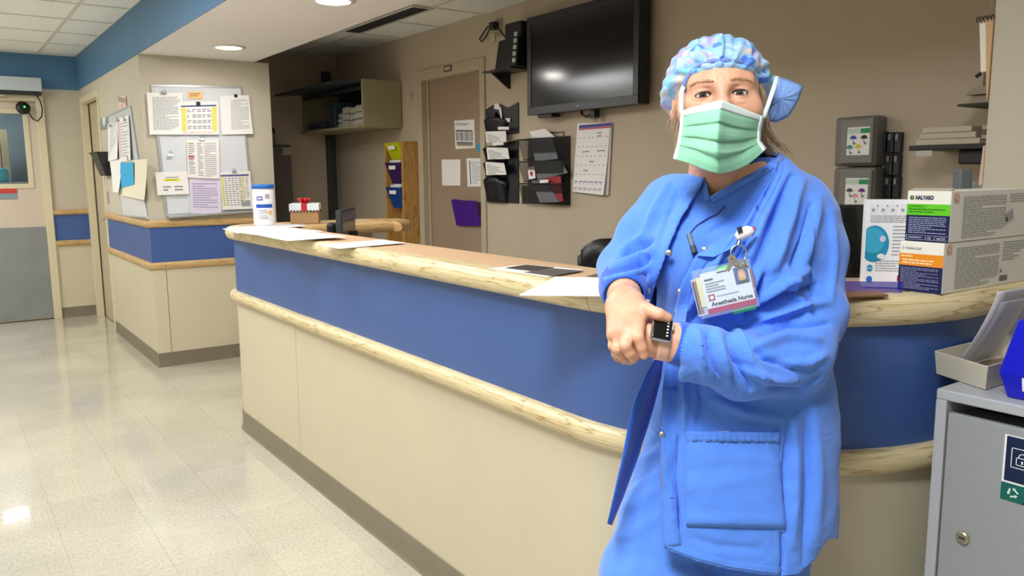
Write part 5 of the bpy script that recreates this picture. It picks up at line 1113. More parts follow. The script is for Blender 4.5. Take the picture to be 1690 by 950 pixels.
lc = (mid[0]*.72+mid[1]*.28)*.5+(bot[0]*.72+bot[1]*.28)*.5
Fl = Fr(lc+nl*.0008, (0, -1, 0), np.cross((0, -1, 0), nl)*-1 if np.cross((0, -1, 0), nl)[2] < 0 else np.cross((0, -1, 0), nl), nl)
MB().fbox(Fl, -.03, .09, -.006, .022, 0, .0008).build('label', PAPER, bb)
pp = MB(); pp.text(Fl, '1', -.02, -.002, .0014, .026, (30, 34, 60), bold=.001); pp.build('label_print', PR, bb) if False else None
# ================================================================== implicit surfaces
def snet(sdf, lo, hi, h, smooth=1):
    lo, hi = np.array(lo), np.array(hi); n = np.ceil((hi-lo)/h).astype(int)+1
    ax = [lo[i]+h*np.arange(n[i]) for i in range(3)]
    V = np.empty(n, np.float32)
    for i in range(0, n[0], 16):
        g = np.stack(np.meshgrid(ax[0][i:i+16], ax[1], ax[2], indexing='ij'), -1); V[i:i+16] = sdf(g.reshape(-1, 3)).reshape(g.shape[:3])
    ins = V < 0
    cnt = sum(ins[a:n[0]-1+a, b:n[1]-1+b, c:n[2]-1+c].astype(np.int8) for a in (0, 1) for b in (0, 1) for c in (0, 1))
    act = (cnt > 0) & (cnt < 8); cells = np.argwhere(act); idx = -np.ones(act.shape, int); idx[act] = np.arange(len(cells))
    S = np.zeros((len(cells), 3)); C = np.zeros(len(cells))
    cor = [(a, b, c) for a in (0, 1) for b in (0, 1) for c in (0, 1)]
    for p in cor:
        for k in range(3):
            if p[k]: continue
            q = list(p); q[k] = 1
            v0 = V[tuple((cells+p).T)]; v1 = V[tuple((cells+q).T)]; m = (v0 < 0) != (v1 < 0)
            t = v0[m]/(v0[m]-v1[m]); pt = np.tile(np.array(p, float), (m.sum(), 1)); pt[:, k] = t; S[m] += pt; C[m] += 1
    vs = lo+h*(cells+S/C[:, None]); fs = []
    for k in range(3):
        a, b = (k+1) % 3, (k+2) % 3
        s0 = [slice(None)]*3; s1 = [slice(None)]*3; s0[k] = slice(0, -1); s1[k] = slice(1, None)
        e = ins[tuple(s0)] != ins[tuple(s1)]; E = np.argwhere(e)
        ok = (E[:, a] > 0) & (E[:, b] > 0) & (E[:, a] < n[a]-1) & (E[:, b] < n[b]-1); E = E[ok]
        da = np.zeros(3, int); da[a] = 1; db = np.zeros(3, int); db[b] = 1
        q = np.stack([idx[tuple((E-da-db).T)], idx[tuple((E-db).T)], idx[tuple(E.T)], idx[tuple((E-da).T)]], 1)
        fl = ins[tuple(E.T)]; q[~fl] = q[~fl][:, ::-1]; fs.append(q)
    fs = np.concatenate(fs); fs = fs[(fs >= 0).all(1)]
    for _ in range(smooth): vs = relax(vs, fs, .5)
    return vs, fs
def relax(vs, fs, k=.5):
    A = np.zeros_like(vs); N = np.zeros(len(vs)); m = fs.shape[1]
    for i in range(m):
        j = (i+1) % m; np.add.at(A, fs[:, i], vs[fs[:, j]]); np.add.at(N, fs[:, i], 1); np.add.at(A, fs[:, j], vs[fs[:, i]]); np.add.at(N, fs[:, j], 1)
    return vs*(1-k)+k*A/np.maximum(N, 1)[:, None]
def vnorm(vs, fs):
    n = np.cross(vs[fs[:, 2]]-vs[fs[:, 0]], vs[fs[:, 3]]-vs[fs[:, 1]]); o = np.zeros_like(vs)
    for i in range(4): np.add.at(o, fs[:, i], n)
    return o/(np.linalg.norm(o, axis=1)[:, None]+1e-12)
def smin(a, b, k): h = np.clip(.5+.5*(b-a)/k, 0, 1); return b*(1-h)+a*h-k*h*(1-h)
def smax(a, b, k): return -smin(-a, -b, k)
def rcone(p, a, b, ra, rb):
    a = np.array(a, float); ab = np.array(b, float)-a; h = np.clip(((p-a)@ab)/(ab@ab), 0, 1)
    return np.linalg.norm(p-a-h[:, None]*ab, axis=1)-(ra+(rb-ra)*h)
def chain(p, pts, rs, k=.006):
    d = None
    for i in range(len(pts)-1):
        e = rcone(p, pts[i], pts[i+1], rs[i], rs[i+1]); d = e if d is None else smin(d, e, k)
    return d
def ell(p, c, r, M=None):
    q = p-np.array(c, float)
    if M is not None: q = q@M
    r = np.array(r, float); k0 = np.linalg.norm(q/r, axis=1); k1 = np.linalg.norm(q/(r*r), axis=1)+1e-9
    return k0*(k0-1)/k1
def mesh_np(name, vs, fs, m, parent, smooth=True, solid=0, label=None, offset=0):
    me = bpy.data.meshes.new(name); me.from_pydata((vs-np.array(wl(parent))).tolist(), [], fs.tolist() if hasattr(fs, 'tolist') else fs)
    if smooth: me.polygons.foreach_set('use_smooth', [True]*len(me.polygons))
    me.materials.append(m); o = bpy.data.objects.new(name, me); COL.objects.link(o); o.parent = parent
    if solid: q = o.modifiers.new('solid', 'SOLIDIFY'); q.thickness = solid; q.offset = offset
    if label: o['label'] = label
    return o
def polydist(q, poly):
    """signed pixel distance to a closed polygon, negative inside, and the nearest boundary point"""
    poly = np.array(poly, float); best = np.full(len(q), 1e9); near = np.zeros_like(q); ins = np.zeros(len(q), bool)
    for i in range(len(poly)):
        a, b = poly[i], poly[(i+1) % len(poly)]; ab = b-a; t = np.clip(((q-a)@ab)/(ab@ab+1e-9), 0, 1); c = a+t[:, None]*ab; d = np.linalg.norm(q-c, axis=1)
        m = d < best; best[m] = d[m]; near[m] = c[m]
        cr = ((a[1] > q[:, 1]) != (b[1] > q[:, 1])); x = a[0]+(q[:, 1]-a[1])/(b[1]-a[1]+1e-12)*(b[0]-a[0]); ins ^= cr & (q[:, 0] < x)
    return np.where(ins, -best, best), near
def linedist(q, line):
    best = np.full(len(q), 1e9); tt = np.zeros(len(q)); n = len(line)-1
    for i in range(n):
        a, b = np.array(line[i], float), np.array(line[i+1], float); ab = b-a; t = np.clip(((q-a)@ab)/(ab@ab+1e-9), 0, 1); d = np.linalg.norm(q-a-t[:, None]*ab, axis=1)
        m = d < best; best[m] = d[m]; tt[m] = (i+t[m])/n
    return best, tt
def folds(vs, fs, lst, face=-.15):
    """ridges (+mm) and creases (-mm) of cloth along lines given in the photograph, on the side that shows"""
    N = vnorm(vs, fs); q = pix(vs); view = vs-CP; view /= np.linalg.norm(view, axis=1)[:, None]; fr = np.clip((-(N*view).sum(1)-face)/.35, 0, 1); D = np.zeros(len(vs))
    for line, w, amp in lst:
        d, t = linedist(q, line); D += amp*.001*np.exp(-(d/w)**2)*np.sin(np.pi*np.clip(t*.86+.07, 0, 1))**.6
    return vs+N*(D*fr)[:, None]
def wob(vs, fs, amp, sc, seed=0):
    from mathutils import noise as mn
    N = vnorm(vs, fs); n = np.array([mn.noise(Vector(((v[0]+seed)*sc, v[1]*sc, v[2]*sc))) for v in vs]); return vs+N*(amp*n)[:, None]
def cutpoly(vs, fs, poly, front_only=True, extra=None):
    """remove what lies inside a pixel polygon (on the side that shows) with a clean edge"""
    N = vnorm(vs, fs); view = vs-CP; fr = (N*view).sum(1) < .02 if front_only else np.ones(len(vs), bool)
    q = pix(vs); d, near = polydist(q, poly); ins = (d < 0) & fr
    dep = (vs-CP)@CF
    fi = ins[fs]; keep = ~fi.all(1); cross = fi.any(1) & keep
    mv = np.unique(fs[cross]); mv = mv[ins[mv]]
    for i in mv: vs[i] = P(near[i, 0], near[i, 1], dep[i])
    return compact(vs, fs[keep])
def compact(vs, fs):
    u = np.unique(fs); m = -np.ones(len(vs), int); m[u] = np.arange(len(u)); return vs[u], m[fs]
class Surf:
    """depth of a finished cloth surface at a pixel"""
    def __init__(s, vs, fs):
        N = vnorm(vs, fs); v = vs-CP; k = (N*v).sum(1) < 0; s.q = pix(vs[k]); s.d = (vs[k])@CF-CP@CF
    def __call__(s, x, y, k=8):
        d2 = ((s.q-(x, y))**2).sum(1); i = np.argpartition(d2, 24)[:24]; i = i[s.d[i] < s.d[i].min()+.05]; i = i[np.argsort(d2[i])[:k]]; w = 1/(d2[i]+4); return float((w*s.d[i]).sum()/w.sum())
    def p(s, x, y, off=0): return P(x, y, s(x, y)-off)

# ================================================================== the nurse
UZ = np.array([0, 0, 1.0])
base = P(1200, 700, 1.5); 
per = thing('person', (base[0], base[1], 0), 'person in blue scrubs, jacket, patterned cap and green face mask leaning on the counter with crossed wrists', 'person')
per['label'] = 'person in blue scrubs, patterned cap and green face mask standing at the counter'
def skin_mat():
    m = mat('skin', (214, 158, 128), .5, sss=.12); nt = m.node_tree; b = nt.nodes['Principled BSDF']
    t = nt.nodes.new('ShaderNodeTexCoord'); n = nt.nodes.new('ShaderNodeTexNoise'); n.inputs['Scale'].default_value = 28; n.inputs['Detail'].default_value = 5; nt.links.new(t.outputs['Object'], n.inputs['Vector'])
    nt.links.new(ramp(nt, n.outputs[0], [(.3, (206, 146, 118)), (.55, (220, 166, 136)), (.75, (226, 176, 148))]), b.inputs['Base Color'])
    n2 = nt.nodes.new('ShaderNodeTexNoise'); n2.inputs['Scale'].default_value = 350; nt.links.new(t.outputs['Object'], n2.inputs['Vector']); bp = nt.nodes.new('ShaderNodeBump'); bp.inputs['Strength'].default_value = .12; bp.inputs['Distance'].default_value = .001
    nt.links.new(n2.outputs[0], bp.inputs['Height']); nt.links.new(bp.outputs[0], b.inputs['Normal']); return m
SKIN = skin_mat()
# ---- head frame
yw = math.radians(8); hzv = -Fw; hxv = R_
hz = hzv*math.cos(yw)-hxv*math.sin(yw); hx = hxv*math.cos(yw)+hzv*math.sin(yw)
rl = math.radians(2.5); hy = UZ*math.cos(rl)-hx*math.sin(rl); hx = hx*math.cos(rl)+UZ*math.sin(rl)
HO = P(1191, 156, 1.355)-hz*.074
HM = np.stack([hx, hy, hz], 1)                       # columns: local axes in the world
def HW(x, y, z): return HO+hx*x+hy*y+hz*z
def loc(p): return (p-HO)@HM
EX, EY, EZ = .0305, .0, .0665
def head_sdf(p):
    l = loc(p); ax = l.copy(); ax[:, 0] = np.abs(ax[:, 0])
    d = ell(l, (0, .020, -.018), (.0735, .086, .095)); d = smin(d, ell(l, (0, -.028, .018), (.0655, .092, .070)), .03)
    d = smin(d, ell(l, (0, -.092, .046), (.036, .026, .032)), .03)
    d = smin(d, ell(ax, (.046, -.026, .050), (.024, .022, .022)), .02)
    d = smin(d, rcone(ax, (.010, .020, .0745), (.044, .022, .058), .0115, .0105), .014)
    d = smin(d, rcone(l, (0, .018, .076), (0, -.034, .098), .0085, .0135), .012)
    d = smax(d, -ell(ax, (EX+.001, -.001, .0905), (.0195, .0125, .0165)), .010)
    lid = ell(ax, (EX, EY, EZ), (.0158, .0150, .0152)); d = smin(d, lid, .005)
    # slightly curved almond opening
    xx = (ax[:, 0]-EX)/.0138; yy = (ax[:, 1]-EY-.0006-.0010*(1-xx**2)+.0008*xx)/.0043
    op = (np.sqrt(xx**2+yy**2)-1)*.005; d = smax(d, -np.maximum(op, -(l[:, 2]-.060)), .0012)
    d = d+.0011*np.exp(-((ax[:, 1]-(.0105+.0015*np.cos(xx*1.5)))/.0011)**2)*np.exp(-((ax[:, 0]-EX)/.015)**2)      # lid crease
    d = d-.0016*np.exp(-((ax[:, 1]+.0125+.003*(1-xx**2)*.5)/.0032)**2)*np.exp(-((ax[:, 0]-EX)/.014)**2)            # lower lid fullness
    d = d+.0008*np.exp(-((ax[:, 1]+.0185-.002*xx)/.0012)**2)*np.exp(-((ax[:, 0]-EX)/.014)**2)
    for y0, a in ((.058, .0007), (.066, .0006), (.050, .0004)): d = d+a*np.exp(-((l[:, 1]-y0-.004*np.cos(l[:, 0]*60))/.0011)**2)*np.exp(-(l[:, 0]/.034)**2)
    for x0 in (-.0055, .0065): d = d+.0011*np.exp(-((l[:, 0]-x0)/.0012)**2)*np.exp(-((l[:, 1]-.024)/.010)**2)*(l[:, 2] > 0)
    for s in (.0, .006, -.006): d = d+.0006*np.exp(-((ax[:, 1]+.002+s+(ax[:, 0]-.05)*s*40)/.0010)**2)*np.exp(-((ax[:, 0]-.052)/.006)**2)
    ear = ell(ax, (.0745, -.008, -.012), (.0085, .030, .018)); ear = smax(ear, -ell(ax, (.083, -.004, -.008), (.006, .017, .010)), .005); d = smin(d, ear, .008)
    nk = chain(p, [HW(0, -.06, -.02), HW(.004, -.145, -.028), P(1222, 330, 1.475)], [.050, .050, .060], .02); d = smin(d, nk, .03)
    return d
lo, hi = HO-np.array([.16, .16, .30]), HO+np.array([.16, .16, .15])
hv, hf = snet(head_sdf, lo, hi, .0022, 1)
# ---- hands
def hand(R, bones, palm, k=.010):
    def f(p):
        d = None
        for a, b, ra, rb in palm: e = rcone(p, a, b, ra, rb); d = e if d is None else smin(d, e, .014)
        for pts, rs in bones: d = smin(d, chain(p, pts, rs, .003), .0020)
        return d
    return f
W_ = P(1031, 503, 1.318)
mcp = [P(1052, 536, 1.262), P(1038, 547, 1.256), P(1024, 552, 1.262), P(1014, 552, 1.276)]
rbones = [([mcp[0], P(1053, 556, 1.2375), P(1059, 573, 1.2400), P(1063, 586, 1.2445)], [.0112, .0092, .0082, .0072]),
          ([mcp[1], P(1032, 570, 1.2400), P(1039, 583, 1.245), P(1046, 592, 1.254)], [.0112, .0092, .0082, .0072]),
          ([mcp[2], P(1019, 575, 1.254), P(1026, 587, 1.266), P(1035, 592, 1.280)], [.0106, .0088, .0078, .0068]),
          ([mcp[3], P(1011.5, 570, 1.272), P(1018, 583, 1.284), P(1027, 589, 1.296)], [.0098, .0078, .0068, .0060]),
          ([P(1050, 505, 1.303), P(1069, 512, 1.274), P(1088, 518.5, 1.262), P(1102, 524, 1.264)], [.0150, .0112, .0096, .0078])]
rpalm = [(P(1029.5, 476, 1.400), W_, .030, .0275), (P(1040, 503, 1.316), W_, .024, .025)]+[(P(1031+dx, 508, 1.312), m, .018, .0128) for m, dx in zip(mcp, (12, 5, -4, -11))]+[(P(1044, 506, 1.31), P(1060, 516, 1.283), .016, .013)]
rsdf = hand(1, rbones, rpalm)
def rs2(p):
    d = rsdf(p)
    for m in mcp: d = d-.0016*np.exp(-(np.linalg.norm(p-m-(-Fw)*.010, axis=1)/.009)**2)
    for pts, _ in rbones[:4]:
        for j in (1, 2):
            ab = pts[j]-pts[j-1]; ab /= np.linalg.norm(ab)
            for o in (-.0022, .0022): d = d+.0005*np.exp(-(((p-pts[j])@ab-o)/.0009)**2)*np.exp(-(np.linalg.norm(p-pts[j], axis=1)/.012)**2)
    return d
rp = np.array([W_, P(1020, 440, 1.45), P(1110, 530, 1.24), P(1000, 600, 1.33), P(1030, 600, 1.22)]); rv, rf = snet(rs2, rp.min(0)-.05, rp.max(0)+.05, .0019, 1)
LW_ = P(1072, 557, 1.297)                                                             # left wrist
lb_ = [([P(1048, 556, 1.31), P(1022, 566, 1.315), P(1016, 584, 1.318)], [.014, .0095, .008]), ([P(1048, 568, 1.315), P(1024, 578, 1.322), P(1020, 590, 1.325)], [.013, .009, .008]), ([P(1055, 575, 1.32), P(1034, 586, 1.327), P(1030, 594, 1.33)], [.012, .009, .008]), ([P(1058, 578, 1.323), P(1044, 590, 1.33), P(1040, 596, 1.333)], [.011, .008, .007]), ([P(1062, 550, 1.31), P(1045, 548, 1.322), P(1030, 552, 1.328)], [.012, .009, .008])]
lpalm = [(P(1215, 600, 1.34), P(1120, 567, 1.296), .040, .0305), (P(1120, 567, 1.296), LW_, .0305, .0285), (LW_, P(1050, 562, 1.31), .027, .022)]
lsdf = hand(1, lb_, lpalm)
rp = np.array([P(1230, 620, 1.34), P(1215, 560, 1.34), P(1010, 600, 1.33), LW_]); lv, lf_ = snet(lsdf, rp.min(0)-.045, rp.max(0)+.045, .0028, 1)
# ---- the rest of the body, hidden under the clothes
FT1 = np.array([*(P(1030, 950, 1.48)[:2]), 0]); FT2 = np.array([*(P(1225, 950, 1.52)[:2]), 0])
HIP1, HIP2 = P(1165, 690, 1.525), P(1275, 700, 1.535)
KN1, KN2 = P(1076, 960, 1.505), P(1235, 965, 1.53)
def body_sdf(p):
    d = chain(p, [P(1222, 300, 1.475), P(1220, 400, 1.49), P(1218, 560, 1.50), P(1215, 680, 1.52)], [.06, .085, .085, .095], .05)
    for a, b, c in ((P(1095, 345, 1.50), P(1032, 436, 1.51), P(1029, 470, 1.40)), (P(1335, 350, 1.50), P(1328, 560, 1.44), P(1215, 598, 1.345))): d = smin(d, chain(p, [P(1220, 340, 1.49), a, b, c], [.05, .040, .036, .030], .03), .03)
    for h, k, f_ in ((HIP1, KN1, FT1), (HIP2, KN2, FT2)): d = smin(d, chain(p, [h, k, f_+np.array([0, 0, .09])], [.075, .055, .034], .02), .03)
    return d
bv, bf = snet(body_sdf, np.array([base[0]-.42, base[1]-.42, .02]), np.array([base[0]+.42, base[1]+.42, 1.42]), .014, 0)
off = 0; VV = []; FF_ = []
for v, f in ((hv, hf), (rv, rf), (lv, lf_), (bv, bf)): VV.append(v); FF_.append(f+off); off += len(v)
body = mesh_np('body', np.concatenate(VV), np.concatenate(FF_), SKIN, per)
# ---- nails
NAIL = mat('nail_pink', (232, 178, 168), .25)
def nail(c, axis, up, r=.0052, l=.0062):
    axis = axis/np.linalg.norm(axis); up = up-axis*(up@axis); up /= np.linalg.norm(up); sd = np.cross(axis, up); g = []
    for i in range(6):
        g.append([c+axis*(l*(i/5*2-1))+sd*(r*s*math.sqrt(max(.12, 1-(i/5*2-1)**4)))+up*(-.0022*s*s) for s in np.linspace(-1, 1, 7)])
    MB().grid(g).build('nail', NAIL, body, smooth=True, solid=.0006)
tocam = lambda p: (CP-p)/np.linalg.norm(CP-p)
t = rbones[0][0]; nail(t[3]+tocam(t[3])*.0073, t[3]-t[2], tocam(t[3]))
t = rbones[4][0]; u_ = UZ*.9+tocam(t[3])*.3; nail(t[3]+u_/np.linalg.norm(u_)*.0073, t[3]-t[2], u_)
# ---- eyes
def eye(s):
    c = HW(s*EX, EY, EZ+.0010); look = tocam(c); a = np.cross(look, UZ); a /= np.linalg.norm(a); b_ = np.cross(a, look); R = .0128; mb = MB(); n = 28; rings = [0, .16, .22, .30, .38, .47, .53, .55, .8, 1.1, 1.5, 2.0, 2.6, 3.1]
    cols = [(8, 8, 10), (8, 8, 10), (60, 52, 46), (74, 66, 58), (62, 56, 52), (34, 30, 32), (214, 204, 200), (226, 218, 214), (226, 218, 214), (220, 206, 202), (220, 200, 196), (220, 200, 196), (220, 200, 196)]
    pt = lambda t, k: c+R*(math.cos(t)*look+math.sin(t)*(math.cos(2*math.pi*k/n)*a+math.sin(2*math.pi*k/n)*b_))
    for i in range(len(rings)-1):
        for k in range(n): mb.poly([pt(rings[i], k), pt(rings[i], k+1), pt(rings[i+1], k+1), pt(rings[i+1], k)], cols[i])
    m = mat('eye_gloss', (200, 200, 200), .08); nt = m.node_tree
    if not any(x.type == 'ATTRIBUTE' for x in nt.nodes):
        at = nt.nodes.new('ShaderNodeAttribute'); at.attribute_name = 'Col'; nt.links.new(at.outputs['Color'], nt.nodes['Principled BSDF'].inputs['Base Color'])
    mb.build('eye', m, body, smooth=True, weld=False)
    LASH = mat('lash_brown', (58, 42, 38), .7); tb = []
    for x in np.linspace(-1, 1, 13):
        y = .0006+.0010*(1-x*x)-.0008*x+.0043*math.sqrt(max(0, 1-x*x)); lx, ly = EX+.0138*x, EY+y-.0004; rr = .0152**2-(lx-EX)**2-(ly-EY)**2; tb.append(HW(s*lx, ly, EZ+math.sqrt(max(rr, 1e-6))+.0004))
    MB().tube(tb, [.0003+.0009*math.sin(math.pi*min(1, .1+i/13)) for i in range(13)], 6).build('eyelashes', LASH, body, smooth=True)
    tb = []
    for x in np.linspace(-.9, 1, 11):
        y = .0006+.0010*(1-x*x)-.0008*x-.0043*math.sqrt(max(0, 1-x*x)); lx, ly = EX+.0138*x, EY+y; rr = .0152**2-(lx-EX)**2-(ly-EY)**2; tb.append(HW(s*lx, ly, EZ+math.sqrt(max(rr, 1e-6))))
    MB().tube(tb, .00045, 5).build('eyelashes', mat('lash_soft', (120, 84, 70), .7), body, smooth=True)
    # eyebrow of short fair hairs
    br = MB(); R2 = random.Random(5+s)
    from mathutils.bvhtree import BVHTree
    for i in range(70):
        t = R2.random(); x = .012+t*.038; y = .0205+.0065*math.sin(t*2.2)-.006*t+R2.uniform(-.0022, .0022)*(1-.6*t)
        o = HW(s*x, y, .13); h_ = HBV.ray_cast(Vector(o), Vector(-hz))
        if h_[0] is None: continue
        p0 = np.array(h_[0]); nn = np.array(h_[1]); d = hx*s*.8+hy*(.55-1.0*t); p1 = p0+d*.0060+nn*.0008
        br.tube([p0-nn*.0003, (p0+p1)/2+nn*.0010, p1], [.00032, .00030, .0001], 4)
    br.build('eyebrow', mat('brow_fair', (196, 154, 116), .7), body, kind='stuff')
from mathutils.bvhtree import BVHTree
HBV = BVHTree.FromPolygons(hv.tolist(), hf.tolist())
eye(-1); eye(1)
# ================================================================== clothes
def cloth(name, col, rough=.85, weave=900, sheen=.25):
    m = mat(name, col, rough, sheen=sheen, spec=.2); nt = m.node_tree; b = nt.nodes['Principled BSDF']
    t = nt.nodes.new('ShaderNodeTexCoord'); n = nt.nodes.new('ShaderNodeTexNoise'); n.inputs['Scale'].default_value = weave; n.inputs['Detail'].default_value = 2; nt.links.new(t.outputs['Object'], n.inputs['Vector'])
    n2 = nt.nodes.new('ShaderNodeTexNoise'); n2.inputs['Scale'].default_value = 9; n2.inputs['Detail'].default_value = 4; n2.inputs['Distortion'].default_value = .8; nt.links.new(t.outputs['Object'], n2.inputs['Vector'])
    ad = nt.nodes.new('ShaderNodeMath'); ad.operation = 'MULTIPLY_ADD'; ad.inputs[1].default_value = .05; nt.links.new(n.outputs[0], ad.inputs[0]); nt.links.new(n2.outputs[0], ad.inputs[2])
    bp = nt.nodes.new('ShaderNodeBump'); bp.inputs['Strength'].default_value = .5; bp.inputs['Distance'].default_value = .02; nt.links.new(ad.outputs[0], bp.inputs['Height']); nt.links.new(bp.outputs[0], b.inputs['Normal'])
    return m
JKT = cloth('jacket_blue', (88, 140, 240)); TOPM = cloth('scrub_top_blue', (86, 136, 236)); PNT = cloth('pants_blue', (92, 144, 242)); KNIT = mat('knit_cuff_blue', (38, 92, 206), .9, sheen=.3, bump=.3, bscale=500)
def rows_sdf(rows, pw=2.3):
    R = []
    for y, L, Rr, dc, hd in rows:
        c = P((L+Rr)/2, y, dc); R.append((c[2], c@R_, c@Fw, (Rr-L)/2*dc/FPX, hd))
    R = np.array(sorted(R)); 
    def f(p):
        z = p[:, 2]; it = [np.interp(z, R[:, 0], R[:, k]) for k in (1, 2, 3, 4)]
        q = (np.abs((p@R_-it[0])/it[2])**pw+np.abs((p@Fw-it[1])/it[3])**pw)**(1/pw)
        d = (q-1)*np.minimum(it[2], it[3])
        return smax(smax(d, z-R[-1, 0], .02), R[0, 0]-z, .004)
    return f
# ---- pants
prow = rows_sdf([(640, 1085, 1345, 1.525, .115), (700, 1082, 1350, 1.53, .125), (780, 1075, 1340, 1.525, .12)])
def pants_sdf(p):
    d = smin(prow(p), chain(p, [HIP1+(-UZ)*.02, KN1, FT1+UZ*.05], [.100, .094, .085], .02), .03)
    return smin(d, chain(p, [HIP2+(-UZ)*.02, KN2, FT2+UZ*.05], [.105, .100, .085], .02), .025)
pv, pf_ = snet(pants_sdf, np.array([base[0]-.45, base[1]-.45, .02]), np.array([base[0]+.45, base[1]+.45, 1.06]), .0075, 2)
pv = wob(pv, pf_, .008, 9, 3); pv = wob(pv, pf_, .003, 22, 5)
pv = folds(pv, pf_, [([(1088, 742), (1060, 760), (1038, 778)], 7, 7), ([(1090, 765), (1050, 790), (1025, 812)], 6, -5), ([(1092, 800), (1050, 830), (1015, 850)], 9, 5), ([(1092, 850), (1040, 880), (1005, 905)], 8, 4), ([(1095, 720), (1075, 735), (1058, 745)], 6, -6), ([(1040, 800), (1030, 870), (1015, 945)], 10, 4), ([(1085, 800), (1075, 870), (1060, 950)], 10, -4), ([(1110, 925), (1160, 935), (1200, 950)], 8, -6)])
pants = mesh_np('pants', pv, pf_, PNT, per)
for f_ in (FT1, FT2):
    g = []
    fw_ = -Fw*.95-R_*.25; fw_ /= np.linalg.norm(fw_); sd_ = np.cross(UZ, fw_)
    for i in range(9):
        t = i/8; c = f_+fw_*(-.08+.25*t); hh_ = .085*(1-.55*t**1.5)*(1-.3*max(0, t-.9)*5); ww_ = .036+.012*math.sin(t*math.pi)
        g.append([c+sd_*ww_*math.cos(a)+UZ*(.003+max(0, math.sin(a))*hh_) for a in np.linspace(0, 2*math.pi, 14, endpoint=False)])
    mb = MB(); mb.grid(g, closed_u=True); mb.f += [tuple(range(14))[::-1], tuple(range(8*14, 9*14))]; mb.c += [None, None]; mb.build('shoe', WHITE, per, smooth=True)
# ---- scrub top
trow = rows_sdf([(262, 1205, 1288, 1.480, .045), (285, 1160, 1305, 1.478, .062), (320, 1105, 1335, 1.485, .085), (380, 1092, 1345, 1.49, .108), (450, 1088, 1345, 1.49, .118), (560, 1085, 1340, 1.50, .118), (640, 1075, 1340, 1.515, .124), (700, 1068, 1345, 1.52, .130)])
def top_sdf(p):
    d = trow(p)
    for c in (P(1138, 432, 1.425), P(1238, 438, 1.415)): d = smin(d, ell(p, c, (.062, .062, .062)), .05)
    return d
tlo, thi = np.array([base[0]-.34, base[1]-.34, .72]), np.array([base[0]+.34, base[1]+.34, 1.50])
tv_, tf_ = snet(top_sdf, tlo, thi, .0055, 2)
tv_ = wob(tv_, tf_, .003, 11, 1)
tv_ = folds(tv_, tf_, [([(1170, 330), (1150, 380), (1135, 400)], 6, 3), ([(1215, 345), (1185, 365), (1160, 385)], 5, 3), ([(1225, 352), (1190, 372), (1165, 388)], 2.2, -3), ([(1150, 400), (1120, 470), (1095, 540)], 9, 4), ([(1120, 400), (1100, 470), (1085, 540)], 7, -3), ([(1130, 470), (1110, 540), (1100, 600)], 6, 4), ([(1085, 610), (1075, 650), (1078, 690)], 5, 4)])
VN = [(1160, 225), (1163, 283), (1170, 325), (1215, 300), (1262, 274), (1287, 254), (1287, 225)]
tv_, tf_ = cutpoly(tv_, tf_, VN)
top_ = mesh_np('scrub_top', tv_, tf_, TOPM, per, solid=.002)
TS = Surf(tv_, tf_)
def ribbon(name, S, line, wpx, m, parent, off=.002, side=1, solid=.0022, n=40, lift=0):
    L = np.concatenate([[0], np.cumsum([math.dist(a, b) for a, b in zip(line, line[1:])])]); g = []
    for i in range(n+1):
        s = L[-1]*i/n; x, y = np.interp(s, L, [q[0] for q in line]), np.interp(s, L, [q[1] for q in line]); s2 = min(L[-1], s+2); s1 = max(0, s-2)
        t = np.array([np.interp(s2, L, [q[0] for q in line])-np.interp(s1, L, [q[0] for q in line]), np.interp(s2, L, [q[1] for q in line])-np.interp(s1, L, [q[1] for q in line])]); t /= np.linalg.norm(t)+1e-9; nn = np.array([-t[1], t[0]])*side
        g.append([S.p(x+nn[0]*wpx*a, y+nn[1]*wpx*a, off+lift*(1-abs(2*a-1))) for a in (0, .25, .5, .75, 1)])
    # smooth along the run
    G = np.array(g)
    for _ in range(4): G[1:-1] = .5*G[1:-1]+.25*(G[:-2]+G[2:])
    return MB().grid(G.tolist()).build(name, m, parent, smooth=True, solid=solid)
ribbon('neck_band', TS, [(1286, 256), (1262, 275), (1215, 301), (1171, 326)], 11, TOPM, top_, side=-1, off=.003)
ribbon('neck_band', TS, [(1164, 284), (1167, 305), (1172, 330)], 9, TOPM, top_, side=1, off=.003)
ribbon('crossover_seam', TS, [(1171, 332), (1163, 352), (1150, 372), (1139, 392)], 4, TOPM, top_, side=1, off=.0025) if False else None
# ---- jacket
jrow = rows_sdf([(250, 1222, 1292, 1.500, .035), (262, 1205, 1300, 1.492, .055), (285, 1150, 1325, 1.485, .072), (310, 1105, 1350, 1.487, .088), (345, 1072, 1368, 1.49, .108), (390, 1070, 1366, 1.49, .124), (450, 1076, 1362, 1.495, .134), (560, 1078, 1362, 1.50, .136), (640, 1040, 1368, 1.505, .145), (700, 1015, 1372, 1.51, .15), (860, 1012, 1370, 1.51, .155), (925, 1012, 1364, 1.512, .157), (975, 1012, 1358, 1.512, .158)], 2.5)
armR = [P(1108, 338, 1.495), P(1062, 392, 1.50), P(1032, 440, 1.49), P(1029, 476, 1.405)]
armL = [P(1318, 345, 1.495), P(1342, 420, 1.475), P(1338, 520, 1.435), P(1310, 588, 1.385), P(1225, 604, 1.325), P(1165, 585, 1.300), P(1138, 570, 1.292)]
def jk_sdf(p):
    d = jrow(p)
    for c, r in ((P(1132, 432, 1.415), .068), (P(1245, 440, 1.405), .070)): d = smin(d, ell(p, c, (r, r, r)), .05)
    a = chain(p, armR, [.055, .050, .047, .040], .02); d = smin(d, a, .035)
    b = chain(p, armL, [.062, .058, .058, .062, .052, .044, .036], .02); d = smin(d, b, .022)
    return d
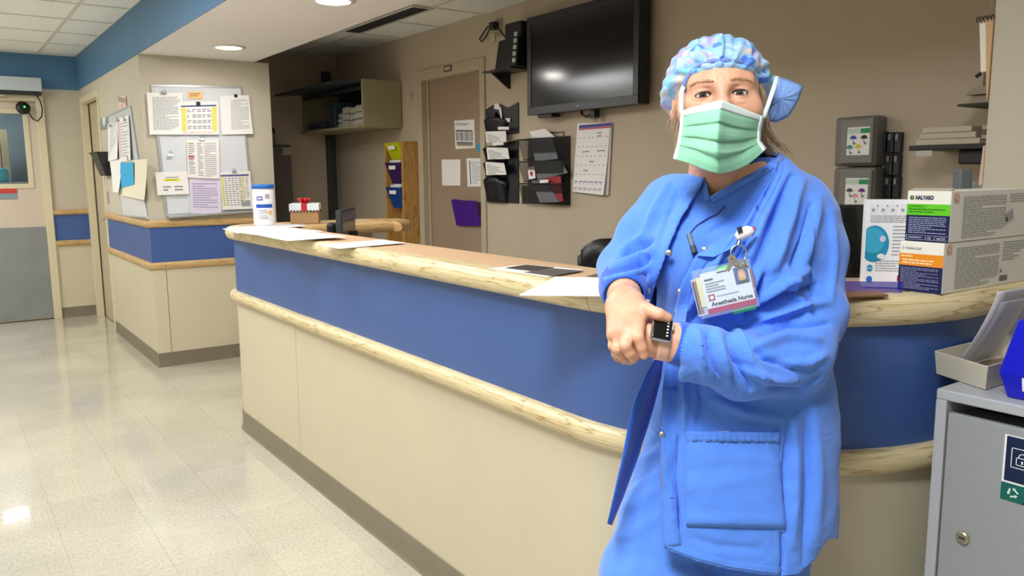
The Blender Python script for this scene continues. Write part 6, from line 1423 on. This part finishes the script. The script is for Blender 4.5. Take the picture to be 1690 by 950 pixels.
# local folds get finer cells
jv, jf = snet(jk_sdf, np.array([base[0]-.40, base[1]-.40, .62]), np.array([base[0]+.40, base[1]+.40, 1.53]), .0045, 2)
jv = wob(jv, jf, .006, 9, 7); jv = wob(jv, jf, .0028, 24, 2)
JF = [  # her left sleeve (right in the picture)
 ([(1300, 298), (1278, 350), (1262, 400), (1245, 440)], 9, -9), ([(1322, 300), (1305, 350), (1290, 400), (1278, 440)], 11, 7), ([(1350, 330), (1335, 390), (1318, 450)], 12, 5), ([(1338, 340), (1322, 400), (1306, 440)], 6, -5),
 ([(1338, 360), (1337, 430), (1340, 500)], 3, -3), ([(1372, 350), (1376, 420), (1370, 500)], 8, 3),
 ([(1245, 500), (1290, 470), (1330, 445)], 8, 6), ([(1240, 515), (1290, 490), (1345, 470)], 6, -7), ([(1245, 535), (1300, 512), (1360, 500)], 9, 7), ([(1250, 552), (1300, 535), (1365, 535)], 6, -6), ([(1248, 570), (1300, 556), (1350, 560)], 9, 5),
 ([(1235, 560), (1262, 590), (1310, 610)], 7, -5), ([(1215, 545), (1232, 590), (1262, 630)], 8, 6), ([(1200, 548), (1212, 590), (1238, 640)], 6, -7), ([(1182, 548), (1190, 590), (1205, 630)], 8, 6), ([(1168, 555), (1172, 590), (1185, 618)], 5, -6), ([(1152, 550), (1156, 580), (1165, 605)], 6, 5),
 ([(1290, 600), (1330, 600), (1362, 585)], 8, 4), ([(1270, 640), (1320, 645), (1355, 620)], 6, -4), ([(1230, 520), (1245, 490), (1262, 455)], 6, -8), ([(1222, 515), (1240, 480), (1252, 450)], 5, 6),
 ([(1295, 440), (1312, 480), (1335, 520)], 7, 4), ([(1225, 610), (1270, 625), (1310, 628)], 8, 5),
 # body of the jacket
 ([(1282, 262), (1262, 300), (1235, 345), (1222, 365)], 5, 5), ([(1292, 262), (1275, 300), (1252, 345), (1232, 385)], 4, -5), ([(1300, 285), (1262, 360), (1240, 420)], 7, 5), ([(1240, 340), (1215, 390), (1180, 430), (1150, 470)], 8, 5), ([(1245, 375), (1220, 420), (1180, 455)], 5, -6), ([(1185, 425), (1150, 480), (1125, 540)], 7, 5), ([(1200, 440), (1165, 490), (1140, 530)], 4, -4),
 ([(1128, 610), (1132, 660), (1128, 705)], 7, 5), ([(1116, 600), (1112, 660), (1108, 705)], 6, -6), ([(1150, 620), (1158, 660), (1150, 700)], 8, -3), ([(1100, 600), (1098, 660), (1096, 720), (1100, 800)], 5, 5), ([(1118, 720), (1112, 790), (1122, 870)], 5, -5), ([(1108, 790), (1110, 840), (1118, 890)], 5, 4),
 ([(1180, 660), (1230, 680), (1290, 690)], 12, 4), ([(1300, 700), (1292, 780), (1298, 880)], 4, -4), ([(1310, 690), (1312, 780), (1308, 900)], 10, 4), ([(1345, 680), (1350, 780), (1345, 900)], 12, 3), ([(1330, 690), (1332, 800), (1326, 930)], 7, -4), ([(1140, 885), (1180, 900), (1250, 905)], 9, -1.5), ([(1290, 880), (1292, 920), (1288, 950)], 4, -5),
 # her right sleeve (left in the picture)
 ([(1102, 305), (1080, 350), (1062, 392)], 8, 4), ([(1118, 318), (1100, 360), (1085, 410)], 6, -4), ([(1078, 395), (1050, 415), (1018, 425)], 6, -5), ([(1082, 412), (1050, 432), (1012, 442)], 7, 6), ([(1078, 428), (1050, 446), (1008, 452)], 5, -5), ([(1072, 440), (1040, 456), (1002, 462)], 6, 5), ([(1060, 390), (1035, 410), (1012, 432)], 6, 4), ([(1070, 455), (1040, 466), (1002, 474)], 4, -4), ([(1096, 360), (1084, 410), (1072, 460)], 5, 4)]
jv = folds(jv, jf, [(l, w*.72, a*2.9) for l, w, a in JF])
LB = [(1170, 250), (1166, 288), (1150, 318), (1122, 362), (1101, 412), (1086, 455), (1072, 500), (1066, 545), (1066, 574)]
RB = [(1286, 252), (1276, 292), (1246, 342), (1222, 382), (1176, 402), (1150, 420), (1126, 464), (1114, 512), (1106, 560), (1094, 640), (1091, 720), (1090, 800), (1094, 880), (1097, 905)]
OPEN = [(1170, 215)]+LB+[(960, 580), (960, 1100), (1097, 1100)]+RB[::-1]+[(1286, 215)]
q = pix(jv); dd_, _ = polydist(q, OPEN)
OPEN_UP = [(1170, 215)]+LB+[(1100, 574)]+[r for r in RB if r[1] < 570][::-1]+[(1286, 215)]
jv, jf = cutpoly(jv, jf, OPEN_UP)
LOW = [(940, 571), (1105, 571), (1094, 640), (1091, 720), (1090, 800), (1094, 880), (1098, 905), (1098, 1100), (940, 1100)]
# keep the forearm and the back of the jacket, drop the rest left of the front edge
def drop_left(vs, fs):
    q = pix(vs); d, near = polydist(q, LOW); dep = (vs-CP)@CF; sel = (d < 0) & (dep > 1.34)
    fi = sel[fs]; keep = ~fi.all(1); cr = fi.any(1) & keep; mv = np.unique(fs[cr]); mv = mv[sel[mv]]
    for i in mv: vs[i] = P(near[i, 0], near[i, 1], dep[i])
    return compact(vs, fs[keep])
jv, jf = drop_left(jv, jf)
HEM = [(1080, 890), (1098, 905), (1150, 925), (1200, 938), (1250, 946), (1290, 950), (1318, 946), (1345, 922), (1352, 908), (1366, 888), (1420, 885), (1420, 1100), (1080, 1100)]
jv, jf = cutpoly(jv, jf, HEM, front_only=False)
# wrists of the sleeves stay open at the cuffs
jacket = mesh_np('jacket', jv, jf, JKT, per, solid=.0025)
JS = Surf(jv, jf)
ribbon('placket', JS, [(1222, 382), (1200, 392), (1176, 402), (1150, 420), (1126, 464), (1114, 512), (1109, 545)], 20, JKT, jacket, side=-1, off=.002)
ribbon('placket', JS, [(1094, 640), (1091, 720), (1090, 800), (1094, 880), (1097, 903)], 27, JKT, jacket, side=-1, off=.0015)
ribbon('placket', JS, [(1166, 290), (1150, 318), (1122, 362), (1101, 412), (1086, 455), (1073, 495)], 17, JKT, jacket, side=1, off=.0015)
ribbon('collar', JS, [(1284, 258), (1274, 292), (1246, 342), (1224, 378)], 13, JKT, jacket, side=-1, off=.003, lift=.002)
hl = [(1099, 903), (1150, 922), (1200, 935), (1250, 943), (1288, 947)]
ribbon('hem', JS, hl, 11, JKT, jacket, side=-1, off=.0015)
# lapel turned back above the badge
lap = [JS.p(1222, 384, .004), JS.p(1176, 402, .010), JS.p(1150, 422, .006), JS.p(1178, 424, .014), JS.p(1212, 408, .010)]
MB().poly(lap).build('lapel_fold', JKT, jacket, solid=.002)
# front panel that hangs away from the body at the left
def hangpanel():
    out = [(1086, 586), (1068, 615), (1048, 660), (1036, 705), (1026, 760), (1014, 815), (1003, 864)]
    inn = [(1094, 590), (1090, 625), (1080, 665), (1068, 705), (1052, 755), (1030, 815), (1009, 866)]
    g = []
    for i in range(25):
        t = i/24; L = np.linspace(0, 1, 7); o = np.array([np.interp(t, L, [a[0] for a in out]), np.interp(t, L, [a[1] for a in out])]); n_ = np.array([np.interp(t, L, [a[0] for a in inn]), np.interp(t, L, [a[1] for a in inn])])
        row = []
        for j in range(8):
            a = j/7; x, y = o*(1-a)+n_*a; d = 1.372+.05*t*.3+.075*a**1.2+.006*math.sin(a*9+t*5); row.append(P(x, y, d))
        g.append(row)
    return MB().grid(g).build('front_panel', cloth('jacket_shaded_blue', (46, 98, 204)), jacket, smooth=True, solid=.0025)  # darker copy of the jacket blue: the hanging panel's shade is in the colour
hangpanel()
# pocket
def pocket_patch():
    g = []; nx, ny = 26, 22
    for i in range(ny+1):
        t = i/ny; row = []
        for j in range(nx+1):
            s = j/nx; x = (1133+2*t*0)*(1-s)+(1287+10*t)*s+(-2*math.sin(t*3)); y = (711+2*s)*(1-t)+(867+4*s)*t
            bul = .007*math.sin(math.pi*s)**.7*math.sin(math.pi*min(1, t*.85+.12))**.6
            fold = .0022*math.sin(s*46)*math.exp(-((t-.06)/.07)**2)+.003*math.exp(-((t-.22-.10*s)/.05)**2)*s-.0025*math.exp(-((t-.30-.12*(1-s))/.04)**2)*(1-s)+.004*math.exp(-((t-.93)/.05)**2)+.002*math.exp(-((t-.62+.2*s)/.05)**2)
            row.append(P(x, y, JS0[i, j]-.003-bul-fold))
        g.append(row)
    return MB().grid(g).build('pocket', JKT, jacket, smooth=True, solid=.0022)
JS0 = np.array([[JS(1133*(1-s)+(1287+10*t)*s, (711+2*s)*(1-t)+(867+4*s)*t, 16) for s in np.linspace(0, 1, 27)] for t in np.linspace(0, 1, 23)])
for _ in range(6): JS0[1:-1, 1:-1] = (JS0[1:-1, 1:-1]*2+JS0[:-2, 1:-1]+JS0[2:, 1:-1]+JS0[1:-1, :-2]+JS0[1:-1, 2:])/6
pk_ = pocket_patch()
tp = [(1134, 716), (1180, 716), (1230, 717), (1287, 718)]; g = []
for x in np.linspace(1135, 1287, 40):
    k = (x-1133)/154; dpt = JS0[1, min(26, int(k*26))]; g.append([P(x, y+1.2*k, dpt-.0065-.0045*math.sin(math.pi*k)-.0012*math.sin(x*.55)) for y in (712, 717, 722, 728)])
MB().grid(g).build('pocket_hem', JKT, pk_, smooth=True, solid=.0025)
dq = JS(1188, 712)
MB().prism([P(1172, 716, dq-.004), P(1203, 716, dq-.004), P(1203, 711, dq-.004), P(1172, 712, dq-.004)], CF*.0015).build('pocket_card', PAPER, label='corner of a white card showing above the jacket pocket', cat='card')
# snaps
for x, y, S in ((1104, 417, JS), (1069, 480, JS), (1163, 412, JS), (1092, 716, JS), (1122, 481, TS)):
    c = S.p(x, y, .006); MB().lathe([(0, -.002), (.0058, -.002), (.0058, .0008), (.0036, .0022), (0, .0024)], c, tocam(c), 16, cap=False).build('snap', STEEL, jacket, smooth=True)
# knit cuffs
def cuff(a, b, ra, rb, ribs=36, n=8):
    a, b = np.array(a), np.array(b); t = (b-a)/np.linalg.norm(b-a); e1 = np.cross(t, UZ); e1 /= np.linalg.norm(e1); e2 = np.cross(t, e1); g = []
    for i in range(n+1):
        s = i/n; c = a+(b-a)*s; R = ra+(rb-ra)*s+.0035*math.sin(math.pi*s)
        g.append([c+(R+.0010*math.cos(k*math.pi))*(math.cos(2*math.pi*k/(2*ribs))*e1+math.sin(2*math.pi*k/(2*ribs))*e2) for k in range(2*ribs)])
    return MB().grid(g, closed_u=True).build('cuff', KNIT, jacket, smooth=True, solid=.002)
cuff(P(1160, 578, 1.297), P(1112, 564, 1.2945), .0290, .0335)
cuff(P(1028.5, 466, 1.425), P(1030, 488, 1.372), .0415, .0345)
# ---- pen clipped in the scrub top
pc = [TS.p(1137, 386, .008), TS.p(1147, 418, .010)]
pn = thing('pen', pc[1], 'slim grey pen clipped at the front of the scrub top', 'pen')
MB().tube([pc[0], pc[0]*.35+pc[1]*.65], .0048, 10).build('barrel', mat('pen_grey', (96, 112, 140), .4), pn, smooth=False)
MB().tube([pc[0]*.35+pc[1]*.65, pc[1]], .0052, 10).build('grip', mat('pen_dark', (52, 58, 70), .4), pn, smooth=False)
lf2 = [TS.p(x, y, .004) for x, y in ((1138, 386), (1150, 372), (1168, 360), (1185, 352), (1196, 340))]; MB().tube(lf2, .0012, 6).build('cord', mat('cord_navy', (30, 50, 120), .6), pn)

# ================================================================== cap, mask, hair
def cap_mat():
    m = mat('cap_print', (110, 160, 220), .7); nt = m.node_tree; b = nt.nodes['Principled BSDF']
    t = nt.nodes.new('ShaderNodeTexCoord'); mp = nt.nodes.new('ShaderNodeMapping'); nt.links.new(t.outputs['Object'], mp.inputs[0]); mp.inputs['Scale'].default_value = (1, 1, 1.5)
    n = nt.nodes.new('ShaderNodeTexNoise'); n.inputs['Scale'].default_value = 22; n.inputs['Detail'].default_value = 1; nt.links.new(mp.outputs[0], n.inputs['Vector'])
    mx = nt.nodes.new('ShaderNodeMix'); mx.data_type = 'VECTOR'; mx.inputs[0].default_value = .035; nt.links.new(mp.outputs[0], mx.inputs[4]); nt.links.new(n.outputs['Color'], mx.inputs[5])
    v = nt.nodes.new('ShaderNodeTexVoronoi'); v.inputs['Scale'].default_value = 52; nt.links.new(mx.outputs[1], v.inputs['Vector'])
    sp = nt.nodes.new('ShaderNodeSeparateColor'); nt.links.new(v.outputs['Color'], sp.inputs[0])
    c = ramp(nt, sp.outputs[0], [(0, (120, 168, 222)), (.22, (150, 190, 230)), (.24, (70, 118, 214)), (.34, (84, 130, 216)), (.36, (182, 204, 232)), (.56, (164, 192, 230)), (.58, (120, 196, 204)), (.66, (128, 184, 222)), (.68, (190, 150, 190)), (.74, (172, 168, 212)), (.76, (128, 172, 226)), (.92, (148, 188, 230)), (.94, (196, 190, 180))]); c.node.color_ramp.interpolation = 'LINEAR'
    nt.links.new(c, b.inputs['Base Color']); b.inputs['Subsurface Weight'].default_value = .05
    return m
CAPM = cap_mat(); CAPB = mat('cap_blue', (128, 164, 224), .6, alpha=.92)
def cap_sdf(p):
    l = loc(p); d = ell(l, (0.002, .034, -.026), (.0905, .0790, .108)); d = smin(d, ell(l, (-.058, .005, -.012), (.040, .034, .060)), .025); d = smin(d, ell(l, (.062, .010, -.020), (.032, .046, .055)), .02)
    ang = np.arctan2(l[:, 0], l[:, 1]-.01); d = d-.0028*np.sin(ang*13+l[:, 2]*30)*np.clip((l[:, 2]+.02)/.06, .15, 1)-.0015*np.sin(ang*29+1)
    pl = (l[:, 1]-(-.024+.86*(l[:, 2])+.9*l[:, 0]**2*4))/1.3
    return smax(d, -pl, .006)
cv, cf_ = snet(cap_sdf, HO-.19, HO+.19, .003, 2)
cv = folds(cv, cf_, [([(1150, 62), (1152, 85), (1148, 105)], 3, 4), ([(1172, 52), (1174, 78), (1170, 98)], 2.5, -3), ([(1190, 50), (1192, 75), (1190, 96)], 3, 4), ([(1212, 52), (1213, 78), (1212, 98)], 2.5, -3), ([(1228, 56), (1238, 82), (1238, 104)], 3, 4), ([(1250, 66), (1258, 95), (1256, 120)], 3, -3), ([(1262, 80), (1270, 110), (1266, 135)], 3, 3), ([(1135, 75), (1128, 105), (1132, 130)], 3, -4), ([(1122, 95), (1118, 120), (1122, 145)], 3, 4), ([(1130, 112), (1150, 104), (1195, 97), (1240, 108), (1265, 130)], 3, -3)])
capo = mesh_np('surgical_cap', cv, cf_, CAPM, per)
# gathered edge band
tb = []
for px_, py_ in ((1131, 152), (1133, 136), (1142, 120), (1156, 109), (1175, 103), (1196, 101), (1216, 103), (1235, 109), (1250, 119), (1259, 132), (1265, 147)):
    o = CP; dr = ray(px_, py_); h_ = HBV.ray_cast(Vector(o), Vector(dr/np.linalg.norm(dr)))
    tb.append((np.array(h_[0])+np.array(h_[1])*.003) if h_[0] is not None else P(px_, py_, 1.42))
MB().tube(tb, .0042, 8).build('edge_band', mat('cap_edge', (112, 134, 190), .7), capo, smooth=True)
def puff(name, outline, d0, dd, m, parent, bulge=.014, n=7, rip=0):
    c = np.mean(outline, 0); g = []; k = len(outline)
    for side in (1, -1):
        gg = []
        for i in range(n+1):
            t = i/n; gg.append([P(*(c+(np.array(o)-c)*t), d0+dd*((o[0]-c[0])/30)*t-side*bulge*(1-t*t)**.7-rip*math.sin(j*2.6)*t*(1-t)) for j, o in enumerate(outline)])
        g.append(gg)
    mb = MB(); mb.grid(g[0], closed_u=True); mb.grid(g[1], closed_u=True); return mb.build(name, m, parent, smooth=True, weld=True)
def dens(o, k=4): return [tuple(np.array(a)*(1-i/k)+np.array(b)*(i/k)) for a, b in zip(o, o[1:]+o[:1]) for i in range(k)]
puff('tie_flap', dens([(1262, 140), (1276, 124), (1300, 131), (1326, 142), (1318, 166), (1302, 192), (1282, 202), (1270, 200), (1266, 172)]), 1.455, -.004, CAPB, capo, .012, rip=.016)
puff('tie_flap', dens([(1128, 148), (1114, 148), (1111, 160), (1118, 172), (1127, 178), (1131, 165)]), 1.44, 0, CAPB, capo, .006, rip=.01)
# mask
MASKM = mat('mask_green', (138, 206, 170), .8, sheen=.2, bump=.15, bscale=900); MASKW = mat('mask_white', (226, 240, 236), .8, bump=.1, bscale=900)
topE = [(1124, 184), (1137, 179), (1155, 174), (1172, 170), (1182, 167), (1190, 165), (1198, 168), (1210, 173), (1225, 179), (1243, 186), (1261, 193)]
botE = [(1111, 262), (1126, 266), (1142, 271), (1158, 278), (1172, 283), (1186, 286), (1200, 285), (1216, 280), (1233, 272), (1250, 259), (1265, 245)]
lE = [(1124, 184), (1122, 210), (1118, 236), (1111, 262)]; rE = [(1261, 193), (1256, 214), (1255, 232), (1265, 245)]
def ip(l, t): L = np.linspace(0, 1, len(l)); return np.array([np.interp(t, L, [a[0] for a in l]), np.interp(t, L, [a[1] for a in l])])
def mask_pt(s, t, lift=0):
    q = ip(topE, s)*(1-t)+ip(botE, s)*t+ip(lE, t)*(1-s)+ip(rE, t)*s-(np.array(topE[0])*(1-s)*(1-t)+np.array(topE[-1])*s*(1-t)+np.array(botE[0])*(1-s)*t+np.array(botE[-1])*s*t)
    sc = .48; a = abs((s-sc)/(sc if s < sc else 1-sc)); mid = np.interp(t, [0, .18, .4, .7, 1], [1.281, 1.262, 1.256, 1.262, 1.285]); eL = np.interp(t, [0, .5, 1], [1.345, 1.350, 1.350]); eR_ = np.interp(t, [0, .5, 1], [1.372, 1.378, 1.375])
    e = eL if s < sc else eR_; d = mid+(e-mid)*a**1.35
    # pleats: cloth steps forward and tucks back
    for tc, am, sl in ((.30, .0055, .10), (.52, .0065, -.02), (.72, .005, -.10)):
        u = t-(tc+sl*(abs(s-sc)-.25)); fall = (1-a**4)
        d += am*fall*(np.clip(u/.015, 0, 1)-np.clip((u-.015)/.15, 0, 1)) if True else 0
    d += .0022*math.sin(s*19+t*7)*math.sin(math.pi*t)*a
    return P(q[0], q[1], d-lift)
G = [[mask_pt(s, t) for s in np.linspace(0, 1, 61)] for t in np.linspace(0, 1, 71)]
msk = MB().grid(G).build('face_mask', MASKM, per, smooth=True, solid=.0016)
MB().grid([[mask_pt(s, t, .0018) for s in np.linspace(0, 1, 61)] for t in np.linspace(0, .115, 5)]).build('nose_band', MASKW, msk, smooth=True, solid=.0012)
MB().grid([[mask_pt(s, t, .0016) for s in np.linspace(0, .035, 3)] for t in np.linspace(0, 1, 30)]).build('side_binding', MASKW, msk, smooth=True, solid=.0016)
MB().grid([[mask_pt(s, t, .0016) for s in np.linspace(.965, 1, 3)] for t in np.linspace(0, 1, 30)]).build('side_binding', MASKW, msk, smooth=True, solid=.0016)
def strap(pts, w=.0035):
    pts = [np.array(p) for p in pts]; g = []
    for i, p in enumerate(pts):
        t = pts[min(i+1, len(pts)-1)]-pts[max(i-1, 0)]; sdv = np.cross(t, tocam(p)); sdv /= np.linalg.norm(sdv); g.append([p-sdv*w, p, p+sdv*w])
    MB().grid(g).build('strap', MASKW, msk, smooth=True, solid=.001)
strap([P(1260, 194, 1.371), P(1268, 172, 1.372), P(1276, 148, 1.375), P(1283, 126, 1.395)])
strap([P(1125, 186, 1.346), P(1124, 168, 1.352), P(1125, 152, 1.362), P(1131, 135, 1.385)])
# hair: fair wisps at the temples and a loose tail behind the neck
HAIR = mat('hair_fair', (150, 122, 92), .5); hr = MB(); R3 = random.Random(3)
def wisp(pts, n, sp, r=.0006):
    for _ in range(n):
        o = np.array([R3.uniform(-sp, sp), R3.uniform(-sp, sp)]); e = np.array([R3.uniform(-sp, sp), R3.uniform(-sp, sp)])*2.2; m = len(pts)
        hr.tube([P(x+o[0]+e[0]*(i/m)**1.5, y+o[1]+e[1]*(i/m)**1.5, d+R3.uniform(-.004, .004)) for i, (x, y, d) in enumerate(pts)], [r]*(m-1)+[r*.3], 4)
wisp([(1262, 196, 1.47), (1266, 215, 1.475), (1278, 235, 1.48), (1296, 248, 1.48), (1308, 262, 1.475)], 26, 6)
wisp([(1258, 190, 1.45), (1258, 215, 1.46), (1263, 240, 1.47), (1275, 254, 1.47)], 40, 6)
wisp([(1255, 140, 1.385), (1261, 158, 1.39), (1264, 176, 1.395)], 40, 2.2)
wisp([(1134, 150, 1.385), (1131, 165, 1.388), (1130, 182, 1.39)], 25, 2)
wisp([(1120, 168, 1.43), (1113, 190, 1.43), (1106, 205, 1.43), (1108, 222, 1.43)], 14, 4)
wisp([(1122, 200, 1.43), (1118, 225, 1.43), (1120, 250, 1.43)], 16, 4)
hr.build('hair', HAIR, per, kind='stuff')

# ================================================================== watch
ax_ = (P(1120, 567, 1.296)-LW_); ax_ /= np.linalg.norm(ax_)
wc_ = P(1091, 560, 1.2965); up_ = tocam(wc_); up_ = up_-ax_*(up_@ax_); up_ /= np.linalg.norm(up_); vv_ = np.cross(up_, ax_); vv_ = vv_ if vv_[2] > 0 else -vv_
wt = thing('wristwatch', wc_-UZ*.03, 'square smart watch with a black face and blush band on the left wrist', 'watch')
BAND = mat('blush_band', (238, 190, 166), .5)
g = []
for k in range(41):
    a = -math.pi+2*math.pi*k/40; rr = .0312+.0008; c = wc_+up_*rr*math.cos(a)*1.0+vv_*rr*math.sin(a)*1.02; tl = -ax_*.006*math.sin(a)
    g.append([c+ax_*s*.0105*(1 if abs(a) < 2.5 else .9)+tl for s in (-1, -.33, .33, 1)])
MB().grid(g).build('band', BAND, wt, smooth=True, solid=.0022)
ta = .42; cu = up_*math.cos(ta)+vv_*math.sin(ta); cvv = vv_*math.cos(ta)-up_*math.sin(ta); cc_ = wc_+cu*.0365+ax_*(-.008)
tilt = ax_*math.cos(.0)+cvv*.0
MB().obox(cc_, (ax_, cvv, cu), (.0165, .0195, .0050)).build('case', mat('watch_silver', (196, 198, 200), .25, metal=.9), wt, bevel=.004, seg=3)
wsx = MB().obox(cc_+cu*.0050, (ax_, cvv, cu), (.0148, .0178, .0012)).build('glass', mat('watch_glass', (8, 9, 11), .08), wt, bevel=.003, seg=3)
MB().obox(cc_+ax_*.0170+cvv*.006, (ax_, cvv, cu), (.0018, .004, .003)).build('crown', STEEL, wt, bevel=.001)
rf_ = MB()
for k in range(5): rf_.obox(cc_+cu*.0064+ax_*.0085+cvv*(-.011+.0055*k), (ax_, cvv, cu), (.0016, .0012, .0002))
rf_.build('glass_glints', mat('glint_white', (214, 216, 220), .4), wsx)  # pale marks painted as reflections along the edge of the watch glass

# ================================================================== badge and keys
bo = JS.p(1200, 478, .030); dB_ = (bo-CP)@CF
ang = math.radians(13); bu = CR*math.cos(ang)+CU*math.sin(ang); bv_ = CU*math.cos(ang)-CR*math.sin(ang); bw_ = -CF
px2m = dB_/FPX
FBG = Fr(P(1165, 520, dB_-.004), bu, bv_, bw_)
bg = thing('id_badge', P(1200, 520, dB_), 'clear badge holder with a staff photo card, keys and a green fob on the jacket', 'badge')
def pxl(v): return v*px2m
cw, chh = pxl(86), pxl(68)
MB().fbox(FBG, pxl(-8), cw+pxl(4), pxl(-5), chh+pxl(8), .000, .0012).build('clear_holder', mat('clear_vinyl', (210, 224, 240), .15, alpha=.15), bg, bevel=.0005)
MB().fbox(FBG, pxl(-11), pxl(40), pxl(0), pxl(62), -.004, -.003).build('back_card', mat('card_grey', (186, 196, 206), .4), bg)
MB().fbox(FBG, pxl(-10), pxl(-1), pxl(4), pxl(58), -.0028, -.002).build('back_card_stripe', mat('card_brown', (120, 86, 70), .5), bg)
MB().fbox(FBG, pxl(-3), pxl(7), pxl(14), pxl(63), -.0022, -.0012).build('yellow_card', mat('card_yellow', (234, 224, 160), .5), bg)
card = MB().fbox(FBG, pxl(5), cw, 0, chh, -.001, -.0002).build('photo_card', mat('card_white', (228, 232, 238), .35), bg, bevel=.001)
p = MB(); F3 = Fr(FBG.p(pxl(5), 0, .0002), bu, bv_, bw_); CW_, CH_ = cw-pxl(5), chh
p.fquad(F3, 0, CW_, CH_*0, CH_*.13, 0, (168, 20, 80)); p.text(F3, 'Anesthesia Nurse', CW_*.10, CH_*.175, .0002, CH_*.14, (30, 32, 44), width=CW_*.86, bold=.0003)
p.fquad(F3, CW_*.68, CW_*.97, CH_*.55, CH_*.96, 0, (52, 88, 150)); p.fdisc(F3, CW_*.83, CH_*.74, CW_*.085, .0002, (196, 156, 110), 16, ry=CH_*.17); p.fdisc(F3, CW_*.83, CH_*.76, CW_*.05, .0004, (222, 176, 146), 14, ry=CH_*.09); p.fquad(F3, CW_*.73, CW_*.93, CH_*.55, CH_*.63, .0003, (60, 60, 70))
p.text(F3, 'Kaitlin', CW_*.06, CH_*.78, .0002, CH_*.095, (30, 32, 44), bold=.0002) if False else p.fquad(F3, CW_*.06, CW_*.24, CH_*.80, CH_*.84, .0002, (60, 64, 80))
p.fquad(F3, CW_*.34, CW_*.55, CH_*.93, CH_*.96, .0002, (50, 50, 60)); p.lines(F3, CW_*.06, CW_*.46, CH_*.50, CH_*.76, 4, (120, 126, 140), w=.0002, seed=3)
p.fquad(F3, CW_*.07, CW_*.20, CH_*.31, CH_*.46, .0002, (170, 40, 66)); p.fdisc(F3, CW_*.135, CH_*.385, CW_*.04, .0004, (236, 230, 234), 10); p.lines(F3, CW_*.24, CW_*.70, CH_*.36, CH_*.41, 1, (130, 130, 150), w=.0002)
p.build('card_print', PR, card)
MB().fbox(FBG, pxl(45), pxl(84), pxl(-9), pxl(2), -.0035, -.002).build('green_tab', mat('tab_green', (20, 130, 90), .5), bg)
MB().fbox(FBG, cw-pxl(2), cw+pxl(6), pxl(30), pxl(58), -.0035, -.0022).build('maroon_card', mat('card_maroon', (130, 40, 60), .5), bg)
puff('green_fob', dens([(1167, 458), (1182, 443), (1198, 437), (1210, 440), (1205, 455), (1185, 462)]), dB_+.006, 0, mat('fob_green', (60, 226, 70), .35), bg, .006)
rg_ = [P(1219+13*math.cos(a), 418+14*math.sin(a), dB_-.002) for a in np.linspace(0, 2*math.pi, 24, endpoint=False)]; MB().tube(rg_, .0014, 8, closed=True).build('key_ring', STEEL, bg, smooth=True)
KEYM = mat('key_metal', (186, 176, 150), .3, metal=.9)
for (x0, y0, x1, y1, r) in ((1208, 424, 1200, 446, 7), (1214, 430, 1222, 444, 6), (1226, 430, 1234, 442, 6)):
    k = MB(); c = P(x0, y0+3, dB_-.005); k.lathe([(pxl(2), -.001), (pxl(r), -.001), (pxl(r), .001), (pxl(2), .001), (pxl(2), -.001)], c, tocam(c), 18, cap=False)
    a, b_ = P(x0, y0+6, dB_-.005), P(x1, y1, dB_-.004); t = (b_-a)/np.linalg.norm(b_-a); s_ = np.cross(t, tocam(a)); k.obox((a+b_)/2, (t, s_, tocam(a)), (np.linalg.norm(b_-a)/2, pxl(3), .001)); k.build('key', KEYM, bg)
MB().tube([P(1218, 404, dB_-.003), P(1222, 392, dB_-.002), P(1226, 382, dB_)], .0022, 8).build('swivel_clip', STEEL, bg)
puff('badge_reel', dens([(1212, 388), (1218, 378), (1232, 372), (1242, 374), (1246, 382), (1240, 390), (1226, 396), (1216, 396)]), dB_-.004, 0, mat('reel_white', (232, 226, 232), .3), bg, .007)
puff('reel_edge', dens([(1213, 392), (1226, 396), (1244, 388), (1248, 378), (1244, 372), (1238, 384), (1224, 392)]), dB_-.001, 0, mat('reel_pink', (220, 90, 120), .3), bg, .006)
MB().obox(P(1221, 379, dB_-.012), (bu, bv_, bw_), (pxl(4), pxl(5), .001)).build('reel_clip', DARK, bg)
